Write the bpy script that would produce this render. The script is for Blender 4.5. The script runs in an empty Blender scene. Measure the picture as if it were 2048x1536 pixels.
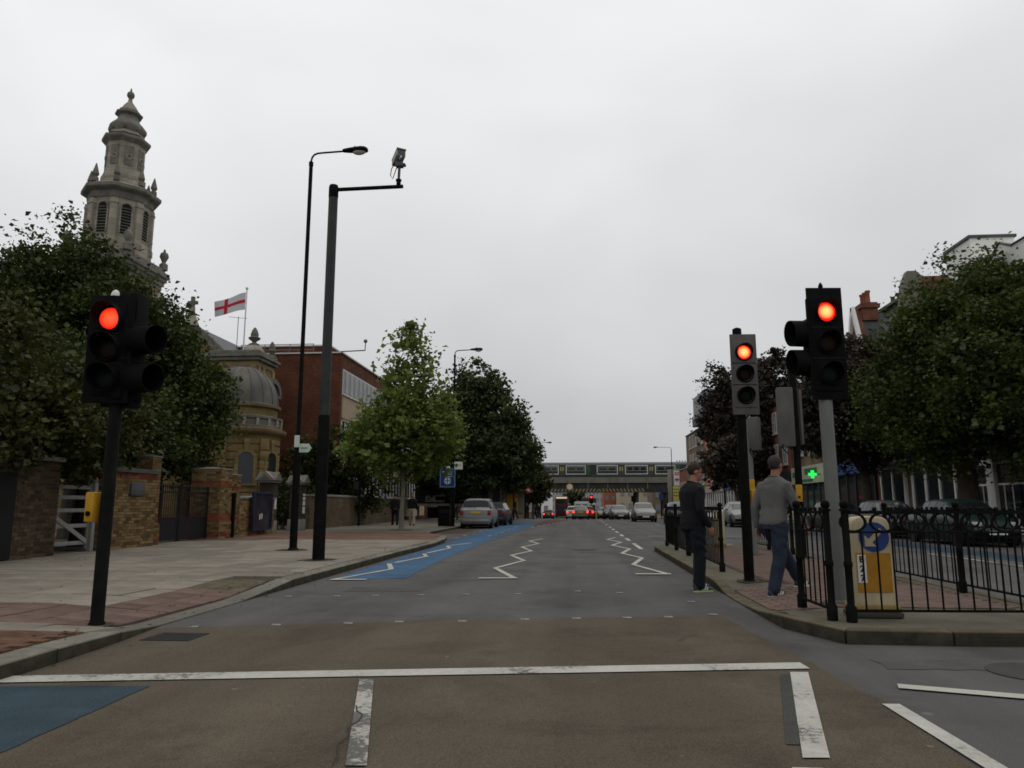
import bpy, bmesh, math, random
import numpy as np
from mathutils import Vector, Matrix

# ---------------------------------------------------------------- camera, sky, sun, exposure
SC = bpy.context.scene
COL = SC.collection
R = math.radians
PI = math.pi

cam_d = bpy.data.cameras.new('camera')
cam = bpy.data.objects.new('camera', cam_d)
COL.objects.link(cam)
cam.location = (0, 0, 1.2)
cam.rotation_euler = (R(90) + math.atan(244 / 1480), 0, R(4.8))
cam_d.sensor_width = 36
cam_d.lens = 36 * 1480 / 2048
cam_d.clip_start = 0.05
cam_d.clip_end = 5000
SC.camera = cam

SUN_EL, SUN_ROT = 58, 35
world = bpy.data.worlds.new('World')
SC.world = world
world.use_nodes = True
nt = world.node_tree
nt.nodes.clear()
out = nt.nodes.new('ShaderNodeOutputWorld')
bg = nt.nodes.new('ShaderNodeBackground')
bg.inputs['Strength'].default_value = 0.1
sky = nt.nodes.new('ShaderNodeTexSky')
sky.sky_type = 'NISHITA'
sky.sun_disc = False
sky.sun_elevation = R(SUN_EL)
sky.sun_rotation = R(SUN_ROT)
tc = nt.nodes.new('ShaderNodeTexCoord')
mp = nt.nodes.new('ShaderNodeMapping')
mp.inputs['Scale'].default_value = (1.0, 1.0, 1.9)
mp.inputs['Location'].default_value = (0.35, 0.2, 0.0)
n1 = nt.nodes.new('ShaderNodeTexNoise')
n1.inputs['Scale'].default_value = 1.7
n1.inputs['Detail'].default_value = 3.0
n1.inputs['Roughness'].default_value = 0.5
n1.inputs['Distortion'].default_value = 0.3
# overcast: dim near the horizon, brighter overhead, soft cloud mottling
gr = nt.nodes.new('ShaderNodeValToRGB')
el = gr.color_ramp.elements
el[0].position = 0.0
el[0].color = (0.49, 0.497, 0.51, 1)
el[1].position = 1.0
el[1].color = (1.0, 1.0, 1.0, 1)
for p_, c_ in ((0.13, (0.56, 0.566, 0.575)), (0.3, (0.70, 0.705, 0.712)), (0.5, (0.86, 0.862, 0.866))):
    e_ = el.new(p_)
    e_.color = (*c_, 1)
spz = nt.nodes.new('ShaderNodeSeparateXYZ')
rp = nt.nodes.new('ShaderNodeMapRange')
rp.inputs['From Min'].default_value = 0.3
rp.inputs['From Max'].default_value = 0.7
rp.inputs['To Min'].default_value = 8.9
rp.inputs['To Max'].default_value = 11.1
sc_ = nt.nodes.new('ShaderNodeVectorMath')
sc_.operation = 'SCALE'
mx = nt.nodes.new('ShaderNodeMix')
mx.data_type = 'RGBA'
mx.inputs['Factor'].default_value = 0.96
L = nt.links.new
L(tc.outputs['Generated'], mp.inputs['Vector'])
L(tc.outputs['Generated'], spz.inputs[0])
L(spz.outputs['Z'], gr.inputs['Fac'])
L(mp.outputs['Vector'], n1.inputs['Vector'])
L(n1.outputs['Fac'], rp.inputs['Value'])
L(gr.outputs['Color'], sc_.inputs[0])
L(rp.outputs['Result'], sc_.inputs['Scale'])
L(sky.outputs['Color'], mx.inputs[6])
L(sc_.outputs['Vector'], mx.inputs[7])
L(mx.outputs[2], bg.inputs['Color'])
L(bg.outputs['Background'], out.inputs['Surface'])

sun_d = bpy.data.lights.new('sun', 'SUN')
sun_d.energy = 0.5
sun_d.angle = R(40)
sun_d.color = (1.0, 0.97, 0.92)
sun = bpy.data.objects.new('sun', sun_d)
COL.objects.link(sun)
sun.location = (0, 0, 60)
sun.rotation_euler = (R(90 - SUN_EL), 0, R(180 - SUN_ROT))

SC.view_settings.view_transform = 'Standard'
SC.view_settings.look = 'None'
SC.view_settings.exposure = 0.0
SC.view_settings.gamma = 1.0
SC.cycles.max_bounces = 5
SC.cycles.diffuse_bounces = 3
SC.cycles.glossy_bounces = 2
SC.cycles.transmission_bounces = 3
SC.cycles.transparent_max_bounces = 6
SC.cycles.caustics_reflective = False
SC.cycles.caustics_refractive = False
SC.cycles.filter_width = 1.7

rnd = random.Random(7)

# ---------------------------------------------------------------- materials
MATS = {}

def mat(name, col, rough=0.7, var=0.18, scale=3.0, bump=0.0, bscale=40.0, metal=0.0, col2=None, island=0.0, objrand=0.0,
        spec=0.3, detail=6.0, stretch=(1, 1, 1), speck=0.0, speck_scale=400.0, coat=0.0, spots=None, tracks=0.0, stain=0.0):
    if name in MATS:
        return MATS[name]
    m = bpy.data.materials.new(name)
    MATS[name] = m
    m.use_nodes = True
    t = m.node_tree
    b = t.nodes['Principled BSDF']
    b.inputs['Roughness'].default_value = rough
    b.inputs['Metallic'].default_value = metal
    b.inputs['Specular IOR Level'].default_value = spec
    if coat:
        b.inputs['Coat Weight'].default_value = coat
        b.inputs['Coat Roughness'].default_value = 0.08
    tcn = t.nodes.new('ShaderNodeTexCoord')
    mpn = t.nodes.new('ShaderNodeMapping')
    mpn.inputs['Scale'].default_value = stretch
    t.links.new(tcn.outputs['Object'], mpn.inputs['Vector'])
    nz = t.nodes.new('ShaderNodeTexNoise')
    nz.inputs['Scale'].default_value = scale
    nz.inputs['Detail'].default_value = detail
    nz.inputs['Roughness'].default_value = 0.62
    t.links.new(mpn.outputs['Vector'], nz.inputs['Vector'])
    mr = t.nodes.new('ShaderNodeMapRange')
    mr.inputs['From Min'].default_value = 0.28
    mr.inputs['From Max'].default_value = 0.72
    mr.inputs['To Min'].default_value = 0.0
    mr.inputs['To Max'].default_value = 1.0
    t.links.new(nz.outputs['Fac'], mr.inputs['Value'])
    mixn = t.nodes.new('ShaderNodeMix')
    mixn.data_type = 'RGBA'
    if col2 is None:
        ca = tuple(c * (1 - var) for c in col)
        cb = tuple(c * (1 + var) for c in col)
    else:
        ca, cb = col, col2
    mixn.inputs[6].default_value = (*ca, 1)
    mixn.inputs[7].default_value = (*cb, 1)
    t.links.new(mr.outputs['Result'], mixn.inputs['Factor'])
    last = mixn.outputs[2]

    def scale_by(sock, lo, hi, last):
        r2 = t.nodes.new('ShaderNodeMapRange')
        r2.inputs['To Min'].default_value = lo
        r2.inputs['To Max'].default_value = hi
        t.links.new(sock, r2.inputs['Value'])
        vm = t.nodes.new('ShaderNodeVectorMath')
        vm.operation = 'SCALE'
        t.links.new(last, vm.inputs[0])
        t.links.new(r2.outputs['Result'], vm.inputs['Scale'])
        return vm.outputs['Vector']
    if island:
        g = t.nodes.new('ShaderNodeNewGeometry')
        last = scale_by(g.outputs['Random Per Island'], 1 - island, 1 + island, last)
    if objrand:
        oi = t.nodes.new('ShaderNodeObjectInfo')
        last = scale_by(oi.outputs['Random'], 1 - objrand, 1 + objrand, last)
    if speck:
        n3 = t.nodes.new('ShaderNodeTexNoise')
        n3.inputs['Scale'].default_value = speck_scale
        n3.inputs['Detail'].default_value = 2
        t.links.new(tcn.outputs['Object'], n3.inputs['Vector'])
        r3 = t.nodes.new('ShaderNodeMapRange')
        r3.inputs['From Min'].default_value = 0.3
        r3.inputs['From Max'].default_value = 0.7
        t.links.new(n3.outputs['Fac'], r3.inputs['Value'])
        last = scale_by(r3.outputs['Result'], 1 - speck, 1 + speck, last)
    if tracks:
        # wear in the wheel paths: long streaks along the road
        m4 = t.nodes.new('ShaderNodeMapping')
        m4.inputs['Scale'].default_value = (1.3, 0.045, 1)
        t.links.new(tcn.outputs['Object'], m4.inputs['Vector'])
        n4 = t.nodes.new('ShaderNodeTexNoise')
        n4.inputs['Scale'].default_value = 1.0
        n4.inputs['Detail'].default_value = 5
        t.links.new(m4.outputs['Vector'], n4.inputs['Vector'])
        r4 = t.nodes.new('ShaderNodeMapRange')
        r4.inputs['From Min'].default_value = 0.3
        r4.inputs['From Max'].default_value = 0.7
        t.links.new(n4.outputs['Fac'], r4.inputs['Value'])
        last = scale_by(r4.outputs['Result'], 1 - tracks, 1 + tracks, last)
    if stain:
        # blotchy oil and damp stains
        n5 = t.nodes.new('ShaderNodeTexNoise')
        n5.inputs['Scale'].default_value = 0.55
        n5.inputs['Detail'].default_value = 8
        n5.inputs['Roughness'].default_value = 0.7
        n5.inputs['Distortion'].default_value = 0.6
        t.links.new(tcn.outputs['Object'], n5.inputs['Vector'])
        r5 = t.nodes.new('ShaderNodeMapRange')
        r5.inputs['From Min'].default_value = 0.36
        r5.inputs['From Max'].default_value = 0.5
        t.links.new(n5.outputs['Fac'], r5.inputs['Value'])
        last = scale_by(r5.outputs['Result'], 1 - stain, 1.0, last)
    if spots:
        # trodden chewing gum and drips
        vo = t.nodes.new('ShaderNodeTexVoronoi')
        vo.inputs['Scale'].default_value = spots[0]
        t.links.new(tcn.outputs['Object'], vo.inputs['Vector'])
        r6 = t.nodes.new('ShaderNodeMapRange')
        r6.inputs['From Min'].default_value = spots[1] * 0.7
        r6.inputs['From Max'].default_value = spots[1]
        t.links.new(vo.outputs['Distance'], r6.inputs['Value'])
        last = scale_by(r6.outputs['Result'], spots[2], 1.0, last)
    t.links.new(last, b.inputs['Base Color'])
    if bump:
        n2 = t.nodes.new('ShaderNodeTexNoise')
        n2.inputs['Scale'].default_value = bscale
        n2.inputs['Detail'].default_value = 4
        t.links.new(tcn.outputs['Object'], n2.inputs['Vector'])
        bp = t.nodes.new('ShaderNodeBump')
        bp.inputs['Strength'].default_value = bump
        bp.inputs['Distance'].default_value = 0.02
        t.links.new(n2.outputs['Fac'], bp.inputs['Height'])
        t.links.new(bp.outputs['Normal'], b.inputs['Normal'])
    return m


def brickmat(name, c1, c2, mortar, scale=1.0, bw=0.225, bh=0.075, axis='XZ', rough=0.9):
    if name in MATS:
        return MATS[name]
    m = bpy.data.materials.new(name)
    MATS[name] = m
    m.use_nodes = True
    t = m.node_tree
    b = t.nodes['Principled BSDF']
    b.inputs['Roughness'].default_value = rough
    b.inputs['Specular IOR Level'].default_value = 0.15
    tcn = t.nodes.new('ShaderNodeTexCoord')
    sp = t.nodes.new('ShaderNodeSeparateXYZ')
    cb = t.nodes.new('ShaderNodeCombineXYZ')
    t.links.new(tcn.outputs['Object'], sp.inputs[0])
    ad = t.nodes.new('ShaderNodeMath')
    ad.operation = 'ADD'
    t.links.new(sp.outputs['X'], ad.inputs[0])
    t.links.new(sp.outputs['Y'], ad.inputs[1])
    t.links.new(ad.outputs[0], cb.inputs['X'])
    t.links.new(sp.outputs['Z'], cb.inputs['Y'])
    bt = t.nodes.new('ShaderNodeTexBrick')
    bt.inputs['Scale'].default_value = scale
    bt.inputs['Brick Width'].default_value = bw
    bt.inputs['Row Height'].default_value = bh
    bt.inputs['Mortar Size'].default_value = 0.008
    bt.inputs['Color1'].default_value = (*c1, 1)
    bt.inputs['Color2'].default_value = (*c2, 1)
    bt.inputs['Mortar'].default_value = (*mortar, 1)
    t.links.new(cb.outputs[0], bt.inputs['Vector'])
    nz = t.nodes.new('ShaderNodeTexNoise')
    nz.inputs['Scale'].default_value = 0.8
    nz.inputs['Detail'].default_value = 6
    t.links.new(tcn.outputs['Object'], nz.inputs['Vector'])
    r2 = t.nodes.new('ShaderNodeMapRange')
    r2.inputs['From Min'].default_value = 0.3
    r2.inputs['From Max'].default_value = 0.7
    r2.inputs['To Min'].default_value = 0.7
    r2.inputs['To Max'].default_value = 1.25
    t.links.new(nz.outputs['Fac'], r2.inputs['Value'])
    vm = t.nodes.new('ShaderNodeVectorMath')
    vm.operation = 'SCALE'
    t.links.new(bt.outputs['Color'], vm.inputs[0])
    t.links.new(r2.outputs['Result'], vm.inputs['Scale'])
    t.links.new(vm.outputs['Vector'], b.inputs['Base Color'])
    bp = t.nodes.new('ShaderNodeBump')
    bp.inputs['Strength'].default_value = 0.4
    bp.inputs['Distance'].default_value = 0.01
    bp.invert = True
    t.links.new(bt.outputs['Fac'], bp.inputs['Height'])
    t.links.new(bp.outputs['Normal'], b.inputs['Normal'])
    return m


def emit(name, col, strength=1.0, center=None, rad=0.1):
    if name in MATS:
        return MATS[name]
    m = bpy.data.materials.new(name)
    MATS[name] = m
    m.use_nodes = True
    t = m.node_tree
    b = t.nodes['Principled BSDF']
    b.inputs['Base Color'].default_value = (*[c * 0.3 for c in col], 1)
    b.inputs['Roughness'].default_value = 0.3
    b.inputs['Emission Strength'].default_value = strength
    b.inputs['Emission Color'].default_value = (*col, 1)
    if center:
        tcn = t.nodes.new('ShaderNodeTexCoord')
        ln = t.nodes.new('ShaderNodeVectorMath')
        ln.operation = 'LENGTH'
        t.links.new(tcn.outputs['Object'], ln.inputs[0])
        rpn = t.nodes.new('ShaderNodeValToRGB')
        mrn = t.nodes.new('ShaderNodeMapRange')
        mrn.inputs['From Max'].default_value = rad
        t.links.new(ln.outputs['Value'], mrn.inputs['Value'])
        e = rpn.color_ramp.elements
        e[0].position = 0.2
        e[0].color = (*center, 1)
        e[1].position = 0.82
        e[1].color = (*col, 1)
        k = rpn.color_ramp.elements.new(0.55)
        k.color = (*[(a * 0.5 + c * 0.5) for a, c in zip(center, col)], 1)
        t.links.new(mrn.outputs['Result'], rpn.inputs['Fac'])
        t.links.new(rpn.outputs['Color'], b.inputs['Emission Color'])
    return m


def glassmat(name, col=(0.02, 0.024, 0.028), rough=0.06):
    if name in MATS:
        return MATS[name]
    m = mat(name, col, rough=rough, var=0.35, scale=1.2, spec=0.4)
    return m


def leafmat(name, dark, light, trans=0.3):
    if name in MATS:
        return MATS[name]
    m = bpy.data.materials.new(name)
    MATS[name] = m
    m.use_nodes = True
    t = m.node_tree
    t.nodes.remove(t.nodes['Principled BSDF'])
    o = t.nodes['Material Output']
    g = t.nodes.new('ShaderNodeNewGeometry')
    rp = t.nodes.new('ShaderNodeValToRGB')
    rp.color_ramp.elements[0].color = (*dark, 1)
    rp.color_ramp.elements[1].color = (*light, 1)
    tcn = t.nodes.new('ShaderNodeTexCoord')
    nz = t.nodes.new('ShaderNodeTexNoise')
    nz.inputs['Scale'].default_value = 0.7
    nz.inputs['Detail'].default_value = 3
    t.links.new(tcn.outputs['Object'], nz.inputs['Vector'])
    mth = t.nodes.new('ShaderNodeMath')
    mth.operation = 'MULTIPLY_ADD'
    mth.inputs[1].default_value = 0.55
    t.links.new(g.outputs['Random Per Island'], mth.inputs[0])
    m2 = t.nodes.new('ShaderNodeMath')
    m2.operation = 'MULTIPLY_ADD'
    m2.inputs[1].default_value = 1.6
    m2.inputs[2].default_value = -0.58
    t.links.new(nz.outputs['Fac'], m2.inputs[0])
    t.links.new(m2.outputs[0], mth.inputs[2])
    t.links.new(mth.outputs[0], rp.inputs['Fac'])
    df = t.nodes.new('ShaderNodeBsdfDiffuse')
    tr = t.nodes.new('ShaderNodeBsdfTranslucent')
    gl = t.nodes.new('ShaderNodeBsdfGlossy')
    gl.inputs['Roughness'].default_value = 0.45
    gl.inputs['Color'].default_value = (0.7, 0.7, 0.7, 1)
    ms = t.nodes.new('ShaderNodeMixShader')
    ms.inputs[0].default_value = trans
    ms2 = t.nodes.new('ShaderNodeMixShader')
    ms2.inputs[0].default_value = 0.025
    t.links.new(rp.outputs['Color'], df.inputs['Color'])
    t.links.new(rp.outputs['Color'], tr.inputs['Color'])
    t.links.new(df.outputs[0], ms.inputs[1])
    t.links.new(tr.outputs[0], ms.inputs[2])
    t.links.new(ms.outputs[0], ms2.inputs[1])
    t.links.new(gl.outputs[0], ms2.inputs[2])
    t.links.new(ms2.outputs[0], o.inputs['Surface'])
    return m


# ---------------------------------------------------------------- mesh helpers
class MB:
    def __init__(s):
        s.v = []
        s.f = []

    def add(s, vs, fs):
        o = len(s.v)
        s.v += [tuple(v) for v in vs]
        s.f += [tuple(i + o for i in f) for f in fs]
        return s

    def box(s, x0, x1, y0, y1, z0, z1):
        return s.add([(x0, y0, z0), (x1, y0, z0), (x1, y1, z0), (x0, y1, z0), (x0, y0, z1), (x1, y0, z1), (x1, y1, z1), (x0, y1, z1)],
                     [(0, 3, 2, 1), (4, 5, 6, 7), (0, 1, 5, 4), (1, 2, 6, 5), (2, 3, 7, 6), (3, 0, 4, 7)])

    def cbox(s, c, d):
        return s.box(c[0] - d[0] / 2, c[0] + d[0] / 2, c[1] - d[1] / 2, c[1] + d[1] / 2, c[2] - d[2] / 2, c[2] + d[2] / 2)

    def bar(s, p0, p1, w, h, up=(0, 0, 1)):
        p0, p1 = Vector(p0), Vector(p1)
        d = (p1 - p0).normalized()
        sd = d.cross(Vector(up))
        if sd.length < 1e-4:
            sd = d.cross(Vector((1, 0, 0)))
        sd.normalize()
        u = sd.cross(d).normalized()
        a, b = sd * w / 2, u * h / 2
        vs = [p0 - a - b, p0 + a - b, p0 + a + b, p0 - a + b, p1 - a - b, p1 + a - b, p1 + a + b, p1 - a + b]
        return s.add(vs, [(0, 1, 2, 3), (7, 6, 5, 4), (0, 4, 5, 1), (1, 5, 6, 2), (2, 6, 7, 3), (3, 7, 4, 0)])

    def tube(s, pts, r, n=8, cap=True):
        pts = [Vector(p) for p in pts]
        rs = r if isinstance(r, (list, tuple)) else [r] * len(pts)
        prev = None
        rings = []
        for i, p in enumerate(pts):
            d = (pts[min(i + 1, len(pts) - 1)] - pts[max(i - 1, 0)]).normalized()
            if prev is None:
                a = d.cross(Vector((0, 0, 1)))
                if a.length < 0.05:
                    a = d.cross(Vector((1, 0, 0)))
                a.normalize()
            else:
                a = (prev - d * prev.dot(d)).normalized()
            prev = a
            b = d.cross(a)
            rings.append([p + (a * math.cos(2 * PI * k / n) + b * math.sin(2 * PI * k / n)) * rs[i] for k in range(n)])
        vs = [v for rg in rings for v in rg]
        fs = []
        for i in range(len(rings) - 1):
            for k in range(n):
                fs.append((i * n + k, i * n + (k + 1) % n, (i + 1) * n + (k + 1) % n, (i + 1) * n + k))
        if cap:
            fs.append(tuple(range(n - 1, -1, -1)))
            fs.append(tuple((len(rings) - 1) * n + k for k in range(n)))
        return s.add(vs, fs)

    def cyl(s, p0, p1, r0, r1=None, n=12):
        return s.tube([p0, p1], [r0, r0 if r1 is None else r1], n)

    def lathe(s, prof, c=(0, 0, 0), n=24, a0=0.0, cap=True):
        vs = []
        for (r, z) in prof:
            for k in range(n):
                a = a0 + 2 * PI * k / n
                vs.append((c[0] + r * math.cos(a), c[1] + r * math.sin(a), c[2] + z))
        fs = []
        for i in range(len(prof) - 1):
            for k in range(n):
                fs.append((i * n + k, i * n + (k + 1) % n, (i + 1) * n + (k + 1) % n, (i + 1) * n + k))
        if cap:
            fs.append(tuple(range(n - 1, -1, -1)))
            fs.append(tuple((len(prof) - 1) * n + k for k in range(n)))
        return s.add(vs, fs)

    def prism(s, poly, z0, z1):
        n = len(poly)
        vs = [(p[0], p[1], z0) for p in poly] + [(p[0], p[1], z1) for p in poly]
        fs = [tuple(range(n - 1, -1, -1)), tuple(range(n, 2 * n))]
        fs += [(k, (k + 1) % n, n + (k + 1) % n, n + k) for k in range(n)]
        return s.add(vs, fs)

    def vprism(s, poly, y0, y1):
        # polygon in XZ, extruded along Y
        n = len(poly)
        vs = [(p[0], y0, p[1]) for p in poly] + [(p[0], y1, p[1]) for p in poly]
        fs = [tuple(range(n)), tuple(range(2 * n - 1, n - 1, -1))]
        fs += [((k + 1) % n, k, n + k, n + (k + 1) % n) for k in range(n)]
        return s.add(vs, fs)

    def xprism(s, poly, x0, x1):
        # polygon in YZ, extruded along X
        n = len(poly)
        vs = [(x0, p[0], p[1]) for p in poly] + [(x1, p[0], p[1]) for p in poly]
        fs = [tuple(range(n - 1, -1, -1)), tuple(range(n, 2 * n))]
        fs += [(k, (k + 1) % n, n + (k + 1) % n, n + k) for k in range(n)]
        return s.add(vs, fs)

    def ball(s, c, r, n=12, m=8, sx=1, sy=1, sz=1):
        vs = []
        for i in range(1, m):
            ph = PI * i / m
            for k in range(n):
                a = 2 * PI * k / n
                vs.append((c[0] + sx * r * math.sin(ph) * math.cos(a), c[1] + sy * r * math.sin(ph) * math.sin(a), c[2] - sz * r * math.cos(ph)))
        fs = []
        for i in range(m - 2):
            for k in range(n):
                fs.append((i * n + k, i * n + (k + 1) % n, (i + 1) * n + (k + 1) % n, (i + 1) * n + k))
        b = len(vs)
        vs += [(c[0], c[1], c[2] - sz * r), (c[0], c[1], c[2] + sz * r)]
        for k in range(n):
            fs.append((b, (k + 1) % n, k))
            fs.append((b + 1, (m - 2) * n + k, (m - 2) * n + (k + 1) % n))
        return s.add(vs, fs)

    def poly(s, pts):
        return s.add(pts, [tuple(range(len(pts)))])

    def mesh(s, name, m, smooth=False, bevel=0.0, seg=2):
        me = bpy.data.meshes.new(name)
        me.from_pydata(s.v, [], s.f)
        if bevel:
            bm = bmesh.new()
            bm.from_mesh(me)
            bmesh.ops.remove_doubles(bm, verts=bm.verts, dist=1e-5)
            es = [e for e in bm.edges if len(e.link_faces) == 2 and e.calc_face_angle(0) > 0.5]
            bmesh.ops.bevel(bm, geom=es, offset=bevel, segments=seg, affect='EDGES', profile=0.5, clamp_overlap=True)
            bm.to_mesh(me)
            bm.free()
            smooth = True
        if smooth:
            me.shade_smooth()
            me.set_sharp_from_angle(angle=R(40))
        me.materials.append(m)
        return me

    def build(s, name, m, parent=None, smooth=False, bevel=0.0, loc=(0, 0, 0), rotz=0.0, seg=2):
        return put(name, s.mesh(name, m, smooth, bevel, seg), parent, loc, (0, 0, rotz))


def put(name, me, parent=None, loc=(0, 0, 0), rot=(0, 0, 0), scale=(1, 1, 1)):
    o = bpy.data.objects.new(name, me)
    COL.objects.link(o)
    o.parent = parent
    o.location = loc
    o.rotation_euler = rot
    o.scale = scale
    return o


def tag(o, label=None, cat=None, group=None, kind=None):
    if label:
        o['label'] = label
    if cat:
        o['category'] = cat
    if group:
        o['group'] = group
    if kind:
        o['kind'] = kind
    return o


def thing(name, label, cat, loc=(0, 0, 0), rotz=0.0, group=None):
    o = bpy.data.objects.new(name, None)
    COL.objects.link(o)
    o.empty_display_size = 0.2
    o.location = loc
    o.rotation_euler = (0, 0, rotz)
    return tag(o, label, cat, group)


def struct(name, me_or_none, loc=(0, 0, 0)):
    o = bpy.data.objects.new(name, me_or_none)
    COL.objects.link(o)
    o.location = loc
    o['kind'] = 'structure'
    return o


def copy_tree(o, parent=None):
    c = o.copy()
    COL.objects.link(c)
    c.parent = parent
    for ch in o.children:
        copy_tree(ch, c)
    return c


def relabel(o, label, **kw):
    o['label'] = label
    return o


def textmesh(txt, size, m, name='lettering', extrude=0.004, bold=0.0):
    cu = bpy.data.curves.new(name, 'FONT')
    cu.body = txt
    cu.size = size
    cu.extrude = extrude
    cu.offset = bold
    cu.align_x = 'CENTER'
    cu.align_y = 'CENTER'
    ob = bpy.data.objects.new(name, cu)
    COL.objects.link(ob)
    dg = bpy.context.evaluated_depsgraph_get()
    me = bpy.data.meshes.new_from_object(ob.evaluated_get(dg))
    bpy.data.objects.remove(ob)
    bpy.data.curves.remove(cu)
    me.materials.clear()
    me.materials.append(m)
    return me


def zg(y):
    # the road falls gently towards the railway bridge
    t = min(max((y - 55) / 95, 0), 1)
    return -1.1 * t * t * (3 - 2 * t)


# ---------------------------------------------------------------- shared materials
M_asph = mat('asphalt', (0.086, 0.084, 0.080), 0.92, var=0.14, scale=0.9, bump=0.35, bscale=180, speck=0.34, speck_scale=150, spec=0.12, tracks=0.2, stain=0.24, spots=(1.3, 0.05, 1.5))
M_asph2 = mat('asphalt_side', (0.055, 0.055, 0.05), 0.92, var=0.25, scale=1.1, bump=0.35, bscale=180, speck=0.34, speck_scale=150, spec=0.12)
M_buff = mat('buff_surfacing', (0.091, 0.076, 0.056), 0.95, var=0.14, scale=0.8, bump=0.4, bscale=220, speck=0.4, speck_scale=150, spec=0.08, tracks=0.17, stain=0.28, spots=(1.5, 0.035, 1.7))
M_blue = mat('blue_surfacing', (0.044, 0.096, 0.165), 0.88, var=0.18, scale=1.5, bump=0.3, bscale=180, tracks=0.14, stain=0.25, speck=0.3, speck_scale=110, spec=0.15)
M_blue_old = mat('blue_surfacing_worn', (0.036, 0.056, 0.071), tracks=0.16, stain=0.3, rough=0.92, var=0.2, scale=1.5, bump=0.3, bscale=180, speck=0.4, speck_scale=110, spec=0.1)
M_redsurf = mat('red_surfacing', (0.075, 0.045, 0.036), 0.92, var=0.2, scale=1.0, speck=0.3, spec=0.1)
M_black = mat('black_paint', (0.0065, 0.0065, 0.006), 0.7, var=0.5, scale=6, spec=0.05)
M_blackm = mat('black_plastic', (0.007, 0.007, 0.007), 0.75, var=0.3, scale=8, spec=0.04)
M_galv = mat('galvanised_steel', (0.12, 0.125, 0.115), 0.6, var=0.2, scale=5, metal=0.1, stretch=(1, 1, 0.3), spec=0.2)
M_greypl = mat('weathered_grey_plastic', (0.10, 0.095, 0.087), 0.75, var=0.2, scale=5, spec=0.12, stretch=(1, 1, 0.4))
M_yellow = mat('yellow_plastic', (0.42, 0.225, 0.016), 0.55, var=0.14, scale=9, spec=0.2)
M_white = mat('white_paint', (0.62, 0.62, 0.6), 0.6, var=0.08, scale=4)
M_glass = glassmat('window_glass')
M_carglass = mat('car_glass', (0.012, 0.014, 0.016), 0.12, var=0.3, spec=0.22)
M_stone = brickmat('ashlar_stone', (0.30, 0.275, 0.22), (0.225, 0.205, 0.165), (0.13, 0.12, 0.1), bw=0.9, bh=0.36)
M_stone_d = mat('sooty_stone', (0.085, 0.08, 0.07), 0.9, col2=(0.2, 0.185, 0.155), scale=1.6, bump=0.3, bscale=25, spec=0.15)
M_buffstone = brickmat('buff_ashlar', (0.235, 0.172, 0.078), (0.175, 0.126, 0.058), (0.09, 0.068, 0.036), bw=0.8, bh=0.34)
M_lead = mat('weathered_lead', (0.075, 0.073, 0.066), 0.75, col2=(0.15, 0.142, 0.12), scale=1.6, bump=0.15, bscale=14, stretch=(1, 1, 0.5), spec=0.15)
M_slate = mat('slate_roof', (0.06, 0.062, 0.068), 0.6, var=0.25, scale=3)
M_stock = mat('stock_brick', (0.11, 0.074, 0.034), 0.95, col2=(0.185, 0.128, 0.062), scale=5, bump=0.3, bscale=60, island=0.5, objrand=0.5, spec=0.06)
M_redbrick = mat('red_brick', (0.17, 0.058, 0.033), 0.95, var=0.25, scale=5, bump=0.3, bscale=60, island=0.35, objrand=0.35, spec=0.06)
M_mortar = mat('mortar', (0.085, 0.075, 0.058), 0.95, var=0.25, scale=4, spec=0.05)
M_officebrick = brickmat('office_brick', (0.135, 0.042, 0.02), (0.075, 0.027, 0.016), (0.075, 0.048, 0.034))
M_bark = mat('bark', (0.06, 0.048, 0.036), 0.95, var=0.4, scale=6, bump=0.6, bscale=18, stretch=(1, 1, 0.3))
M_bark_l = mat('plane_bark', (0.12, 0.105, 0.075), 0.95, col2=(0.22, 0.2, 0.15), scale=5, bump=0.3, bscale=20)
M_dark = mat('dark_void', (0.008, 0.008, 0.008), 0.9, var=0.2)
M_tyre = mat('tyre_rubber', (0.013, 0.013, 0.013), 0.85, var=0.2)
M_rim = mat('wheel_metal', (0.3, 0.3, 0.31), 0.35, var=0.1, metal=0.6)
M_plate_y = mat('yellow_plate', (0.6, 0.42, 0.03), 0.5, var=0.05)
M_plate_w = mat('white_plate', (0.6, 0.6, 0.58), 0.5, var=0.05)
M_lamp_red = mat('red_lamp_plastic', (0.25, 0.02, 0.02), 0.2, var=0.2, spec=0.6)
M_lamp_clear = mat('clear_lamp_plastic', (0.35, 0.36, 0.37), 0.1, var=0.2, spec=0.7)
E_red = emit('red_signal_light', (0.95, 0.012, 0.004), 1.25, center=(1.0, 0.72, 0.2), rad=0.115)
E_redleft = emit('red_signal_light_side', (0.95, 0.015, 0.008), 1.0, center=(1.0, 0.12, 0.03), rad=0.13)
E_redfar = emit('far_red_light', (1.0, 0.03, 0.03), 2.2)
E_tail = emit('tail_light_lit', (1.0, 0.05, 0.03), 2.0)
E_green = emit('green_neon', (0.02, 1.0, 0.12), 1.0)
E_head = emit('head_light_lit', (1.0, 0.9, 0.75), 1.2)
M_lens_a = mat('amber_lens', (0.012, 0.004, 0.003), 0.5, var=0.3, spec=0.1)
M_lens_g = mat('green_lens', (0.003, 0.005, 0.005), 0.5, var=0.3, spec=0.1)
M_signblue = mat('sign_blue', (0.014, 0.042, 0.165), 0.5, var=0.1)
M_cream = mat('cream_plastic', (0.40, 0.335, 0.215), 0.65, var=0.2, scale=5, spec=0.15, stretch=(1, 1, 0.35))
M_orange = mat('amber_reflective', (0.36, 0.175, 0.022), 0.6, var=0.18, scale=6, spec=0.15)
M_ink = mat('black_ink', (0.012, 0.012, 0.012), 0.7, var=0.1)
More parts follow.
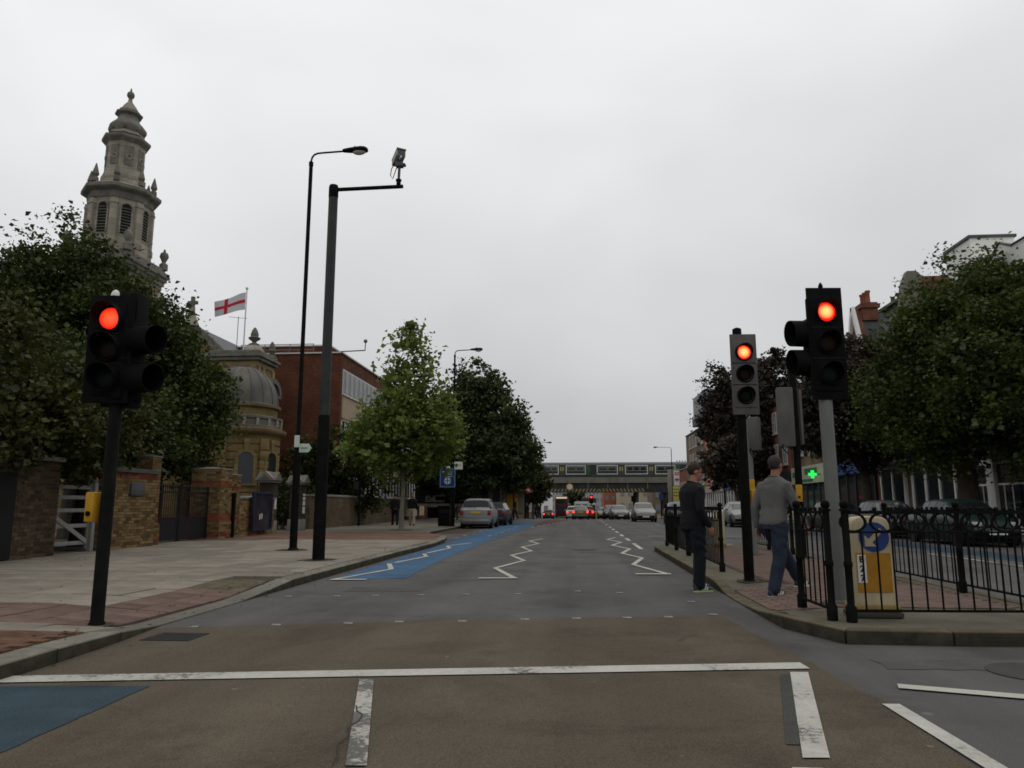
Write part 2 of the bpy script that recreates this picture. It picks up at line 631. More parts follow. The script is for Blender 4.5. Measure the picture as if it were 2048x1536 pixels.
# ---------------------------------------------------------------- ground, road and markings
def interp(tab, y):
    if y <= tab[0][0]:
        return tab[0][1]
    for (a, va), (b, vb) in zip(tab, tab[1:]):
        if y <= b:
            return va + (vb - va) * (y - a) / (b - a)
    return tab[-1][1]


def sheet(name, xl, xr, ys, dz, m, parent=None, nx=2):
    mb = MB()
    for y in ys:
        a = xl(y) if callable(xl) else xl
        b = xr(y) if callable(xr) else xr
        for i in range(nx):
            mb.v.append((a + (b - a) * i / (nx - 1), y, zg(y) + dz))
    for j in range(len(ys) - 1):
        for i in range(nx - 1):
            mb.f.append((j * nx + i, j * nx + i + 1, (j + 1) * nx + i + 1, (j + 1) * nx + i))
    return mb.mesh(name, m)


YS = [-30, 0, 30, 55] + list(range(60, 156, 5)) + [200, 300, 500, 1500]
M_ground = mat('earth', (0.09, 0.085, 0.07), 0.95, var=0.3, scale=0.5)
ground = struct('ground', sheet('ground', -1500, 1500, YS, -0.03, M_ground, nx=5))
road = struct('road', sheet('road', -9.0, 14.2, YS[:-1], 0.0, M_asph, nx=4))


def wornwhite(name, chip, col=(0.43, 0.42, 0.37)):
    m = bpy.data.materials.new(name)
    m.use_nodes = True
    t = m.node_tree
    b = t.nodes['Principled BSDF']
    b.inputs['Roughness'].default_value = 0.75
    tcn = t.nodes.new('ShaderNodeTexCoord')
    nz = t.nodes.new('ShaderNodeTexNoise')
    nz.inputs['Scale'].default_value = 26
    nz.inputs['Detail'].default_value = 8
    nz.inputs['Roughness'].default_value = 0.75
    n2 = t.nodes.new('ShaderNodeTexNoise')
    n2.inputs['Scale'].default_value = 1.4
    n2.inputs['Detail'].default_value = 3
    t.links.new(tcn.outputs['Object'], nz.inputs['Vector'])
    t.links.new(tcn.outputs['Object'], n2.inputs['Vector'])
    ad = t.nodes.new('ShaderNodeMath')
    ad.operation = 'ADD'
    t.links.new(nz.outputs['Fac'], ad.inputs[0])
    t.links.new(n2.outputs['Fac'], ad.inputs[1])
    rp = t.nodes.new('ShaderNodeValToRGB')
    rp.color_ramp.elements[0].position = chip
    rp.color_ramp.elements[0].color = (0.075, 0.07, 0.06, 1)
    rp.color_ramp.elements[1].position = chip + 0.05
    rp.color_ramp.elements[1].color = (*[c * 0.72 for c in col], 1)
    e = rp.color_ramp.elements.new(chip + 0.22)
    e.color = (*col, 1)
    dv = t.nodes.new('ShaderNodeMath')
    dv.operation = 'MULTIPLY'
    dv.inputs[1].default_value = 0.5
    t.links.new(ad.outputs[0], dv.inputs[0])
    t.links.new(dv.outputs[0], rp.inputs['Fac'])
    t.links.new(rp.outputs['Color'], b.inputs['Base Color'])
    return m


M_line = wornwhite('worn_white_marking', 0.40)
M_line2 = wornwhite('very_worn_white_marking', 0.48)
M_line3 = wornwhite('cream_marking', 0.36, (0.38, 0.37, 0.31))


def flat(name, pts, dz, m):
    mb = MB()
    mb.poly([(x, y, zg(y) + dz) for x, y in pts])
    return put(name, mb.mesh(name, m), road)


def strip(name, pts, w, dz, m):
    # mitred ribbon along a polyline
    P = [Vector((x, y)) for x, y in pts]
    mb = MB()
    for i, p in enumerate(P):
        d0 = (P[i] - P[i - 1]).normalized() if i else (P[1] - P[0]).normalized()
        d1 = (P[i + 1] - P[i]).normalized() if i < len(P) - 1 else d0
        n0, n1 = Vector((-d0.y, d0.x)), Vector((-d1.y, d1.x))
        mn = (n0 + n1)
        mn = mn.normalized() if mn.length > 1e-3 else n0
        k = min(1 / max(mn.dot(n0), 0.2), 2.6) * w / 2
        for s in (1, -1):
            q = p + mn * k * s
            mb.v.append((q.x, q.y, zg(q.y) + dz))
    for i in range(len(P) - 1):
        mb.f.append((2 * i + 1, 2 * i + 3, 2 * i + 2, 2 * i))
    return put(name, mb.mesh(name, m), road)


def quadline(name, a, b, c, d, dz, m):
    return flat(name, [a, b, c, d], dz, m)


def ragged(pts, amp, step=0.12):
    out_ = []
    r3 = random.Random(5)
    for a, b in zip(pts, pts[1:] + pts[:1]):
        va, vb = Vector(a), Vector(b)
        n = max(1, int((vb - va).length / step))
        d = (vb - va).normalized()
        for k in range(n):
            p = va.lerp(vb, k / n)
            j = r3.gauss(0, amp) if k else 0
            out_.append((p.x - d.y * j, p.y + d.x * j))
    return out_


# coloured surfacing
flat('buff_surfacing', ragged([(-4.6, -2), (1.75, -2), (1.83, 3.85), (1.91, 4.85), (1.78, 6.3), (1.70, 7.4), (1.58, 8.65), (-1.85, 7.97), (-3.83, 7.41), (-4.4, 7.2)], 0.011), 0.004, M_buff)
flat('blue_cycle_lane', ragged([(-4.6, -2), (-2.6, -2), (-2.82, 3.64), (-2.86, 5.02), (-4.6, 4.85)], 0.004), 0.008, M_blue_old)
bl = [(12.24, -3.98, -2.82), (13.5, -4.06, -2.9), (18.6, -4.13, -3.05), (26.9, -4.25, -2.98), (36.4, -4.5, -2.8), (55, -4.75, -2.62), (75, -5.0, -2.6), (95, -5.0, -2.6), (130, -5.0, -2.6)]
mb = MB()
for i, (y, a, b) in enumerate(bl):
    mb.v += [(a, y + 0.0, zg(y) + 0.004), (b, y + (0.35 if i == 0 else 0), zg(y) + 0.004)]
    if i:
        mb.f.append((2 * i - 2, 2 * i - 1, 2 * i + 1, 2 * i))
put('blue_cycle_lane', mb.mesh('blue_cycle_lane', M_blue), road)
mb = MB()
for i_, (y, xr) in enumerate(((43, -2.5), (49, -1.85), (55, -1.2), (60, -0.7), (65, -0.7), (70, -0.7), (75, -0.7))):
    mb.v += [(-2.57, y, zg(y) + 0.006), (xr, y, zg(y) + 0.006)]
    if i_:
        mb.f.append((2 * i_ - 2, 2 * i_ - 1, 2 * i_ + 1, 2 * i_))
put('red_surfacing', mb.mesh('red_surfacing', M_redsurf), road)
flat('red_surfacing', [(-6.1, 33), (-5.0, 33), (-5.2, 52), (-6.1, 52)], 0.004, M_redsurf)
# stop line and lane lines near the camera
quadline('stop_line', (-4.02, 4.99), (1.72, 5.92), (1.71, 6.14), (-4.06, 5.19), 0.012, M_line)
quadline('lane_line', (-1.41, 5.31), (-1.51, 5.30), (-1.08, 3.60), (-0.98, 3.61), 0.012, M_line2)
quadline('lane_line', (-1.0, 3.25), (-1.0, 0.2), (-0.85, 0.2), (-0.88, 3.25), 0.012, M_line2)
quadline('lane_line', (1.67, 5.80), (1.54, 5.79), (1.07, 3.89), (1.20, 3.90), 0.012, M_line)
quadline('lane_line', (1.12, 3.75), (0.98, 3.75), (0.75, 2.2), (0.9, 2.2), 0.012, M_line)
quadline('dark_patch', (1.535, 5.74), (1.45, 5.72), (1.05, 4.1), (1.12, 4.1), 0.009, M_asph2)
strip('hatch_line', [(1.90, 4.94), (1.915, 3.86), (1.93, 2.6)], 0.105, 0.012, M_line)
strip('hatch_line', [(2.14, 5.42), (2.8, 5.2), (3.6, 4.93)], 0.13, 0.012, M_line3)
# zig-zag lines
strip('zigzag_line', [(-1.04, 12.74), (-1.56, 14.71), (-1.14, 16.75), (-1.57, 18.5), (-1.18, 20.3), (-1.57, 22.2), (-1.18, 24.2), (-1.58, 26.0), (-1.2, 27.9)], 0.10, 0.012, M_line3)
quadline('zigzag_end_bar', (-1.62, 12.55), (-0.98, 12.62), (-0.98, 12.78), (-1.62, 12.70), 0.016, M_line3)
strip('zigzag_line', [(1.62, 13.7), (1.18, 15.8), (1.54, 17.8), (1.18, 19.5), (1.52, 21.5), (1.12, 23.4), (1.52, 25.4), (1.14, 27.4), (1.52, 29.1)], 0.10, 0.012, M_line3)
quadline('zigzag_end_bar', (1.05, 13.52), (1.68, 13.58), (1.68, 13.76), (1.05, 13.70), 0.016, M_line3)
strip('zigzag_line', [(-3.96, 12.25), (-3.52, 14.3), (-3.9, 15.65)], 0.10, 0.012, M_line3)
strip('zigzag_line', [(-3.84, 15.9), (-3.56, 17.9), (-3.82, 18.9)], 0.10, 0.012, M_line3)
strip('zigzag_line', [(-3.8, 19.2), (-3.6, 21.5), (-3.86, 22.6), (-3.4, 24.6)], 0.10, 0.012, M_line3)
quadline('zigzag_end_bar', (-4.0, 12.1), (-3.42, 12.18), (-3.42, 12.31), (-4.0, 12.23), 0.016, M_line3)
# centre dashes, bay dashes, bus-lane dashes
y = 21.4
while y < 130:
    ln = 3.2 if y < 26 else 2.0
    strip('centre_dash', [(1.84 + min(0.25, (y - 21) * 0.006), y), (1.84 + min(0.25, (y + ln - 21) * 0.006), y + ln)], 0.12, 0.012, M_line)
    y += ln + (1.9 if y < 40 else 4)
y = 25
while y < 56:
    strip('bay_dash', [(-4.42 - (y - 25) * 0.012, y), (-4.42 - (y - 25) * 0.012, y + 1.0)], 0.1, 0.012, M_line2)
    y += 2.6
y = 30
while y < 46:
    strip('lane_dash', [(-3.5, y), (-3.3, y + 1.6)], 0.1, 0.012, M_line2)
    y += 3.2
for k in range(8):
    y = 43 + k * 2.2
    x = -2.5 + (y - 43) * 0.106
    strip('lane_dash', [(x, y), (x + 0.11, y + 1.0)], 0.12, 0.012, M_line)
for x0, x1, y in ((3.2, 8.0, 26.5), (2.9, 8.2, 30.5), (2.8, 8.0, 45), (2.8, 8.0, 56)):
    strip('cross_line', [(x0, y), (x1, y + 0.3)], 0.14, 0.012, M_line)
for k in range(9):
    strip('lane_dash', [(5.3, 34 + k * 7), (5.3, 36.2 + k * 7)], 0.12, 0.012, M_line2)
strip('edge_line', [(5.45, 6), (5.5, 12), (5.48, 16), (5.3, 20), (5.1, 23.5), (4.3, 25.5)], 0.1, 0.012, M_line)
strip('lane_line', [(8.9, 2), (8.9, 20)], 0.1, 0.012, M_line)
flat('blue_cycle_lane', [(9.6, 0), (10.9, 0), (10.9, 40), (9.6, 40)], 0.004, M_blue_old)
# crossing studs
sm = MB().box(-0.045, 0.045, -0.04, 0.04, 0, 0.005).mesh('crossing_stud', wornwhite('worn_stud', 0.47, (0.33, 0.32, 0.28)))
for x, y in [(-3.83, 7.44), (-3.05, 7.62), (-2.35, 7.78), (-1.85, 7.92), (-1.2, 8.02), (-0.55, 8.2), (0.0, 8.32), (0.55, 8.42), (1.0, 8.5), (1.52, 8.72),
             (-3.84, 9.97), (-3.2, 10.05), (-2.7, 10.15), (-2.1, 10.25), (-1.5, 10.4), (-0.8, 10.5), (0.02, 10.9), (0.6, 10.75), (1.75, 15.9), (1.45, 9.85)]:
    put('crossing_stud', sm, road, (x, y, 0.004), (0, 0, 0.12))
M_patch = mat('asphalt_patch', (0.072, 0.070, 0.067), 0.92, var=0.2, scale=2, speck=0.35, speck_scale=150, spec=0.1)
for pts in ([(0.1, 19.6), (1.05, 19.6), (1.05, 20.3), (0.1, 20.3)], [(-3.3, 10.6), (-2.2, 10.7), (-2.2, 11.3), (-3.3, 11.2)],
            [(2.3, 6.0), (4.4, 6.1), (4.4, 6.45), (2.3, 6.35)], [(-2.4, 30), (-1.2, 30.1), (-1.2, 33), (-2.4, 33)]):
    flat('tar_patch', ragged(pts, 0.014), 0.0035, M_patch)
# right-hand carriageway and gully
mb = MB().poly([(2.0, -2, 0.003), (14.0, -2, 0.003), (14.0, 6.9, 0.003), (2.0, 6.9, 0.003)])
mg = MB().box(-0.23, 0.23, -0.2, 0.2, 0, 0.004).mesh('gully_grate_frame', mat('cast_iron', (0.025, 0.024, 0.022), 0.8, spec=0.1))
gul = put('gully_grate', mg, road, (-3.7, 6.85, 0.006))
for k in range(7):
    put('grate_slot', MB().box(-0.19, 0.19, -0.012, 0.012, 0, 0.002).mesh('grate_slot', M_dark), gul, (0, -0.15 + k * 0.05, 0.003))
mc = MB().lathe([(0.34, 0), (0.34, 0.006), (0.31, 0.008)], n=28).mesh('manhole_cover', M_asph2, smooth=True)
put('manhole_cover', mc, road, (3.35, 5.95, 0.002))
put('manhole_cover', mc, road, (0.25, 21.0, 0.002))
# cracks in the buff surfacing
M_crack = mat('crack', (0.03, 0.027, 0.022), 0.95)
for pts in ([(-1.33, 4.62), (-1.29, 4.5), (-1.24, 4.44), (-1.22, 4.3), (-1.25, 4.2), (-1.2, 4.05), (-1.21, 3.9), (-1.16, 3.75), (-1.14, 3.6)],
            [(-2.55, 6.5), (-2.4, 6.62), (-2.36, 6.75), (-2.2, 6.9)], [(0.9, 7.0), (1.0, 7.2), (1.12, 7.35)]):
    strip('crack', pts, 0.008, 0.0155, M_crack)

# ---------------------------------------------------------------- left pavement
XK = [(-10, -3.9), (5.4, -3.98), (6.5, -4.05), (7.5, -4.2), (10, -4.23), (18, -4.26), (22, -4.18), (25, -4.35), (27.5, -4.7), (29, -5.4), (30.2, -5.95), (32, -6.2), (50, -6.3), (56, -5.6), (60, -5.4), (200, -5.4)]
HK = [(6.3, 0.12), (7.4, 0.018), (9.7, 0.018), (10.9, 0.12)]
xk = lambda y: interp(XK, y)
hk = lambda y: interp(HK, y)


def pz(x, y):
    t = min(max((x + 5.9) / 1.6, 0), 1)
    return 0.12 - (0.12 - hk(y)) * t + zg(y)


M_slab = mat('concrete_slab', (0.195, 0.174, 0.142), 0.94, var=0.2, scale=2.4, bump=0.25, bscale=60, objrand=0.16, speck=0.2, spec=0.08, stain=0.12, spots=(2.3, 0.07, 0.66))
M_slabgap = mat('slab_joint_sand', (0.065, 0.058, 0.042), 0.95, spec=0.05)
M_tact = mat('red_tactile', (0.13, 0.089, 0.074), 0.92, var=0.25, scale=3, bump=0.6, bscale=45, objrand=0.16, spec=0.06, stain=0.15)
M_paver = mat('red_brown_paver', (0.115, 0.066, 0.045), 0.94, var=0.2, scale=6, bump=0.3, bscale=60, objrand=0.25, spec=0.06)
M_paver2 = mat('brown_paver', (0.105, 0.088, 0.062), 0.94, var=0.2, scale=6, objrand=0.2, spec=0.06)
M_pinkpav = mat('pink_paver', (0.118, 0.083, 0.069), 0.94, var=0.18, scale=6, objrand=0.16, island=0.16, spec=0.06)
M_kerb = mat('granite_kerb', (0.145, 0.137, 0.113), 0.9, var=0.25, scale=7, bump=0.2, bscale=70, objrand=0.2, speck=0.25, spec=0.08)
M_kerb2 = mat('mossy_kerb', (0.10, 0.086, 0.056), 0.92, var=0.35, scale=4, bump=0.3, bscale=60, objrand=0.14, speck=0.2, spec=0.06)

M_kerbside = mat('kerb_side_dark', (0.042, 0.038, 0.028), 0.95, var=0.45, scale=5, bump=0.2, spec=0.05)  # darker colour for the upright faces of the kerb stones
pav = struct('pavement', None)
mb = MB()
ysp = [-8, 0, 3, 5, 6.3, 6.85, 7.4, 8.5, 9.7, 10.3, 10.9, 14, 18, 22, 25.2]
for y in ysp:
    for x in (xk(y) - 0.27, -5.1, -5.9, -12.7):
        mb.v.append((x, y, pz(x, y) - 0.025))
for j in range(len(ysp) - 1):
    for i in range(3):
        a = j * 4 + i
        mb.f.append((a + 1, a, a + 4, a + 5))
put('paving_bed', mb.mesh('paving_bed', M_slabgap), pav)
mb = MB()
ysp = [25.2, 25.8, 26.5, 27.5, 28.3, 29, 29.6, 30.2, 32, 40, 50, 53, 56, 60] + list(range(65, 156, 5)) + [200, 260]
M_farpav = mat('concrete_pavement', (0.14, 0.128, 0.105), 0.94, var=0.25, scale=1.3, speck=0.2, spec=0.06)
for y in ysp:
    for x in (xk(y) - 0.27, -12.7):
        mb.v.append((x, y, zg(y) + 0.12))
for j in range(len(ysp) - 1):
    mb.f.append((2 * j + 1, 2 * j, 2 * j + 2, 2 * j + 3)[::-1])
put('paving_surface', mb.mesh('paving_surface', M_farpav), pav)
mb = MB()
for j, y in enumerate([-8, 25, 60, 155, 260]):
    mb.v += [(-12.7, y, zg(y) + 0.11), (-60, y, zg(y) + 0.11)]
    if j:
        mb.f.append((2 * j - 2, 2 * j, 2 * j + 1, 2 * j - 1))
put('churchyard_ground', mb.mesh('churchyard_ground', M_ground), pav)

tile_cache = {}


def tile(kind, w, d, m, x, y, h=0.03):
    key = (kind, w, d, m.name)
    if key not in tile_cache:
        tile_cache[key] = MB().box(-w / 2, w / 2, -d / 2, d / 2, -h, 0).mesh(kind, m, bevel=0.004, seg=1)
    e = 0.15
    sx = (pz(x + e, y) - pz(x - e, y)) / (2 * e)
    sy = (pz(x, y + e) - pz(x, y - e)) / (2 * e)
    put(kind, tile_cache[key], pav, (x, y, pz(x, y) + rnd.uniform(-0.002, 0.002)), (math.atan(sy) + rnd.uniform(-.004, .004), -math.atan(sx) + rnd.uniform(-.004, .004), 0))


# concrete flags
row = 0
y = 8.19
while y < 25.0:
    w = 0.62
    x1 = -4.54 if y + 0.2 > 10.9 else -5.33
    if row % 2:
        tile('paving_slab', w / 2 - 0.012, 0.818, M_slab, x1 - w / 4, y + 0.415)
        x1 -= w / 2
    x = x1 - w / 2
    while x > -12.5:
        tile('paving_slab', w - 0.012, 0.818, M_slab, x, y + 0.415)
        x -= w
    y += 0.83
    row += 1
# red tactile tail and apron
for j in range(3):
    for i in range(19):
        tile('tactile_slab', 0.39, 0.39, M_tact, -4.72 - i * 0.4, 7.19 + j * 0.4)
for j in range(5):
    for i in range(2):
        tile('tactile_slab', 0.39, 0.35, M_tact, -4.72 - i * 0.4, 8.4 + j * 0.36)
for j in range(9):
    for i in range(4):
        tile('paver', 0.195, 0.095, M_paver2, -4.62 - i * 0.205, 10.07 + j * 0.102)
for i in range(12):
    tile('paving_slab', 0.6, 0.53, M_slab, -4.66 - i * 0.61, 6.71)
for j in range(20):
    for i in range(11):
        tile('paver', 0.203, 0.098, M_paver, -4.42 - i * 0.212 - (0.1 if j % 2 else 0), 6.39 - j * 0.104)
# red block paving of the build-out
M_redpav = brickmat('red_block_paving', (0.145, 0.08, 0.058), (0.115, 0.066, 0.048), (0.07, 0.05, 0.038))
mb = MB()
pl = [(xk(24.2) - 0.28, 24.2), (xk(25.8) - 0.28, 25.8), (xk(27.5) - 0.28, 27.5), (-5.0, 28.3), (-5.6, 29.3), (-6.0, 30.5), (-7.6, 31.0), (-12.4, 31.0), (-12.4, 22.5), (-9.5, 24.2)]
mb.prism(pl, 0.121, 0.128)
put('block_paving', mb.mesh('block_paving', M_redpav), pav)

# left kerb: separate stones near, one run further off
kerb = struct('kerb', None)


def kerb_run(parent, path, width, hfun, m, step=0.915, inner=1, gap=0.013):
    # path: polyline of the face at road level; inner: +1 if the pavement lies to the left of travel
    P = [Vector(p) for p in path]
    cum = [0]
    for a, b in zip(P, P[1:]):
        cum.append(cum[-1] + (b - a).length)

    def at(s):
        s = min(max(s, 0), cum[-1])
        for i in range(len(P) - 1):
            if s <= cum[i + 1] or i == len(P) - 2:
                d = (P[i + 1] - P[i]).normalized()
                return P[i] + d * (s - cum[i]), d
    n = int(cum[-1] / step)
    st = cum[-1] / n
    for k in range(n):
        p0, d0 = at(k * st + gap / 2)
        p1, d1 = at((k + 1) * st - gap / 2)
        pm, _ = at((k + 0.5) * st)
        _, ta = at(k * st - 0.05)
        _, tb = at(k * st + 0.05)
        _, tc2 = at((k + 1) * st - 0.05)
        _, td = at((k + 1) * st + 0.05)
        n0 = (ta + tb).normalized()
        n1 = (tc2 + td).normalized()
        n0 = Vector((-n0.y, n0.x)) * inner * width
        n1 = Vector((-n1.y, n1.x)) * inner * width
        h0, h1 = hfun(p0) + zg(p0.y), hfun(p1) + zg(p1.y)
        mb = MB()
        q = [p0, p1, p1 + n1, p0 + n0]
        c = pm
        vs = [(a.x - c.x, a.y - c.y, -0.1 + zg(a.y)) for a in q] + [(q[0].x - c.x, q[0].y - c.y, h0), (q[1].x - c.x, q[1].y - c.y, h1), (q[2].x - c.x, q[2].y - c.y, h1), (q[3].x - c.x, q[3].y - c.y, h0)]
        fs = [(0, 3, 2, 1), (4, 5, 6, 7), (0, 1, 5, 4), (1, 2, 6, 5), (2, 3, 7, 6), (3, 0, 4, 7)]
        if inner < 0:
            fs = [f[::-1] for f in fs]
        mb.add(vs, fs)
        km = mb.mesh('kerb_stone', m, bevel=0.014, seg=2)
        km.materials.append(M_kerbside)
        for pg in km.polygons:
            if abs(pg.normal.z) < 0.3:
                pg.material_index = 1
        put('kerb_stone', km, parent, (c.x, c.y, 0))


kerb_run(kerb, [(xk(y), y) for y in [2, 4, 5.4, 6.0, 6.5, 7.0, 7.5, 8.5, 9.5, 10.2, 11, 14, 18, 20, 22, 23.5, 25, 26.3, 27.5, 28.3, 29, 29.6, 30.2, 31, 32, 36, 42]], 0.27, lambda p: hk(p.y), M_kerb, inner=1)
mb = MB()
ysk = [42.01, 50, 53, 56, 60] + list(range(65, 156, 5)) + [200, 260]
for j, y in enumerate(ysk):
    x = xk(y)
    mb.v += [(x, y, zg(y) - 0.05), (x, y, zg(y) + 0.125), (x - 0.28, y, zg(y) + 0.125)]
    if j:
        a = 3 * j - 3
        mb.f += [(a, a + 3, a + 4, a + 1), (a + 1, a + 4, a + 5, a + 2)]
put('kerb_edge', mb.mesh('kerb_edge', M_kerb), kerb)

# ---------------------------------------------------------------- traffic island
isl = struct('traffic_island', None)
IP = [(5.1, 7.05), (4.6, 7.03), (3.6, 7.01), (2.85, 6.96), (2.55, 6.95), (2.32, 7.03), (2.14, 7.25), (2.05, 7.6), (2.03, 8.2), (2.02, 9.5), (2.03, 11.0), (2.06, 14), (2.09, 18), (2.12, 20.8), (2.25, 21.5), (2.6, 21.9), (3.6, 22.05),
      (4.6, 21.9), (5.0, 21.4), (5.12, 20.5), (5.12, 14), (5.1, 7.05)]
HI = [(8.15, 0.125), (9.0, 0.022), (10.7, 0.022), (11.6, 0.125)]


def hi(p):
    return interp(HI, p[1]) if p[0] < 2.6 else 0.125


def piz(x, y):
    t = min(max((2.9 - x) / 0.8, 0), 1)
    return 0.125 - (0.125 - interp(HI, y)) * t


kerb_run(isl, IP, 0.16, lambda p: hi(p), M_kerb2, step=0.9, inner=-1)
mb = MB()
ysi = [7.1, 7.6, 8.15, 9.0, 9.8, 10.7, 11.6, 15, 20.5, 21.85]
xsi = [2.16, 2.55, 2.9, 5.0]
for y in ysi:
    for x in xsi:
        if x < 2.2 and y < 7.5:
            x = 2.5
        elif x < 2.2 and y > 21.5:
            x = 2.5
        mb.v.append((x, y, piz(x, y) - 0.012))
for j in range(len(ysi) - 1):
    for i in range(3):
        a = j * 4 + i
        mb.f.append((a, a + 1, a + 5, a + 4))
M_isl = mat('island_concrete', (0.105, 0.096, 0.074), 0.94, var=0.25, scale=2, speck=0.2, bump=0.2, spec=0.06)
put('island_surface', mb.mesh('island_surface', M_isl), isl)
pv = MB().box(-0.099, 0.099, -0.049, 0.049, -0.03, 0).mesh('paver', M_pinkpav, bevel=0.004, seg=1)
pvh = MB().box(-0.047, 0.047, -0.049, 0.049, -0.03, 0).mesh('paver', M_pinkpav, bevel=0.004, seg=1)
far = MB()
j = 0
y = 8.62
while y < 20.5:
    x = 2.30 + (0.1025 if j % 2 else 0)
    if j % 2 and y < 10.95:
        put('paver', pvh, isl, (2.249, y, piz(2.249, y) + 0.004), (0, -math.atan((piz(2.35, y) - piz(2.15, y)) / 0.2), 0))
    while x < 4.75:
        e = 0.1
        if y < 11.4:
            if 8.62 <= y <= 10.9 or x > 3.0:
                sx = (piz(x + e, y) - piz(x - e, y)) / (2 * e)
                sy = (piz(x, y + e) - piz(x, y - e)) / (2 * e)
                if y < 10.95:
                    put('paver', pv, isl, (x, y, piz(x, y) + 0.004), (math.atan(sy), -math.atan(sx), 0))
                else:
                    far.box(x - 0.099, x + 0.099, y - 0.049, y + 0.049, 0.1, 0.128)
        else:
            if x > 2.75:
                far.box(x - 0.099, x + 0.099, y - 0.049, y + 0.049, 0.1, 0.128)
        x += 0.205
    y += 0.105
    j += 1
o = far.build('block_paving', M_pinkpav, isl)
o['kind'] = 'stuff'

# ---------------------------------------------------------------- right pavement
rp_ = struct('pavement', None)
mb = MB()
ysr = [-8, 25, 55] + list(range(60, 156, 5)) + [200, 260]
for j, y in enumerate(ysr):
    z = zg(y)
    mb.v += [(13.6, y, z - 0.05), (13.6, y, z + 0.13), (13.85, y, z + 0.13), (13.85, y, z + 0.12), (40, y, z + 0.12)]
    if j:
        a = 5 * j - 5
        mb.f += [(a + i + 1, a + i + 6, a + i + 5, a + i) for i in (0, 1, 2, 3)]
put('paving_surface', mb.mesh('paving_surface', M_farpav), rp_)

# fallen leaves and scraps gathered along the gutter and paving
lit = MB()
r4 = random.Random(31)
for k in range(230):
    if k % 3:
        y = r4.uniform(5.5, 24)
        x = xk(y) + r4.choice((-1, 1)) * abs(r4.gauss(0, 0.25)) + (0.03 if r4.random() < 0.5 else -0.35)
        z = 0.008 if x > xk(y) else pz(x, y) + 0.007
    else:
        x, y = r4.uniform(-12, -4.7), r4.uniform(7, 24)
        z = pz(x, y) + 0.007
    a, s_ = r4.uniform(0, 6.3), r4.uniform(0.012, 0.035)
    c_, n_ = math.cos(a) * s_, math.sin(a) * s_
    lit.add([(x - c_, y - n_, z), (x + n_ * 0.6, y - c_ * 0.6, z + 0.006), (x + c_, y + n_, z + 0.002), (x - n_ * 0.6, y + c_ * 0.6, z + 0.009)], [(0, 1, 2, 3)])
lo = lit.build('leaf_litter', mat('dry_leaf', (0.07, 0.05, 0.025), 0.9, island=0.6, spec=0.05))
lo['kind'] = 'stuff'
lo['label'] = 'scattered dry leaves along the left gutter and paving'
# painted contact shade round post bases, real dark patches too at lamp and camera
M_shade_dirt = mat('shade_dirt_patch', (0.05, 0.046, 0.038), 0.95, var=0.4, scale=6, spec=0.05)
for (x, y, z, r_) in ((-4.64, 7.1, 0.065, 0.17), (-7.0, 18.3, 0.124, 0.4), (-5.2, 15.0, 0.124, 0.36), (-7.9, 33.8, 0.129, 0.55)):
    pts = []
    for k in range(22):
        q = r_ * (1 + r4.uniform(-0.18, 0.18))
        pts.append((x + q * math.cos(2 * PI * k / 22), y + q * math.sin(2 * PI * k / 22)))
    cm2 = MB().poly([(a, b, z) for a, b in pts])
    put('shade_dirt_patch', cm2.mesh('shade_dirt_patch', M_shade_dirt), pav)
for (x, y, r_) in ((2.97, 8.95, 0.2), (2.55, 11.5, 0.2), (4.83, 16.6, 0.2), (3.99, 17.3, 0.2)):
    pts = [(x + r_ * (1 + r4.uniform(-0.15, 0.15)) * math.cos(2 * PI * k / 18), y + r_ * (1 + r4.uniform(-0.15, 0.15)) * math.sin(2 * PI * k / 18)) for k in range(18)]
    put('shade_dirt_patch', MB().poly([(a, b, piz(a, b) + (-0.008 if y == 11.5 else 0.008)) for a, b in pts]).mesh('shade_dirt_patch', M_shade_dirt), isl)
# ---------------------------------------------------------------- brick walls and piers on the left
BR = {}


def brick_unit(m):
    if m.name not in BR:
        BR[m.name] = MB().box(-0.5, 0.5, -0.5, 0.5, -0.5, 0.5).mesh('brick', m, bevel=0.035, seg=1)
    return BR[m.name]


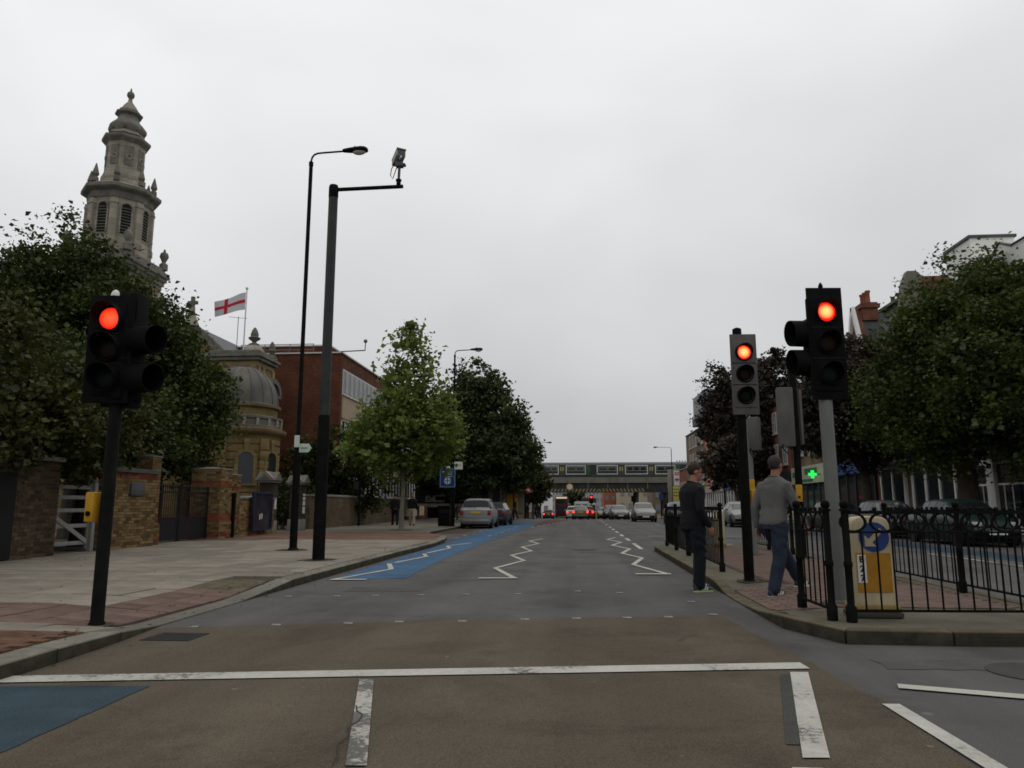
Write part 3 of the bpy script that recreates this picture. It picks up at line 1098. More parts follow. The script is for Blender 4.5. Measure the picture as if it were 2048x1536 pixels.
def brickwork(parent, x0, x1, y0, y1, z0, z1, sides, single=True, bands=(), base=M_stock, ch=0.078, bl=0.232, core=True, seed=1):
    """lay bricks on the named faces of a box, on a recessed mortar core"""
    r2 = random.Random(seed)
    if core:
        MB().box(x0 + 0.012, x1 - 0.012, y0 + 0.012, y1 - 0.012, z0, z1 - 0.004).build('mortar_core', M_mortar, parent)
    join = {}
    n = int(round((z1 - z0) / ch))
    for c in range(n):
        z = z0 + (c + 0.5) * (z1 - z0) / n
        m = base
        for (a, b, mm) in bands:
            if a <= z <= b:
                m = mm
        for sd in sides:
            ln = (x1 - x0) if sd in ('-y', '+y') else (y1 - y0)
            k = max(1, int(round(ln / bl)))
            w = ln / k
            off = (w / 2 if c % 2 else 0)
            s = -off
            while s < ln - 0.01:
                a, b = max(s, 0), min(s + w, ln)
                s += w
                if b - a < 0.03:
                    continue
                mid, sz = (a + b) / 2, b - a - 0.011
                pr = r2.uniform(-0.003, 0.003)
                dep = 0.05
                if sd == '-y':
                    loc, d = (x0 + mid, y0 + dep / 2 + pr, z), (sz, dep, ch - 0.012)
                elif sd == '+y':
                    loc, d = (x0 + mid, y1 - dep / 2 + pr, z), (sz, dep, ch - 0.012)
                elif sd == '+x':
                    loc, d = (x1 - dep / 2 + pr, y0 + mid, z), (dep, sz, ch - 0.012)
                else:
                    loc, d = (x0 + dep / 2 + pr, y0 + mid, z), (dep, sz, ch - 0.012)
                if single:
                    put('brick', brick_unit(m), parent, loc, (0, 0, 0), d)
                else:
                    join.setdefault(m.name, (MB(), m))[0].cbox(loc, d)
    for mb, m in join.values():
        o = mb.build('brick_facing', m, parent)
        o['kind'] = 'stuff'


M_redbrick2 = M_redbrick
M_coping = mat('stone_coping', (0.2, 0.19, 0.17), 0.9, var=0.25, scale=4)


def coping(parent, x0, x1, y0, y1, z, h=0.09, o=0.05, m=M_coping, rise=0.05):
    mb = MB()
    mb.box(x0 - o, x1 + o, y0 - o, y1 + o, z, z + h)
    cx, cy = (x0 + x1) / 2, (y0 + y1) / 2
    q = [(x0 - o, y0 - o, z + h), (x1 + o, y0 - o, z + h), (x1 + o, y1 + o, z + h), (x0 - o, y1 + o, z + h)]
    mb.add([(a * 0.98 + cx * 0.02, b * 0.98 + cy * 0.02, c + 0.001) for a, b, c in q] + [(cx, cy, z + h + rise)], [(0, 1, 4), (1, 2, 4), (2, 3, 4), (3, 0, 4)])
    return mb.build('coping', m, parent)


# dark near wall with a recessed doorway
w = thing('boundary_wall', 'dark brick boundary wall with black recess at the left edge under the trees', 'wall', (-11.35, 13.0, 0.12))
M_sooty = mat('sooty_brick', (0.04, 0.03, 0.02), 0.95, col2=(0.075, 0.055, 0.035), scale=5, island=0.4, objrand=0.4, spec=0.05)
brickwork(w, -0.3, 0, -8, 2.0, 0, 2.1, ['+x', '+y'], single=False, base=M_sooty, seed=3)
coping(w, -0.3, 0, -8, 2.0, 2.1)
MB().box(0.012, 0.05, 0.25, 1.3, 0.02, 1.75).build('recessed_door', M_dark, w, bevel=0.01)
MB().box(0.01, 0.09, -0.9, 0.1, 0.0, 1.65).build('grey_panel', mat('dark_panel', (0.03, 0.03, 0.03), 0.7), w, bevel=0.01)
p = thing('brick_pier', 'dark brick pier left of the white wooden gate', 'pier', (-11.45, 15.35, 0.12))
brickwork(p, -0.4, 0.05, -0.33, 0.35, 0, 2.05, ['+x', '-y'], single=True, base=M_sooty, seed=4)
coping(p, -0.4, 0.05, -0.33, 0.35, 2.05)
# white wooden gate
g = thing('wooden_gate', 'white five-bar wooden gate behind the left traffic light pole', 'gate', (-11.75, 15.75, 0.12), R(90))
M_gate = mat('gate_paint', (0.2, 0.2, 0.185), 0.7, var=0.12, scale=6)
for z in (0.22, 0.62, 0.98, 1.28, 1.52):
    MB().box(0, 1.55, -0.02, 0.02, z - 0.045, z + 0.045).build('gate_rail', M_gate, g, bevel=0.006)
for x in (0.0, 1.5):
    MB().box(x, x + 0.1, -0.026, 0.026, 0.06, 1.62).build('gate_stile', M_gate, g, bevel=0.006)
MB().bar((0.08, -0.03, 0.95), (1.48, -0.03, 0.24), 0.03, 0.1).build('gate_brace', M_gate, g)
gp = thing('gate_post', 'white capped post standing just behind the yellow button box', 'post', (-11.7, 17.35, 0.12))
MB().box(-0.06, 0.06, -0.06, 0.06, 0, 1.65).build('post', M_gate, gp, bevel=0.01)
MB().ball((0, 0, 1.7), 0.07).build('cap', M_gate, gp, smooth=True)
# back wall behind the white gate
bw = thing('churchyard_wall', 'shadowed brick wall set back behind the white wooden gate', 'wall', (-14.2, 13.0, 0.12))
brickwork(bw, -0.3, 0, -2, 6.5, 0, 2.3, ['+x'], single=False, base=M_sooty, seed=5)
# wall between gate post and first pier
w2 = thing('boundary_wall', 'mottled stock brick wall between the white gate and the tall gate pier', 'wall', (-11.6, 17.5, 0.12))
brickwork(w2, -0.3, 0, 0, 2.42, 0, 1.95, ['+x', '-y'], single=False, seed=6, bands=[(1.8, 1.95, M_redbrick)])
coping(w2, -0.3, 0, 0, 2.38, 1.95, m=M_slate)
pl_ = MB().box(0.012, 0.04, 1.15, 1.75, 1.35, 1.7).build('plaque', M_slate, w2, bevel=0.004)
# iron gate piers
BANDS = [(0.05, 0.2, M_redbrick), (0.52, 0.82, M_redbrick), (1.78, 1.9, M_redbrick)]


def pier(label, x, y, dx, dy, h, seed, band=BANDS, plinth=True):
    t = thing('brick_pier', label, 'pier', (x, y, 0.12), 0, 'stock brick piers of the church gateway')
    brickwork(t, -dx, 0, 0, dy, 0.62, h, ['-y', '+x'], single=True, bands=[(a, b, m) for a, b, m in band], seed=seed)
    brickwork(t, -dx - 0.05, 0.05, -0.05, dy + 0.05, 0, 0.55, ['-y', '+x'], single=True, bands=[(a, b, m) for a, b, m in band], seed=seed + 50)
    mb = MB()
    a, b, c, d = -dx - 0.05, 0.05, -0.05, dy + 0.05
    vs = [(a, c, 0.55), (b, c, 0.55), (b, d, 0.55), (a, d, 0.55), (-dx, 0, 0.62), (0, 0, 0.62), (0, dy, 0.62), (-dx, dy, 0.62)]
    mb.add(vs, [(0, 1, 5, 4), (1, 2, 6, 5), (2, 3, 7, 6), (3, 0, 4, 7)])
    mb.build('plinth_splay', M_redbrick, t)
    coping(t, -dx, 0, 0, dy, h, 0.03, 0.02, M_white if False else M_coping, 0.07)
    return t


pier('tall brick gate pier with red bands left of the iron gates', -11.82, 20.0, 0.5, 0.45, 2.45, 11)
pier('square stock brick gate pier with red bands right of the iron gates', -11.8, 24.1, 1.05, 0.8, 2.3, 12)
w3 = thing('boundary_wall', 'low brick wall holding the blue framed noticeboard beside the gate pier', 'wall', (-11.9, 24.96, 0.12))
brickwork(w3, -0.6, 0, 0, 0.85, 0, 2.15, ['+x', '-y'], single=False, bands=[(0.5, 0.8, M_redbrick), (1.6, 1.75, M_redbrick)], seed=13)
brickwork(w3, -0.6, -0.1, 0.85, 4.2, 0, 1.35, ['+x', '-y'], single=False, seed=14)
coping(w3, -0.6, 0, 0, 0.85, 2.15, 0.03, 0.02)
coping(w3, -0.6, -0.1, 0.9, 4.2, 1.35, 0.06, 0.04)
dp = thing('drainpipe', 'black iron drainpipe in the corner beside the square gate pier', 'pipe', (-11.74, 24.98, 0.12))
MB().cyl((0, 0, 0), (0, 0, 1.5), 0.07, n=10).build('pipe', M_black, dp, smooth=True)
MB().cyl((0, 0, 1.42), (0, 0, 1.52), 0.09, n=10).build('collar', M_black, dp, smooth=True)
# iron gates between the piers
IRON = mat('black_iron', (0.012, 0.012, 0.013), 0.45, var=0.4, scale=9)
for i, (y0, lab) in enumerate(((20.48, 'left leaf of the black iron churchyard gate with spear tops'), (22.28, 'right leaf of the black iron churchyard gate beside the square pier'))):
    t = thing('iron_gate', lab, 'gate', (-12.2, y0, 0.12), R(90), 'black iron churchyard gates')
    for z in (0.08, 0.72, 1.5):
        MB().box(0, 1.76, -0.015, 0.015, z - 0.022, z + 0.022).build('rail', IRON, t)
    for x in (0.02, 1.74):
        MB().box(x - 0.025, x + 0.025, -0.025, 0.025, 0.03, 1.72).build('stile', IRON, t)
    bm_ = MB().cyl((0, 0, 0.06), (0, 0, 1.62), 0.011, n=6).tube([(0, 0, 1.6), (0, 0, 1.66), (0, 0, 1.78)], [0.011, 0.028, 0.002], 6).mesh('bar', IRON)
    for k in range(14):
        put('bar', bm_, t, (0.13 + k * 0.115, 0, 0))
    MB().box(0.05, 1.71, -0.006, 0.006, 0.1, 0.7).build('lower_panel', IRON, t)
# noticeboard
nb = thing('noticeboard', 'dark glazed noticeboard with blue frame on the low brick wall', 'noticeboard', (-11.9, 26.7, 0.3), R(90))
MB().box(-0.0, 1.7, -0.12, -0.03, 0, 1.42).build('cabinet', mat('notice_dark', (0.02, 0.018, 0.03), 0.25, var=0.5, scale=3, spec=0.6), nb, bevel=0.01)
M_bluef = mat('blue_frame', (0.02, 0.03, 0.06), 0.5)
for a in ((0, 0.07, 0, 1.42), (1.63, 1.7, 0, 1.42), (0.07, 1.63, 0, 0.07), (0.07, 1.63, 1.35, 1.42)):
    MB().box(a[0], a[1], -0.15, -0.121, a[2], a[3]).build('frame', M_bluef, nb)
for (a, b, c) in ((0.35, 0.55, M_redbrick), (0.55, 0.4, M_white), (0.72, 0.42, M_white)):
    MB().box(a, a + 0.08, -0.128, -0.1205, b, b + 0.2).build('notice', c, nb)
# stone gate posts with pediment caps
for i, (x, y, lab) in enumerate(((-12.05, 28.95, 'dark stone gatepost with pediment cap and white notice, nearer the noticeboard'), (-12.05, 32.2, 'stone gatepost with pediment cap and column of white notices behind the lamp post'))):
    t = thing('stone_gatepost', lab, 'gatepost', (x, y, 0.12), 0, 'stone gateposts with pediment caps')
    MB().box(-0.6, 0.02, 0, 0.62, 0, 0.5).build('plinth', M_coping, t, bevel=0.02)
    brickwork(t, -0.55, 0, 0.04, 0.58, 0.5, 2.0, ['-y', '+x'], single=False, base=mat('dark_brick', (0.05, 0.04, 0.03), 0.95, var=0.3, island=0.3), seed=20 + i)
    MB().box(-0.66, 0.1, -0.06, 0.68, 2.0, 2.1).build('cornice', M_stone_d, t, bevel=0.012)
    capm = MB()
    capm.vprism([(-0.7, 2.1), (0.14, 2.1), (-0.28, 2.46)], -0.08, 0.7)
    capm.build('pediment_front', M_stone, t)
    cap2 = MB().xprism([(-0.1, 2.103), (0.72, 2.103), (0.31, 2.44)], -0.69, 0.145)
    cap2.build('pediment_side', M_stone_d, t)
    tri = MB().vprism([(-0.48, 2.16), (-0.08, 2.16), (-0.28, 2.34)], -0.1, -0.082)
    tri.build('tympanum', M_stone_d, t)
    nz = ((0.95, 1.4),) if i == 0 else ((0.75, 1.05), (1.1, 1.3), (1.34, 1.48), (1.52, 1.62))
    for a, b in nz:
        MB().box(0.004, 0.016, 0.18, 0.46, a, b).build('notice', M_white, t)
# wall continuing past the trees
w4 = thing('boundary_wall', 'long low brick wall running on behind the young tree towards the parked cars', 'wall', (-12.5, 34.6, 0.12))
MB().box(-0.3, 0, 0, 19, 0, 1.55).build('brick_face', brickmat('wall_brick', (0.14, 0.105, 0.06), (0.09, 0.065, 0.04), (0.09, 0.08, 0.065)), w4)
coping(w4, -0.3, 0, 0, 19, 1.55, 0.08, 0.04)

# ---------------------------------------------------------------- church
ch = thing('church', 'stone church with tall tiered steeple, domed apse and gabled nave behind the left trees', 'church', (-29.6, 45.0, 0.1))
C8 = R(22.5)


def zs(z):
    return z if z < 25.7 else 25.7 + (z - 25.7) * 0.76


def oct_(prof, m, name, smooth=False, n=8, a0=C8, c=(0, 0, 0), parent=ch):
    return MB().lathe([(r_ * (0.84 if z_ < 25.9 else 1.0), z_) for r_, z_ in prof], c, n, a0).build(name, m, parent, smooth=smooth)


k8 = 1 / math.cos(PI / 8)
M_towerbrick = brickmat('tower_brick', (0.26, 0.20, 0.12), (0.2, 0.14, 0.085), (0.18, 0.16, 0.12))
MB().box(-2.05, 2.05, -2.05, 2.05, 0, 15.7).build('tower_base', M_towerbrick, ch)
for sx in (-1, 1):
    for sy in (-1, 1):
        MB().box(sx * 1.9 - 0.25, sx * 1.9 + 0.25, sy * 1.9 - 0.25, sy * 1.9 + 0.25, 0, 15.6).build('tower_pilaster', M_stone, ch)
        u = MB().lathe([(0.28, 17.2), (0.28, 17.6), (0.12, 17.75), (0.16, 17.85), (0.3, 18.15), (0.24, 18.4), (0.1, 18.5), (0.05, 18.7)], (sx * 2.1, sy * 2.1, 0), 12)
        u.build('urn', M_stone_d, ch, smooth=True)
cm = MB()
for (e, z0, z1) in ((2.1, 15.7, 16.0), (2.2, 16.0, 16.3), (2.32, 16.3, 16.55), (2.46, 16.55, 16.75), (2.3, 16.75, 17.0), (2.2, 17.0, 17.25)):
    cm.box(-e, e, -e, e, z0, z1)
cm.build('tower_cornice', M_stone_d, ch, bevel=0.03)
# belfry with arched louvred openings
rb = 2.32
oct_([(rb + 0.2, 17.2), (rb + 0.2, 17.7), (rb + 0.15, 17.95), (rb + 0.12, 18.05), (rb + 0.12, 18.3), (rb, 18.35), (rb, 20.75), (rb + 0.02, 21.0)], M_stone, 'belfry_wall')
ap = rb * 0.84 * math.cos(PI / 8)
for k in range(8):
    a = R(-90 + k * 45)
    bz = MB()
    arch = [(-0.3, 18.6), (0.3, 18.6), (0.3, 20.35)] + [(0.3 * math.cos(t), 20.35 + 0.3 * math.sin(t)) for t in [PI * i / 8 for i in range(1, 8)]] + [(-0.3, 20.35)]
    bz.vprism(arch, -(ap + 0.02), -(ap - 0.2))
    vo = bz.build('belfry_opening', M_dark, ch, rotz=k * PI / 4)
    lv = MB()
    for i in range(9):
        lv.bar((-0.3, -(ap + 0.035), 18.72 + i * 0.2), (0.3, -(ap + 0.035), 18.72 + i * 0.2), 0.05, 0.04)
    lv.build('louvre', M_stone_d, vo)
    hd = MB()
    o_ = [(0.3 * math.cos(t), 20.35 + 0.3 * math.sin(t)) for t in [PI * i / 8 for i in range(9)]]
    p_ = [(0.4 * math.cos(t), 20.35 + 0.4 * math.sin(t)) for t in [PI * i / 8 for i in range(9)]]
    for i in range(8):
        hd.vprism([o_[i], p_[i], p_[i + 1], o_[i + 1]], -(ap + 0.06), -(ap - 0.05))
    hd.box(-0.4, -0.3, -(ap + 0.055), -(ap - 0.05), 18.6, 20.35)
    hd.box(0.3, 0.4, -(ap + 0.055), -(ap - 0.05), 18.6, 20.35)
    hd.build('arch_surround', M_stone, vo)
    # corner pilaster
    b = a + PI / 8
    pm = MB().box(-0.22, 0.22, -0.12, 0.12, 17.95, 20.9).box(-0.27, 0.27, -0.17, 0.17, 17.7, 18.1).box(-0.26, 0.26, -0.16, 0.16, 20.55, 20.68)
    o = pm.build('pilaster', M_stone, ch, rotz=b + PI / 2)
    o.location = ((rb + 0.02) * 0.84 * math.cos(b), (rb + 0.02) * 0.84 * math.sin(b), 0)
    pn = MB().lathe([(0.2, 22.1), (0.2, 22.35), (0.12, 22.42), (0.22, 22.6), (0.15, 22.9), (0.03, 23.35)], ((rb - 0.02) * 0.84 * math.cos(b), (rb - 0.02) * 0.84 * math.sin(b), 0), 10)
    pn.build('pinnacle', M_stone_d, ch, smooth=True)
oct_([(rb + 0.1, 21.0), (rb + 0.16, 21.3), (rb + 0.2, 21.4), (rb + 0.55, 21.55), (rb + 0.62, 21.62), (rb + 0.62, 21.82), (rb + 0.3, 21.9)], M_stone_d, 'belfry_cornice')
oct_([(rb + 0.25, 21.88), (rb + 0.05, 22.1), (rb - 0.45, 22.2), (1.72, 22.5), (1.66, 22.55), (1.66, 22.95), (1.58, 23.0), (1.45, 23.4), (1.45, 25.1), (1.5, 25.3)], M_stone, 'lantern_stage')
for k in range(8):
    pm = MB().box(-0.27, 0.27, -1.165, -1.08, 23.6, 25.0)
    o = pm.build('lantern_panel', M_stone_d, ch, rotz=k * PI / 4)
    MB().tube([(0.17 * math.cos(t), -1.18, 24.2 + 0.17 * math.sin(t)) for t in [2 * PI * i / 12 for i in range(13)]], 0.035, 6).build('roundel', M_stone, o, smooth=True)
oct_([(1.5, 25.25), (1.6, 25.35), (1.78, 25.5), (1.82, 25.56), (1.82, 25.72), (1.5, 25.8)], M_stone_d, 'lantern_cornice')
oct_([(1.3, 25.9), (1.12, 25.95), (1.1, 26.15), (1.02, 26.22)], M_stone, 'dome_drum')
MB().lathe([(1.02, 26.2), (1.1, 26.35), (1.16, 26.55), (1.1, 26.75), (0.92, 26.95), (0.74, 27.15), (0.66, 27.35), (0.64, 27.5)], n=16, a0=C8).build('bell_dome', M_stone_d, ch, smooth=True)
for k in range(8):
    b = R(-90 + k * 45) + PI / 8
    MB().ball((1.02 * math.cos(b), 1.02 * math.sin(b), 26.5), 0.19, 10, 8, sz=1.4).build('scroll', M_stone_d, ch, smooth=True)
oct_([(0.64, 27.45), (0.7, 27.52), (0.84, 27.6), (0.88, 27.64), (0.88, 27.74), (0.7, 27.78)], M_stone_d, 'upper_cornice')
oct_([(0.66, 27.76), (0.68, 27.95), (0.56, 28.05), (0.42, 28.3), (0.24, 28.55), (0.15, 28.68), (0.13, 28.85)], M_stone, 'spire_cap')
MB().lathe([(0.1, 28.82), (0.12, 28.92), (0.22, 29.06), (0.25, 29.2), (0.2, 29.36), (0.09, 29.46), (0.05, 29.5), (0.07, 29.56), (0.02, 29.72)], n=14).build('finial', M_stone_d, ch, smooth=True)
for o in list(ch.children):
    o.location.x -= 0.7
# nave gable with cross
nv = MB()
nv.vprism([(4.2, 0), (10.6, 0), (10.6, 8.6), (7.4, 11.4), (4.2, 8.6)], -4.5, 12)
nv.build('nave', M_buffstone, ch)
for s in (-1, 1):
    MB().bar((7.4 + s * 3.5, -4.65, 8.55), (7.4, -4.65, 11.62), 0.4, 0.2, up=(0, 1, 0)).build('gable_coping', M_stone_d, ch)
    MB().add([(7.4 + s * 3.7, -4.4, 8.62), (7.4 + s * 3.7, 12.2, 8.62), (7.4, 12.2, 11.62), (7.4, -4.4, 11.62)], [(0, 1, 2, 3)]).build('nave_roof', M_slate, ch)
MB().lathe([(0.5, 11.45), (0.3, 11.9), (0.16, 12.4), (0.16, 12.6)], (7.4, -4.6, 0), 8).build('cross_base', M_stone, ch)
MB().box(7.3, 7.5, -4.7, -4.5, 12.5, 13.25).box(7.1, 7.7, -4.69, -4.51, 12.78, 12.98).build('gable_cross', M_stone_d, ch, bevel=0.03)
# domed apse (rotunda)
ax, ay = 13.05, -9.6
rr = 1.95
prof = [(rr + 0.12, 0), (rr + 0.12, 0.9), (rr, 1.0)]
z = 1.0
while z < 4.2:
    prof += [(rr, z), (rr, z + 0.31), (rr - 0.05, z + 0.325), (rr - 0.05, z + 0.365), (rr, z + 0.38)]
    z += 0.38
prof += [(rr, 4.3), (rr + 0.05, 4.45), (rr + 0.22, 4.55), (rr + 0.28, 4.66), (rr + 0.28, 4.76), (rr + 0.05, 4.82)]
MB().lathe(prof, (ax, ay, 0), 48).build('apse_wall', M_buffstone, ch, smooth=True)
MB().lathe([(rr + 0.08, 4.8), (rr + 0.08, 4.92), (rr, 4.95), (rr, 5.25), (rr + 0.08, 5.28), (rr + 0.08, 5.38), (rr - 0.1, 5.42), (rr - 0.12, 5.44)], (ax, ay, 0), 48).build('apse_balustrade', M_stone_d, ch, smooth=True)
for k in range(14):
    a = R(-150 + k * 18)
    o = MB().box(-0.07, 0.07, -0.04, 0.04, 4.93, 5.27).build('balustrade_pier', M_stone, ch, rotz=a + PI / 2)
    o.location = (ax + (rr + 0.04) * math.cos(a), ay + (rr + 0.04) * math.sin(a), 0)
MB().lathe([(rr - 0.2, 5.4), (rr - 0.2, 5.8), (rr - 0.06, 5.86), (rr - 0.04, 5.96), (rr - 0.14, 6.0)], (ax, ay, 0), 48).build('dome_drum', M_buffstone, ch, smooth=True)
dome = [(rr - 0.05, 5.9), (rr - 0.05, 6.0), (rr - 0.16, 6.03), (rr - 0.16, 6.03)]
for i in range(11):
    t = i / 10 * PI / 2 * 0.86
    dome.append(((rr - 0.18) * math.cos(t) ** 0.9, 6.05 + 1.95 * math.sin(t)))
MB().lathe(dome, (ax, ay, 0), 48).build('apse_dome', M_lead, ch, smooth=True)
for k in range(12):
    a = R(-170 + k * 20)
    MB().tube([(ax + (r_ + 0.01) * math.cos(a), ay + (r_ + 0.01) * math.sin(a), z_) for r_, z_ in dome[4:]], 0.03, 6).build('dome_rib', M_lead, ch)
for a in (R(-118), R(-55), R(-15)):
    arch = [(-0.34, 2.15), (0.34, 2.15), (0.34, 3.3)] + [(0.34 * math.cos(t), 3.3 + 0.34 * math.sin(t)) for t in [PI * i / 8 for i in range(1, 8)]] + [(-0.34, 3.3)]
    wo = MB().vprism(arch, -0.03, 0.25).build('apse_window', M_glass, ch, rotz=a + PI / 2)
    wo.location = (ax + rr * math.cos(a), ay + rr * math.sin(a), 0)
    sr = MB()
    o_ = [(0.34 * math.cos(t), 3.3 + 0.34 * math.sin(t)) for t in [PI * i / 10 for i in range(11)]]
    p_ = [(0.5 * math.cos(t), 3.3 + 0.5 * math.sin(t)) for t in [PI * i / 10 for i in range(11)]]
    for i in range(10):
        sr.vprism([o_[i], p_[i], p_[i + 1], o_[i + 1]], -0.07, 0.1)
    sr.box(-0.5, -0.34, -0.068, 0.1, 2.15, 3.3).box(0.34, 0.5, -0.068, 0.1, 2.15, 3.3)
    sr.vprism([(-0.09, 3.62), (0.09, 3.62), (0.14, 4.25), (-0.14, 4.25)], -0.1, 0.05)
    sr.box(-0.55, 0.55, -0.1, 0.05, 2.03, 2.15)
    sr.build('window_surround', M_buffstone, wo)
for a in (R(-88), R(-30)):
    o = MB().box(-0.22, 0.22, -0.08, 0.1, 0.9, 4.3).build('apse_pilaster', M_buffstone, ch, rotz=a + PI / 2)
    o.location = (ax + rr * math.cos(a), ay + rr * math.sin(a), 0)
    for i in range(7):
        MB().box(-0.25, 0.25, -0.11, -0.079, 1.05 + i * 0.45, 1.42 + i * 0.45).build('block', M_buffstone, o, bevel=0.015)
# attic block behind the dome with segmental hood and urns
AX0, AX1, AY0, AY1 = 9.6, 13.35, -8.7, -6.5
MB().box(AX0, AX1, AY0, AY1, 0, 9.0).build('attic_block', M_buffstone, ch)
for e, z0, z1 in ((0.14, 8.55, 8.72), (0.24, 8.72, 8.86), (0.1, 8.86, 9.08)):
    MB().box(AX0 - e, AX1 + e, AY0 - e, AY1 + e, z0, z1).build('attic_cornice', M_stone_d, ch, bevel=0.02)
for z in (6.95, 8.25):
    MB().box(AX0 - 0.04, AX1 + 0.04, AY0 - 0.04, AY1 + 0.04, z, z + 0.06).build('string_course', M_stone_d, ch)
for y in (AY0 + 0.2, AY0 + 0.75, AY1 - 0.2):
    MB().box(AX1, AX1 + 0.07, y - 0.14, y + 0.14, 7.02, 8.25).build('attic_pilaster', M_buffstone, ch, bevel=0.01)
for x in (AX1 - 0.2, AX1 - 1.3):
    MB().box(x - 0.16, x + 0.16, AY0 - 0.07, AY0, 7.02, 8.25).build('attic_pilaster', M_buffstone, ch, bevel=0.01)
yc = (AY0 + AY1) / 2 + 0.1
hood = MB()
o_ = [(yc + 0.72 * math.cos(t), 6.95 + 0.55 * math.sin(t)) for t in [PI * i / 12 for i in range(13)]]
p_ = [(yc + 0.98 * math.cos(t), 6.95 + 0.8 * math.sin(t)) for t in [PI * i / 12 for i in range(13)]]
for i in range(12):
    hood.xprism([o_[i], p_[i], p_[i + 1], o_[i + 1]], AX1 - 0.02, AX1 + 0.5)
hood.build('segmental_hood', M_lead, ch)
MB().box(AX1, AX1 + 0.45, yc - 1.1, yc + 1.1, 6.8, 6.95).build('hood_ledge', M_stone_d, ch, bevel=0.02)
URN = [(0.3, 0), (0.3, 0.12), (0.1, 0.22), (0.14, 0.3), (0.3, 0.42), (0.33, 0.5), (0.2, 0.58), (0.22, 0.7), (0.15, 0.95), (0.05, 1.12)]
MB().lathe([(0.52, 9.05), (0.5, 9.2), (0.36, 9.38), (0.15, 9.45)], (AX1 - 0.45, AY0 + 0.5, 0), 20).build('urn_base', M_stone, ch, smooth=True)
MB().lathe([(r_ * 0.95, z_ * 0.9 + 9.38) for r_, z_ in URN], (AX1 - 0.45, AY0 + 0.5, 0), 16).build('urn', M_stone_d, ch, smooth=True)
for (x, y, s_) in ((AX1 - 0.1, AY1 - 0.2, 0.8), (AX0 + 0.3, AY0 + 0.3, 0.75)):
    MB().lathe([(r_ * s_, z_ * s_ + 9.05) for r_, z_ in URN], (x, y, 0), 14).build('urn', M_stone_d, ch, smooth=True)
# churchyard hall behind the gate (dim wall)
MB().box(2, 11, -14, -9.5, 0, 3.4).build('vestry', M_buffstone, ch)

# flag
fl = thing('flagpole', 'white flagpole flying a red cross on white flag above the church', 'flag', (-19.9, 42.4, 9.1))
MB().cyl((0, 0, -9), (0, 0, 5.25), 0.06, 0.04, n=10).build('pole', M_white, fl, smooth=True)
MB().ball((0, 0, 5.3), 0.09).build('truck', M_white, fl, smooth=True)


def flagpt(u, v, off=0.0):
    x = -0.06 - u * 1.95
    z = 5.05 - v * 1.1 - u * 0.62 + 0.22 * u * v * 0.9 + 0.05 * math.sin(u * 7)
    y = 0.16 * math.sin(u * 6 + v * 1.2) * u + off
    return (x, y, z)


def flagpatch(name, us, vs, m, off):
    mb = MB()
    for v in vs:
        for u in us:
            mb.v.append(flagpt(u, v, off))
    for j in range(len(vs) - 1):
        for i in range(len(us) - 1):
            a = j * len(us) + i
            mb.f.append((a, a + 1, a + len(us) + 1, a + len(us)))
    return mb.build(name, m, fl, smooth=True)


fc = flagpatch('flag_cloth', [i / 20 for i in range(21)], [i / 8 for i in range(9)], mat('flag_white', (0.5, 0.49, 0.49), 0.9, var=0.08), 0)
M_flagred = mat('flag_red', (0.4, 0.02, 0.035), 0.9)
for off in (-0.012,):
    o = flagpatch('red_cross', [i / 20 for i in range(21)], [0.41, 0.5, 0.59], M_flagred, off)
    o.parent = fc
    o = flagpatch('red_cross', [0.55, 0.6, 0.65], [i / 8 for i in range(9)], M_flagred, off - 0.003)
    o.parent = fc
an = thing('aerial', 'thin television aerial beside the white flagpole', 'aerial', (-19.95, 41.6, 9.2))
MB().cyl((0, 0, 0), (0, 0, 3.2), 0.02, n=6).build('mast', M_galv, an)
MB().bar((-0.6, 0, 3.2), (0.5, 0.1, 3.1), 0.02, 0.02).build('crossbar', M_galv, an)

# ---------------------------------------------------------------- red brick office block
of = thing('office_block', 'red brick office block with white window bands behind the camera pole', 'building', (-14.0, 43.0, 0.1))
MB().box(-14, 0, 0, 26, 0, 10.25).build('wall', M_officebrick, of)
M_fascia = mat('white_fascia', (0.5, 0.49, 0.46), 0.7, var=0.1)
MB().box(-14.05, 0.1, -0.1, 26.1, 10.25, 10.33).build('roof_edge', M_fascia, of)
MB().box(-14, -1.6, 2.4, 22, 10.33, 11.25).build('penthouse', M_officebrick, of)
MB().box(-14, -1.5, 2.3, 22.1, 11.25, 11.33).build('penthouse_edge', M_fascia, of)
MB().box(-7, -3.4, 5, 20, 11.33, 11.7).build('penthouse', M_officebrick, of)
rl = MB()
for z in (10.6, 10.95):
    rl.bar((-6.5, 0.4, z), (-1.9, 0.4, z), 0.04, 0.04)
for x in (-6.5, -5, -3.4, -1.9):
    rl.bar((x, 0.4, 10.33), (x, 0.4, 10.97), 0.04, 0.04)
rl.build('roof_railing', M_galv, of)
M_panel = mat('buff_panel', (0.36, 0.27, 0.19), 0.8, var=0.1)
for fl_ in range(3):
    z1 = 9.35 - fl_ * 3.05
    MB().box(-0.02, 0.05, 0.35, 25.6, z1 - 1.55, z1).build('window_band', M_fascia, of)
    MB().box(-0.02, 0.08, 0.35, 25.6, z1 - 3.0, z1 - 1.62).build('spandrel_panel', M_panel, of)
    MB().box(0, 0.16, 0.3, 25.7, z1 - 1.62, z1 - 1.55).build('sill', M_fascia, of)
    pane = MB().box(0.03, 0.062, 0, 0.78, 0, 1.35).mesh('window', M_glass)
    cas = MB().box(0.062, 0.075, 0, 0.36, 0.05, 1.3).mesh('blind', mat('pale_blind', (0.35, 0.36, 0.35), 0.8))
    for k in range(26):
        wn = put('window', pane, of, (0, 0.5 + k * 0.96, z1 - 1.45))
        put('blind', cas, wn, (0, 0.38, 0.0))
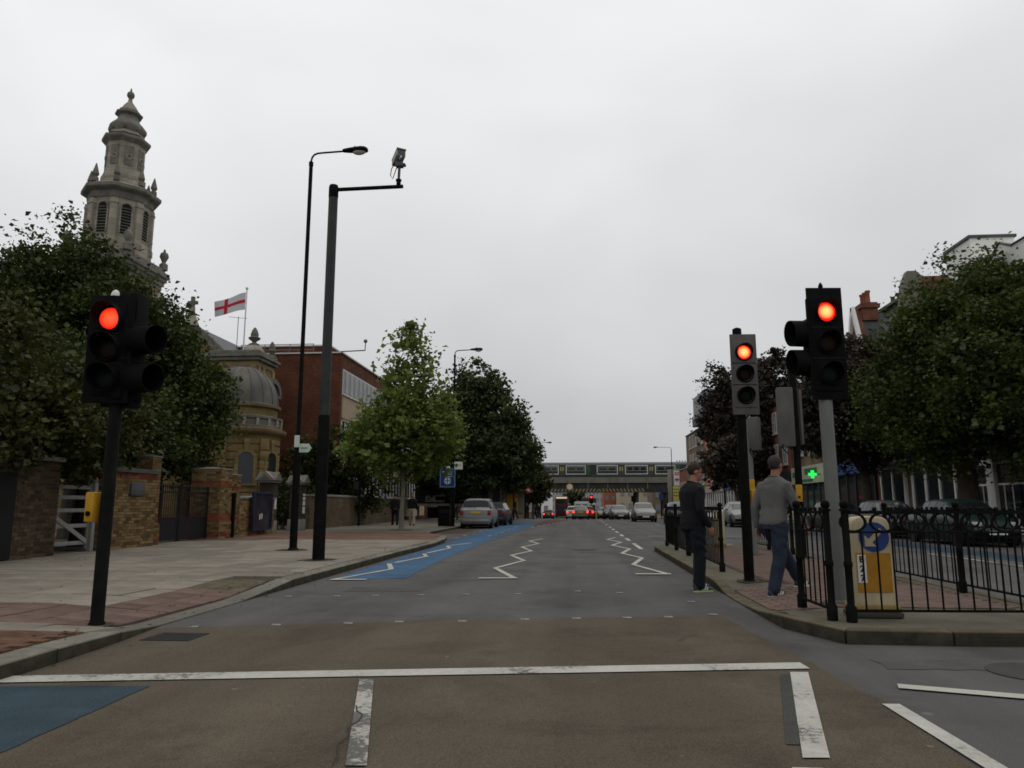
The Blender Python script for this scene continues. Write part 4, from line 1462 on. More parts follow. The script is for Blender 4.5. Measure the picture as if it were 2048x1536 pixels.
MB().bar((0.0, -0.1, 10.33), (1.5, -0.1, 10.38), 0.06, 0.06).tube([(1.48, -0.1, 10.35), (1.5, -0.1, 10.75), (1.5, -0.1, 10.9)], [0.03, 0.03, 0.03], 8).ball((1.5, -0.1, 10.95), 0.12).build('roof_camera', M_galv, of)
# ---------------------------------------------------------------- traffic signals
def hood_mesh(r, ln, cut=0.75, n=20, m=M_blackm, full=True):
    # a cylinder visor pointing -Y with an angled mouth, open below when not full
    mb = MB()
    rings = []
    for j, (y, rad) in enumerate(((0, r), (1, r * 0.98))):
        ring = []
        for k in range(n):
            a = 2 * PI * k / n
            yy = 0 if j == 0 else -(ln - cut * ln * (1 - math.sin(a)) / 2)
            ring.append((rad * math.cos(a), yy, rad * math.sin(a)))
        rings.append(ring)
    inner = [[(x * 0.94, y, z * 0.94) for x, y, z in rg] for rg in rings]
    vs = rings[0] + rings[1] + inner[1] + inner[0]
    for j in range(3):
        for k in range(n):
            mb.f.append((j * n + k, j * n + (k + 1) % n, (j + 1) * n + (k + 1) % n, (j + 1) * n + k))
    mb.v = vs
    return mb.mesh('visor', m, smooth=True)


HOODS = {}


def signal_head(parent, loc, rotz, lit=E_red, front=M_blackm, board=None, n=3, pitch=0.34, r=0.105, w=0.3, hood=0.17, hr=0.125, colours=None, cap=None, cut=0.75):
    h = n * pitch + 0.04
    hd = MB().box(-w / 2, w / 2, 0, 0.17, -h / 2, h / 2).build('signal_head', front, parent, bevel=0.025, loc=loc, rotz=rotz)
    if board:
        bw, bh = board
        bm = MB()
        bm.box(-bw / 2, bw / 2, 0.02, 0.035, -bh / 2, bh / 2)
        bm.build('backing_board', front, hd, bevel=0.007)
    key = (r, hood, hr, cut)
    if key not in HOODS:
        HOODS[key] = (hood_mesh(hr, hood, cut), MB().ball((0, 0, 0), r, 20, 10, sy=0.22))
    hm, lb = HOODS[key]
    cols = colours or ([lit] + [M_lens_a] * (n - 2) + [M_lens_g])
    for i in range(n):
        z = (n - 1) * pitch / 2 - i * pitch
        lm = lb.mesh('lens', cols[i], smooth=True)
        put('lens', lm, hd, (0, 0.0, z))
        put('visor', hm, hd, (0, 0.005, z))
        MB().tube([(hr * 1.0 * math.cos(t), -0.005, z + hr * 1.0 * math.sin(t)) for t in [2 * PI * k / 20 for k in range(21)]], 0.011, 6, False).build('bezel', M_blackm, hd, smooth=True)
    MB().tube([(w * 0.3, 0.17, -h / 2 + 0.05), (w * 0.35, 0.22, -h / 2 - 0.03), (0.02, 0.2, -h / 2 - 0.16)], 0.012, 6).build('cable', M_blackm, hd, smooth=True)
    sm2 = MB()
    for i in range(1, n):
        z = (n - 1) * pitch / 2 - (i - 0.5) * pitch
        sm2.box(-w / 2 - 0.003, w / 2 + 0.003, -0.004, 0.15, z - 0.006, z + 0.006)
    sm2.build('housing_seam', M_dark, hd)
    return hd


def button_box(parent, loc, rotz=0, w=0.11, h=0.3, d=0.12):
    b = MB().box(-w / 2, w / 2, -d / 2, d / 2, -h / 2, h / 2).build('button_box', M_yellow, parent, bevel=0.012, loc=loc, rotz=rotz)
    MB().cyl((0, -d / 2 - 0.012, -h * 0.22), (0, -d / 2, -h * 0.22), 0.025, n=12).build('push_button', M_blackm, b)
    return b


# left signal
t = thing('traffic_signal', 'traffic light showing red on a black pole at the left kerb with yellow button box', 'traffic light', (-4.64, 7.1, 0.06))
MB().lathe([(0.075, 0), (0.075, 0.02), (0.062, 0.04), (0.062, 3.3), (0.045, 3.34)], n=20).build('pole', M_black, t, smooth=True)
h1 = signal_head(t, (-0.06, -0.12, 2.72), R(8), E_redleft, M_blackm, (0.45, 1.12), pitch=0.31, hood=0.2, r=0.112, hr=0.14)
MB().lathe([(0.045, 0.0), (0.04, 0.03), (0.028, 0.055), (0.005, 0.07)], (-0.0, 0.06, 0.56), 12).build('sensor_cap', M_white, h1, smooth=True)
h2 = signal_head(t, (0.14, 0.02, 2.62), R(74), M_lens_a, M_blackm, None, n=2, pitch=0.40, r=0.12, w=0.3, hood=0.3, hr=0.15, colours=[M_lens_a, M_lens_g], cut=0.12)
MB().box(-0.16, 0.16, -0.03, 0.19, -0.52, 0.68).build('bracket_housing', M_blackm, t, bevel=0.02, loc=(-0.02, 0.03, 2.66))
button_box(t, (-0.13, -0.02, 1.13), R(-8), 0.1, 0.29)
# near right signal on the galvanised pole
t = thing('traffic_signal', 'largest red traffic light with black head on grey galvanised pole beside the bollard', 'traffic light', (2.97, 8.95, 0.12))
MB().lathe([(0.085, 0), (0.085, 0.02), (0.075, 0.03), (0.075, 2.55), (0.06, 2.6)], n=20).build('pole', M_galv, t, smooth=True)
MB().cyl((0, 0, 2.3), (0, 0, 3.6), 0.045, n=12).build('head_mount', M_blackm, t, smooth=True)
h1 = signal_head(t, (0.04, -0.10, 2.99), R(4), E_red, M_blackm, (0.425, 1.36), pitch=0.375, w=0.36, hood=0.16, hr=0.135, r=0.115)
MB().lathe([(0.03, 0), (0.025, 0.03), (0.008, 0.06)], (-0.02, 0.05, 0.69), 8).build('sensor_cap', M_blackm, h1, smooth=True)
h2 = signal_head(t, (-0.13, 0.08, 2.96), R(-80), M_lens_a, M_blackm, None, n=2, pitch=0.36, r=0.12, w=0.3, hood=0.24, hr=0.16, colours=[M_lens_a, M_lens_g], cut=0.12)
MB().box(-0.13, 0.0, 0.06, 0.12, 2.6, 2.68).box(-0.13, 0.0, 0.06, 0.12, 3.2, 3.28).build('bracket', M_blackm, t)
# second signal, black pole, pale board
t = thing('traffic_signal', 'red traffic light with weathered grey front on a black pole between the two men', 'traffic light', (2.55, 11.5, 0.10))
MB().lathe([(0.085, 0), (0.085, 0.02), (0.075, 0.03), (0.07, 3.72), (0.068, 3.82), (0.03, 3.84)], n=20).build('pole', M_black, t, smooth=True)
h1 = signal_head(t, (0.06, -0.13, 3.09), R(2), E_red, M_greypl, (0.40, 1.25), pitch=0.335, w=0.34, hood=0.15, hr=0.125, r=0.105)
button_box(t, (0.12, 0.12, 1.2), R(30), 0.1, 0.29)
# far-side signal seen from behind
t = thing('traffic_signal', 'traffic light seen from behind with pale grey back box and yellow button box', 'traffic light', (4.83, 16.6, 0.12))
MB().lathe([(0.085, 0), (0.085, 0.02), (0.075, 0.03), (0.075, 4.0), (0.04, 4.04)], n=20).build('pole', M_black, t, smooth=True)
h1 = signal_head(t, (-0.2, 0.02, 3.0), R(172), M_lens_a, M_greypl, None, pitch=0.42, w=0.34, hood=0.18)
MB().box(0.1, 0.16, -0.06, 0.06, 2.4, 3.6).build('side_bracket', M_greypl, t, bevel=0.01)
button_box(t, (-0.04, -0.12, 1.35), R(-20), 0.13, 0.36)
# slim grey pole with small pedestrian head behind the second signal
t = thing('traffic_signal', 'slim grey pole with small pedestrian signal just behind the weathered red light', 'traffic light', (3.99, 17.3, 0.12))
MB().lathe([(0.07, 0), (0.065, 0.02), (0.06, 3.1), (0.03, 3.14)], n=16).build('pole', M_galv, t, smooth=True)
h1 = signal_head(t, (0.15, 0.0, 2.7), R(150), M_lens_a, M_greypl, None, n=2, pitch=0.36, w=0.26, hood=0.25, colours=[M_lens_a, M_lens_g], cut=0.12)
button_box(t, (-0.02, -0.1, 1.42), 0, 0.12, 0.5)

# ---------------------------------------------------------------- keep-left bollard
M_bolbase = mat('bollard_base', (0.22, 0.15, 0.05), 0.85, var=0.3, scale=9)
t = thing('keep_left_bollard', 'cream traffic bollard with blue keep-left arrow and amber panel inside the near railing', 'bollard', (2.945, 7.92, 0.12))
MB().box(-0.24, 0.24, -0.15, 0.15, 0, 0.05).build('plinth', mat('bollard_plinth', (0.05, 0.045, 0.035), 0.9), t, bevel=0.01)
MB().box(-0.23, 0.23, -0.14, 0.14, 0.05, 0.115).build('base_flange', M_bolbase, t, bevel=0.015)
bp_ = []
for (hw, z) in ((0.215, 0.1), (0.2, 0.14), (0.19, 0.82), (0.183, 0.9), (0.165, 0.945), (0.12, 0.97), (0, 0.98)):
    bp_.append((hw, z))
mb = MB()
pol = [(-a, z) for a, z in bp_] + [(a, z) for a, z in bp_[-2::-1]]
mb.vprism(pol[::-1], -0.11, 0.11)
mb.build('shell', M_cream, t, bevel=0.02)
MB().box(-0.165, 0.165, -0.118, -0.1115, 0.24, 0.62).build('amber_panel', M_orange, t)
dm = MB().lathe([(0.146, 0), (0.146, 0.006)], n=36).mesh('blue_disc', M_signblue)
dsc = put('blue_disc', dm, t, (0.02, -0.1115, 0.775), (R(90), 0, 0))
ar = [(-0.092, -0.092), (0.018, -0.092), (-0.02, -0.053), (0.09, 0.057), (0.057, 0.09), (-0.053, -0.02), (-0.092, 0.018)]
am = MB().prism(ar, 0.0065, 0.009).mesh('arrow', M_cream)
put('arrow', am, dsc, (0.0, 0.0, 0.0))
MB().box(-0.158, -0.075, -0.1225, -0.1185, 0.33, 0.6).build('number_plate', M_white, t)
for i, c in enumerate('B27'):
    put('lettering', textmesh(c, 0.085, M_ink, bold=0.002), t, (-0.117, -0.1255, 0.555 - i * 0.09), (R(90), 0, 0))
# plain cream bollard further along the island
t = thing('keep_left_bollard', 'plain cream bollard seen edge-on behind the black signal pole at the far island end', 'bollard', (3.85, 20.6, 0.12), R(75))
MB().box(-0.24, 0.24, -0.15, 0.15, 0, 0.1).build('plinth', M_bolbase, t, bevel=0.01)
MB().vprism(pol[::-1], -0.13, 0.13).build('shell', M_cream, t, bevel=0.02)

# ---------------------------------------------------------------- ornate railings
RM = {}
RM['bar'] = MB().cyl((0, 0, 0.1), (0, 0, 0.84), 0.009, n=6).mesh('bar', M_black)
RM['ring'] = MB().tube([(0.068 * math.cos(a), 0, 0.068 * math.sin(a)) for a in [2 * PI * k / 18 for k in range(19)]], 0.009, 6, False).mesh('ring', M_black, smooth=True)
RM['knob'] = MB().ball((0, 0, 0), 0.022, 8, 6).mesh('knob', M_black, smooth=True)
RM['post'] = MB().lathe([(0.05, 0), (0.05, 0.13), (0.034, 0.15), (0.034, 0.5), (0.041, 0.51), (0.041, 0.55), (0.034, 0.56), (0.033, 1.04)], n=14).mesh('post', M_black, smooth=True)
RM['ball'] = MB().ball((0, 0, 1.095), 0.045, 14, 10).lathe([(0.05, 1.03), (0.05, 1.05), (0.025, 1.06)], n=12).mesh('ball_finial', M_black, smooth=True)


def railing(label, a, b, posts=(0, 1), z=0.12, step=0.14, group='ornate black island railings'):
    a, b = Vector(a), Vector(b)
    d = b - a
    ln = d.length
    t = thing('railing', label, 'railing', (a.x, a.y, z), math.atan2(d.y, d.x), group)
    for f in posts:
        p = put('post', RM['post'], t, (f * ln, 0, 0))
        put('ball_finial', RM['ball'], p)
    for zz, hh in ((0.1, 0.022), (0.83, 0.018), (1.02, 0.03)):
        MB().box(0.03, ln - 0.03, -0.016, 0.016, zz - hh / 2, zz + hh / 2).build('rail', M_black, t)
    n = int(ln / step)
    st = ln / n
    for k in range(n):
        x = (k + 0.5) * st
        if k:
            put('bar', RM['bar'], t, (x - st / 2, 0, 0))
            put('knob', RM['knob'], t, (x - st / 2, 0, 1.05))
        if k % 2 == 0:
            put('ring', RM['ring'], t, (x, 0, 0.925), scale=(st / 0.14 * 1.72, 1, 1.28))
    return t


railing('front railing panel with rings before the cream keep-left bollard at the right', (2.60, 7.52), (6.2, 7.72), (0, 0.5, 1))
railing('short railing panel between the grey signal pole and the grey jumper man', (2.43, 8.5), (2.455, 7.62), (0, 1))
railing('railing along the road edge behind the man in black', (2.44, 12.95), (2.5, 17.0), (0, 0.5, 1))
railing('far railing panel left of the man in black at the island end', (2.5, 17.15), (2.5, 21.0), (0, 0.5, 1))
railing('rear railing panel running right behind the cream bollard', (4.86, 12.3), (4.92, 7.95), (0, 0.5, 1))
railing('rear railing panel beyond the slim grey pole', (4.75, 21.2), (4.9, 17.6), (0, 0.5, 1))

# ---------------------------------------------------------------- lamp posts and camera pole
M_lampglass = mat('lamp_bowl', (0.35, 0.33, 0.29), 0.15, var=0.15, spec=0.6)


def lamp_post(label, x, y, z, h=10.0, side=1, out=0.95, detail=True):
    t = thing('street_lamp', label, 'street lamp', (x, y, z), 0, 'tall street lamps along the road')
    MB().lathe([(0.13, 0), (0.13, 0.03), (0.095, 0.06), (0.09, 2.3), (0.08, 2.4), (0.055, 2.5), (0.05, h - 0.14), (0.06, h - 0.13), (0.06, h - 0.02)], n=16).build('column', M_black, t, smooth=True)
    s = side
    pts = [(0, 0, h - 0.3), (0.0, 0, h + 0.02), (0.025 * s, 0, h + 0.12), (0.08 * s, 0, h + 0.19), (0.17 * s, 0, h + 0.225), (0.3 * s, 0, h + 0.235), (out * s, 0, h + 0.26)]
    MB().tube(pts, 0.026, 8).build('arm', M_black, t, smooth=True)
    # lantern
    mb = MB()
    st = [(0, 0.06, 0.06), (0.12, 0.09, 0.08), (0.32, 0.125, 0.1), (0.5, 0.14, 0.115), (0.62, 0.12, 0.1), (0.68, 0.07, 0.06)]
    n = 12
    for (l_, w_, h_) in st:
        for k in range(n):
            a = 2 * PI * k / n
            zz = math.sin(a)
            mb.v.append((s * (out - 0.08 + l_), w_ * math.cos(a), (h + 0.26) + (h_ * zz if zz > 0 else 0.45 * h_ * zz)))
    for j in range(len(st) - 1):
        for k in range(n):
            f = (j * n + k, j * n + (k + 1) % n, (j + 1) * n + (k + 1) % n, (j + 1) * n + k)
            mb.f.append(f if s < 0 else f[::-1])
    mb.f += [tuple(range(n)), tuple((len(st) - 1) * n + k for k in range(n - 1, -1, -1))]
    la = mb.build('lantern', M_black, t, smooth=True)
    MB().ball((s * (out + 0.37), 0, (h + 0.26) - 0.03), 0.1, 14, 8, sx=1.9, sy=0.95, sz=0.95).build('bowl', M_lampglass, la, smooth=True)
    MB().ball((s * (out + 0.25), 0, (h + 0.26) + 0.1), 0.035, 8, 6).build('photocell', M_blackm, la, smooth=True)
    return t


lp = lamp_post('tall slim black street lamp standing just left of the camera pole', -7.0, 18.3, 0.12, 10.3)
MB().box(-0.06, 0.06, -0.1, -0.06, 2.55, 2.85).build('plate', mat('pale_sign', (0.5, 0.55, 0.5), 0.6), lp)
fs = MB().vprism([(0.06, 2.42), (0.3, 2.42), (0.38, 2.53), (0.3, 2.64), (0.06, 2.64)], -0.06, -0.045).build('finger_sign', mat('pale_sign', (0.5, 0.55, 0.5)), lp)
MB().box(0.1, 0.28, -0.0625, -0.0605, 2.51, 2.545).build('sign_text', mat('sign_green', (0.1, 0.25, 0.16)), fs)
lamp_post('street lamp rising above the dark plane tree beside the blue sign', -6.55, 40.0, 0.12, 9.4)
lamp_post('small far street lamp at the right edge of the dark plane tree', -4.5, 98.0, 0.1 + zg(98), 9.6)
lamp_post('distant street lamp arching left over the road before the station sign', 14.4, 112.0, 0.1 + zg(112), 10.2, -1, 2.0)
lamp_post('street lamp mostly hidden by the purple plum tree, head showing at left', 13.7, 70.0, 0.1, 9.5, -1, 1.3)

t = thing('camera_pole', 'thick black pole with side arm carrying a traffic camera', 'camera pole', (-5.2, 15.0, 0.1))
M_blackgrey = mat('faded_black_paint', (0.02, 0.0225, 0.022), 0.55, var=0.35, scale=4)
MB().lathe([(0.17, 0), (0.17, 0.02), (0.125, 0.04), (0.122, 2.95), (0.118, 2.97)], n=24).build('pole_base', M_black, t, smooth=True)
MB().lathe([(0.105, 2.9), (0.1, 7.78)], n=24).build('pole', M_blackgrey, t, smooth=True)
MB().lathe([(0.1, 7.78), (0.105, 7.79), (0.105, 8.02), (0.09, 8.07), (0.03, 8.09)], n=24).build('pole_cap', M_black, t, smooth=True)
MB().cyl((0.09, 0, 7.97), (1.55, 0, 7.99), 0.042, n=12).build('arm', M_black, t, smooth=True)
cz = 8.03
MB().lathe([(0.05, 0), (0.05, 0.08), (0.065, 0.09), (0.065, 0.12), (0.03, 0.13)], (1.45, 0, cz), 12).build('camera_mount', M_black, t, smooth=True)
MB().cyl((1.45, 0, cz + 0.1), (1.46, 0, cz + 0.43), 0.03, n=12).build('camera_stem', M_greypl, t, smooth=True)
MB().box(-0.08, 0.08, -0.08, 0.08, 0, 0.13).box(0.0, 0.14, -0.05, 0.06, 0.02, 0.08).build('pan_tilt_unit', mat('pan_tilt_grey', (0.08, 0.08, 0.08), 0.6), t, bevel=0.02, loc=(1.46, 0, cz + 0.41))
cm_ = MB().box(-0.1, 0.1, -0.2, 0.22, -0.075, 0.075).build('camera_housing', mat('camera_housing', (0.26, 0.26, 0.24), 0.5), t, bevel=0.012, loc=(1.44, 0, cz + 0.62))
cm_.rotation_euler = (R(-12), R(3), R(28))
MB().box(-0.106, 0.106, -0.24, 0.24, 0.078, 0.092).build('sun_shield', mat('camera_housing', (0.26, 0.26, 0.24)), cm_, bevel=0.004)
MB().box(-0.08, 0.08, -0.208, -0.199, -0.06, 0.055).build('window', M_glass, cm_)
MB().cyl((0, -0.2, -0.1), (0, -0.12, -0.1), 0.022, n=10).build('washer', M_white, cm_)
MB().tube([(1.38, -0.05, cz + 0.5), (1.3, -0.06, cz + 0.35), (1.28, -0.06, cz + 0.2), (1.33, -0.05, cz + 0.12), (1.37, -0.05, cz + 0.25), (1.42, -0.04, cz + 0.42)], 0.01, 6).build('cable', M_black, t, smooth=True)

# ---------------------------------------------------------------- blue sign, bin and small things by the young tree
t = thing('blue_sign', 'blue rectangular sign with white roundel on a black post by the parked silver car', 'sign', (-6.62, 39.3, 0.12))
MB().cyl((0.05, 0.06, 0), (0.05, 0.06, 3.2), 0.045, n=10).build('post', M_black, t, smooth=True)
pn = MB().box(-0.5, 0.25, -0.02, 0.0, 2.1, 3.02).build('panel', M_signblue, t)
for a in ((-0.53, 0.28, 2.07, 2.1), (-0.53, 0.28, 3.02, 3.05), (-0.53, -0.5, 2.1, 3.02), (0.25, 0.28, 2.1, 3.02)):
    MB().box(a[0], a[1], -0.024, 0.0, a[2], a[3]).build('edge_trim', mat('sign_edge', (0.2, 0.32, 0.5)), t)
M_signink = mat('sign_pale_ink', (0.45, 0.5, 0.6), 0.6)
rd = MB().lathe([(0.18, 0), (0.18, 0.004)], n=24).mesh('roundel', M_signink)
rdo = put('roundel', rd, pn, (-0.125, -0.021, 2.4), (R(90), 0, 0))
MB().box(-0.16, 0.16, -0.02, 0.02, 0.0045, 0.006).box(-0.02, 0.02, -0.16, 0.16, 0.0065, 0.0075).build('roundel_bars', M_signblue, rdo)
for i, (a, b) in enumerate(((-0.42, 0.17), (-0.32, 0.1), (-0.34, 0.05))):
    x = a
    while x < b:
        MB().box(x, x + 0.045, -0.0245, -0.0205, 2.85 - i * 0.13, 2.91 - i * 0.13).build('sign_text', M_signink, pn)
        x += 0.075
MB().ball((-0.16, 0, 3.1), 0.17, 12, 8, sy=0.4, sz=0.6).build('crest', M_white, t, smooth=True)
t = thing('street_notice', 'small white rectangular notice fixed high on the second lamp post', 'sign', (-6.42, 39.85, 3.15))
MB().box(-0.05, 0.4, -0.02, 0, 0, 0.42).build('panel', M_white, t)
MB().box(0.02, 0.1, -0.0235, -0.0205, 0.2, 0.26).box(0.14, 0.32, -0.0235, -0.0205, 0.22, 0.25).build('sign_text', M_galv, t)
t = thing('litter_bin', 'black square litter bin on the pavement left of the silver car', 'bin', (-6.75, 38.6, 0.12))
MB().box(-0.3, 0.3, -0.3, 0.3, 0.05, 1.0).build('body', M_black, t, bevel=0.03)
MB().box(-0.33, 0.33, -0.33, 0.33, 1.0, 1.1).build('lid', M_blackm, t, bevel=0.03)
MB().box(-0.22, 0.22, -0.312, -0.3, 0.72, 0.9).build('slot', M_dark, t)
t = thing('black_post', 'black post standing at the wall left of the young tree', 'post', (-12.0, 41.0, 0.12))
MB().lathe([(0.09, 0), (0.09, 0.1), (0.06, 0.14), (0.06, 2.5), (0.02, 2.52)], n=12).build('post', M_black, t, smooth=True)
MB().box(-0.35, 0.02, -0.03, -0.01, 2.0, 2.45).build('plate', M_blackgrey, t)
t = thing('street_sign', 'small dark blue direction sign under the dark plane tree', 'sign', (-4.9, 60.0, 0.1))
MB().cyl((0, 0, 0), (0, 0, 3.2), 0.05, n=8).build('post', M_black, t, smooth=True)
MB().box(-0.5, 0.5, -0.06, -0.04, 2.75, 3.2).build('panel', mat('dim_sign_blue', (0.01, 0.05, 0.12), 0.5), t)
# ---------------------------------------------------------------- vehicles
def paint(name, col, metal=0.3):
    return mat(name, col, 0.4, var=0.06, scale=2, metal=metal, coat=0.2, spec=0.35)


HATCH = [(-1.95, .36, .62, .66, .72, .60), (-1.93, .30, .84, .92, .78, .66), (-1.82, .22, .95, 1.02, .82, .70), (-1.42, .2, .97, 1.41, .84, .60), (-0.9, .2, .96, 1.47, .845, .60), (-0.2, .2, .95, 1.48, .845, .60),
         (.35, .2, .94, 1.43, .845, .60), (1.12, .2, .92, 1.0, .83, .68), (1.55, .2, .84, .89, .80, .66), (1.82, .25, .70, .75, .74, .58), (1.95, .36, .55, .58, .66, .5)]
MPV = [(-2.1, .36, .62, .70, .78, .62), (-2.08, .28, .90, .98, .84, .70), (-1.98, .22, 1.02, 1.08, .86, .72), (-1.66, .2, 1.05, 1.54, .87, .62), (-1.0, .2, 1.04, 1.60, .87, .64), (-0.2, .2, 1.02, 1.60, .87, .64),
       (.4, .2, 1.0, 1.52, .87, .64), (1.3, .2, .97, 1.04, .85, .70), (1.75, .22, .86, .92, .80, .66), (2.0, .28, .72, .76, .72, .56), (2.1, .38, .56, .6, .62, .48)]
SALOON = [(-2.15, .36, .64, .70, .74, .62), (-2.12, .28, .88, .94, .80, .68), (-1.7, .2, .93, .97, .83, .68), (-0.95, .2, .94, 1.38, .84, .58), (-0.5, .2, .94, 1.42, .845, .58), (0.0, .2, .93, 1.42, .845, .58),
          (.45, .2, .92, 1.36, .845, .58), (1.15, .2, .90, .97, .83, .66), (1.7, .2, .82, .86, .80, .64), (2.05, .26, .70, .74, .72, .56), (2.15, .36, .55, .58, .64, .48)]
EST = [(-2.2, .36, .64, .70, .74, .62), (-2.18, .28, .90, .96, .82, .70), (-2.08, .2, .95, 1.02, .83, .70), (-1.75, .2, .96, 1.40, .84, .60), (-0.8, .2, .95, 1.46, .845, .60), (0.0, .2, .94, 1.46, .845, .60)] + SALOON[6:]


def car(name, label, prof, pm, loc, rotz, sc=1.0, tail=None, plate=M_plate_y, head=None, group=None, cat='car', g=M_carglass):
    t = thing(name, label, cat, loc, rotz, group)
    n = len(prof)
    rows = []
    for (y, zb, zbelt, zt, wb, wt) in prof:
        half = [(0, zb), (wb * 0.82, zb), (wb * 0.95, zb + (zbelt - zb) * 0.18), (wb, zb + (zbelt - zb) * 0.55), (wb * 0.975, zbelt), (wt, zt - 0.05 * min(1, (zt - zbelt) * 3)), (wt * 0.8, zt), (0, zt + 0.012)]
        full = [(x, y, z) for x, z in half] + [(-x, y, z) for x, z in half[-2:0:-1]]
        rows.append(full)
    k = len(rows[0])
    mb = MB()
    for r_ in rows:
        mb.v += r_
    glass = {}
    for i in range(n - 1):
        y0, y1 = prof[i][0], prof[i + 1][0]
        tall0, tall1 = prof[i][3] - prof[i][2] > 0.2, prof[i + 1][3] - prof[i + 1][2] > 0.2
        for j in range(k):
            a, b, c, d = i * k + j, i * k + (j + 1) % k, (i + 1) * k + (j + 1) % k, (i + 1) * k + j
            mb.f.append((d, c, b, a))
            side = j == 4 or j == k - 5
            top = j in (5, 6, k - 7, k - 6)
            nm = None
            if side and (tall0 and tall1):
                nm = ('side_window', j, i)
            elif side and (tall0 != tall1):
                nm = ('quarter_window', j, i)
            elif top and tall0 != tall1:
                nm = ('windscreen' if tall0 else 'rear_window', 0, i)
            if nm:
                glass.setdefault(nm, []).append((i, j))
    mb.f.append(tuple(range(k)))
    mb.f.append(tuple((n - 1) * k + j for j in range(k - 1, -1, -1)))
    body = mb.build('body', pm, t, smooth=True)
    for (nm, _, i), cells in glass.items():
        gm = MB()
        for (i_, j) in cells:
            q = [Vector(mb.v[v]) for v in (i_ * k + j, i_ * k + (j + 1) % k, (i_ + 1) * k + (j + 1) % k, (i_ + 1) * k + j)]
            nrm = (q[2] - q[0]).cross(q[3] - q[1]).normalized()
            c = sum(q, Vector()) / 4
            if nrm.dot(c - Vector((0, c.y, 0.7))) < 0:
                nrm = -nrm
            if nm in ('windscreen', 'rear_window'):
                # shrink along the length only
                q2 = []
                for m_, p in enumerate(q):
                    other = q[3 - m_] if m_ in (0, 3) else q[(1 if m_ == 2 else 2)]
                    q2.append(p.lerp(other, 0.10 if True else 0) + nrm * 0.006)
                q = q2
            else:
                q = [p.lerp(c, 0.13 if nm == 'quarter_window' else 0.10) + nrm * 0.006 for p in q]
            gm.poly([q[3], q[2], q[1], q[0]])
        gm.build(nm, g, t)
    # wheels
    yf, yr = prof[-1][0] - 0.72, prof[0][0] + 0.68
    wm = MB().lathe([(0.19, -0.09), (0.29, -0.1), (0.305, -0.07), (0.305, 0.07), (0.29, 0.1), (0.19, 0.09)], n=20).mesh('tyre', M_tyre, smooth=True)
    rm_ = MB().lathe([(0.0, 0.06), (0.06, 0.075), (0.08, 0.06), (0.17, 0.07), (0.195, 0.085), (0.195, -0.05)], n=20).mesh('rim', M_rim, smooth=True)
    for yy in (yf, yr):
        for s in (-1, 1):
            w = put('wheel', wm, t, (s * 0.76, yy, 0.305), (0, s * R(90), 0))
            put('rim', rm_, w)
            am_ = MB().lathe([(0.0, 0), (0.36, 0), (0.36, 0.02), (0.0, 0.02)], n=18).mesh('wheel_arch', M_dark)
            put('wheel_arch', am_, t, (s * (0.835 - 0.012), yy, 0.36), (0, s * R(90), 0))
    # lights and plates
    yb = prof[0][0]
    zl = prof[2][2] - 0.14
    hwb = prof[1][4]
    for s in (-1, 1):
        MB().cbox((s * (hwb - 0.10), yb + 0.05, zl - 0.02), (0.2, 0.22, 0.24)).build('tail_light', tail or M_lamp_red, t, bevel=0.03)
        MB().cbox((s * 0.53, prof[-2][0] - 0.03, 0.665), (0.28, 0.24, 0.14)).build('headlight', head or M_lamp_clear, t, bevel=0.04)
        MB().cbox((s * 0.93, prof[-4][0] - 0.2, 1.0), (0.16, 0.1, 0.12)).build('door_mirror', pm, t, bevel=0.03)
    MB().cbox((0, yb - 0.012, zl - 0.02), (0.52, 0.02, 0.115)).build('rear_plate', plate, t)
    MB().cbox((0, yb + 0.03, 0.42), (1.5, 0.14, 0.16)).build('rear_bumper', pm, t, bevel=0.05)
    MB().cbox((0, prof[-1][0] - 0.01, 0.42), (1.3, 0.1, 0.12)).build('front_grille', M_blackm, t, bevel=0.03)
    MB().cbox((0, prof[-1][0] + 0.045, 0.42), (0.5, 0.015, 0.11)).build('front_plate', M_plate_w, t)
    MB().box(-0.7, 0.7, prof[0][0] + 0.3, prof[-1][0] - 0.3, 0.12, 0.24).build('underbody', M_dark, t)
    return t


P_silver = paint('silver_paint', (0.165, 0.165, 0.16), 0.2)
P_dark = paint('dark_grey_paint', (0.03, 0.032, 0.035))
P_blue = paint('dark_blue_paint', (0.02, 0.03, 0.06))
P_red = paint('red_car_paint', (0.22, 0.015, 0.015))
P_tan = paint('pewter_paint', (0.13, 0.115, 0.095), 0.2)
P_white = paint('white_car_paint', (0.4, 0.4, 0.38), 0)
P_green = paint('green_car_paint', (0.006, 0.022, 0.02), 0)
P_pale = paint('pale_grey_paint', (0.12, 0.125, 0.125), 0.2)
c1 = car('parked_car', 'silver people carrier parked at the left kerb, its rear and yellow plate facing us', MPV, paint('bright_silver_paint', (0.24, 0.24, 0.235), 0.2), (-5.3, 41.9, 0), 0)
MB().bar((0.02, -2.045, 1.12), (-0.42, -1.98, 1.2), 0.02, 0.025).build('wiper', M_blackm, c1)
car('parked_car', 'dark estate car parked in front of the silver people carrier', EST, P_dark, (-5.05, 48.2, 0), R(-2))
car('moving_car', 'pewter saloon with lit tail lights queuing in the middle of the road', SALOON, P_tan, (0.55, 78, zg(78)), 0, tail=E_tail)
car('moving_car', 'red car with brake lights queuing right of the pewter saloon', EST, P_red, (1.35, 84.5, zg(84)), R(-4), tail=E_tail)
car('moving_car', 'white hatchback with lit tail lights left of the pewter saloon', HATCH, P_white, (-0.2, 87, zg(87)), 0, tail=E_tail)
car('oncoming_car', 'silver hatchback coming towards us, nearest of the oncoming cars', HATCH, P_silver, (5.35, 59.5, zg(60)), R(180))
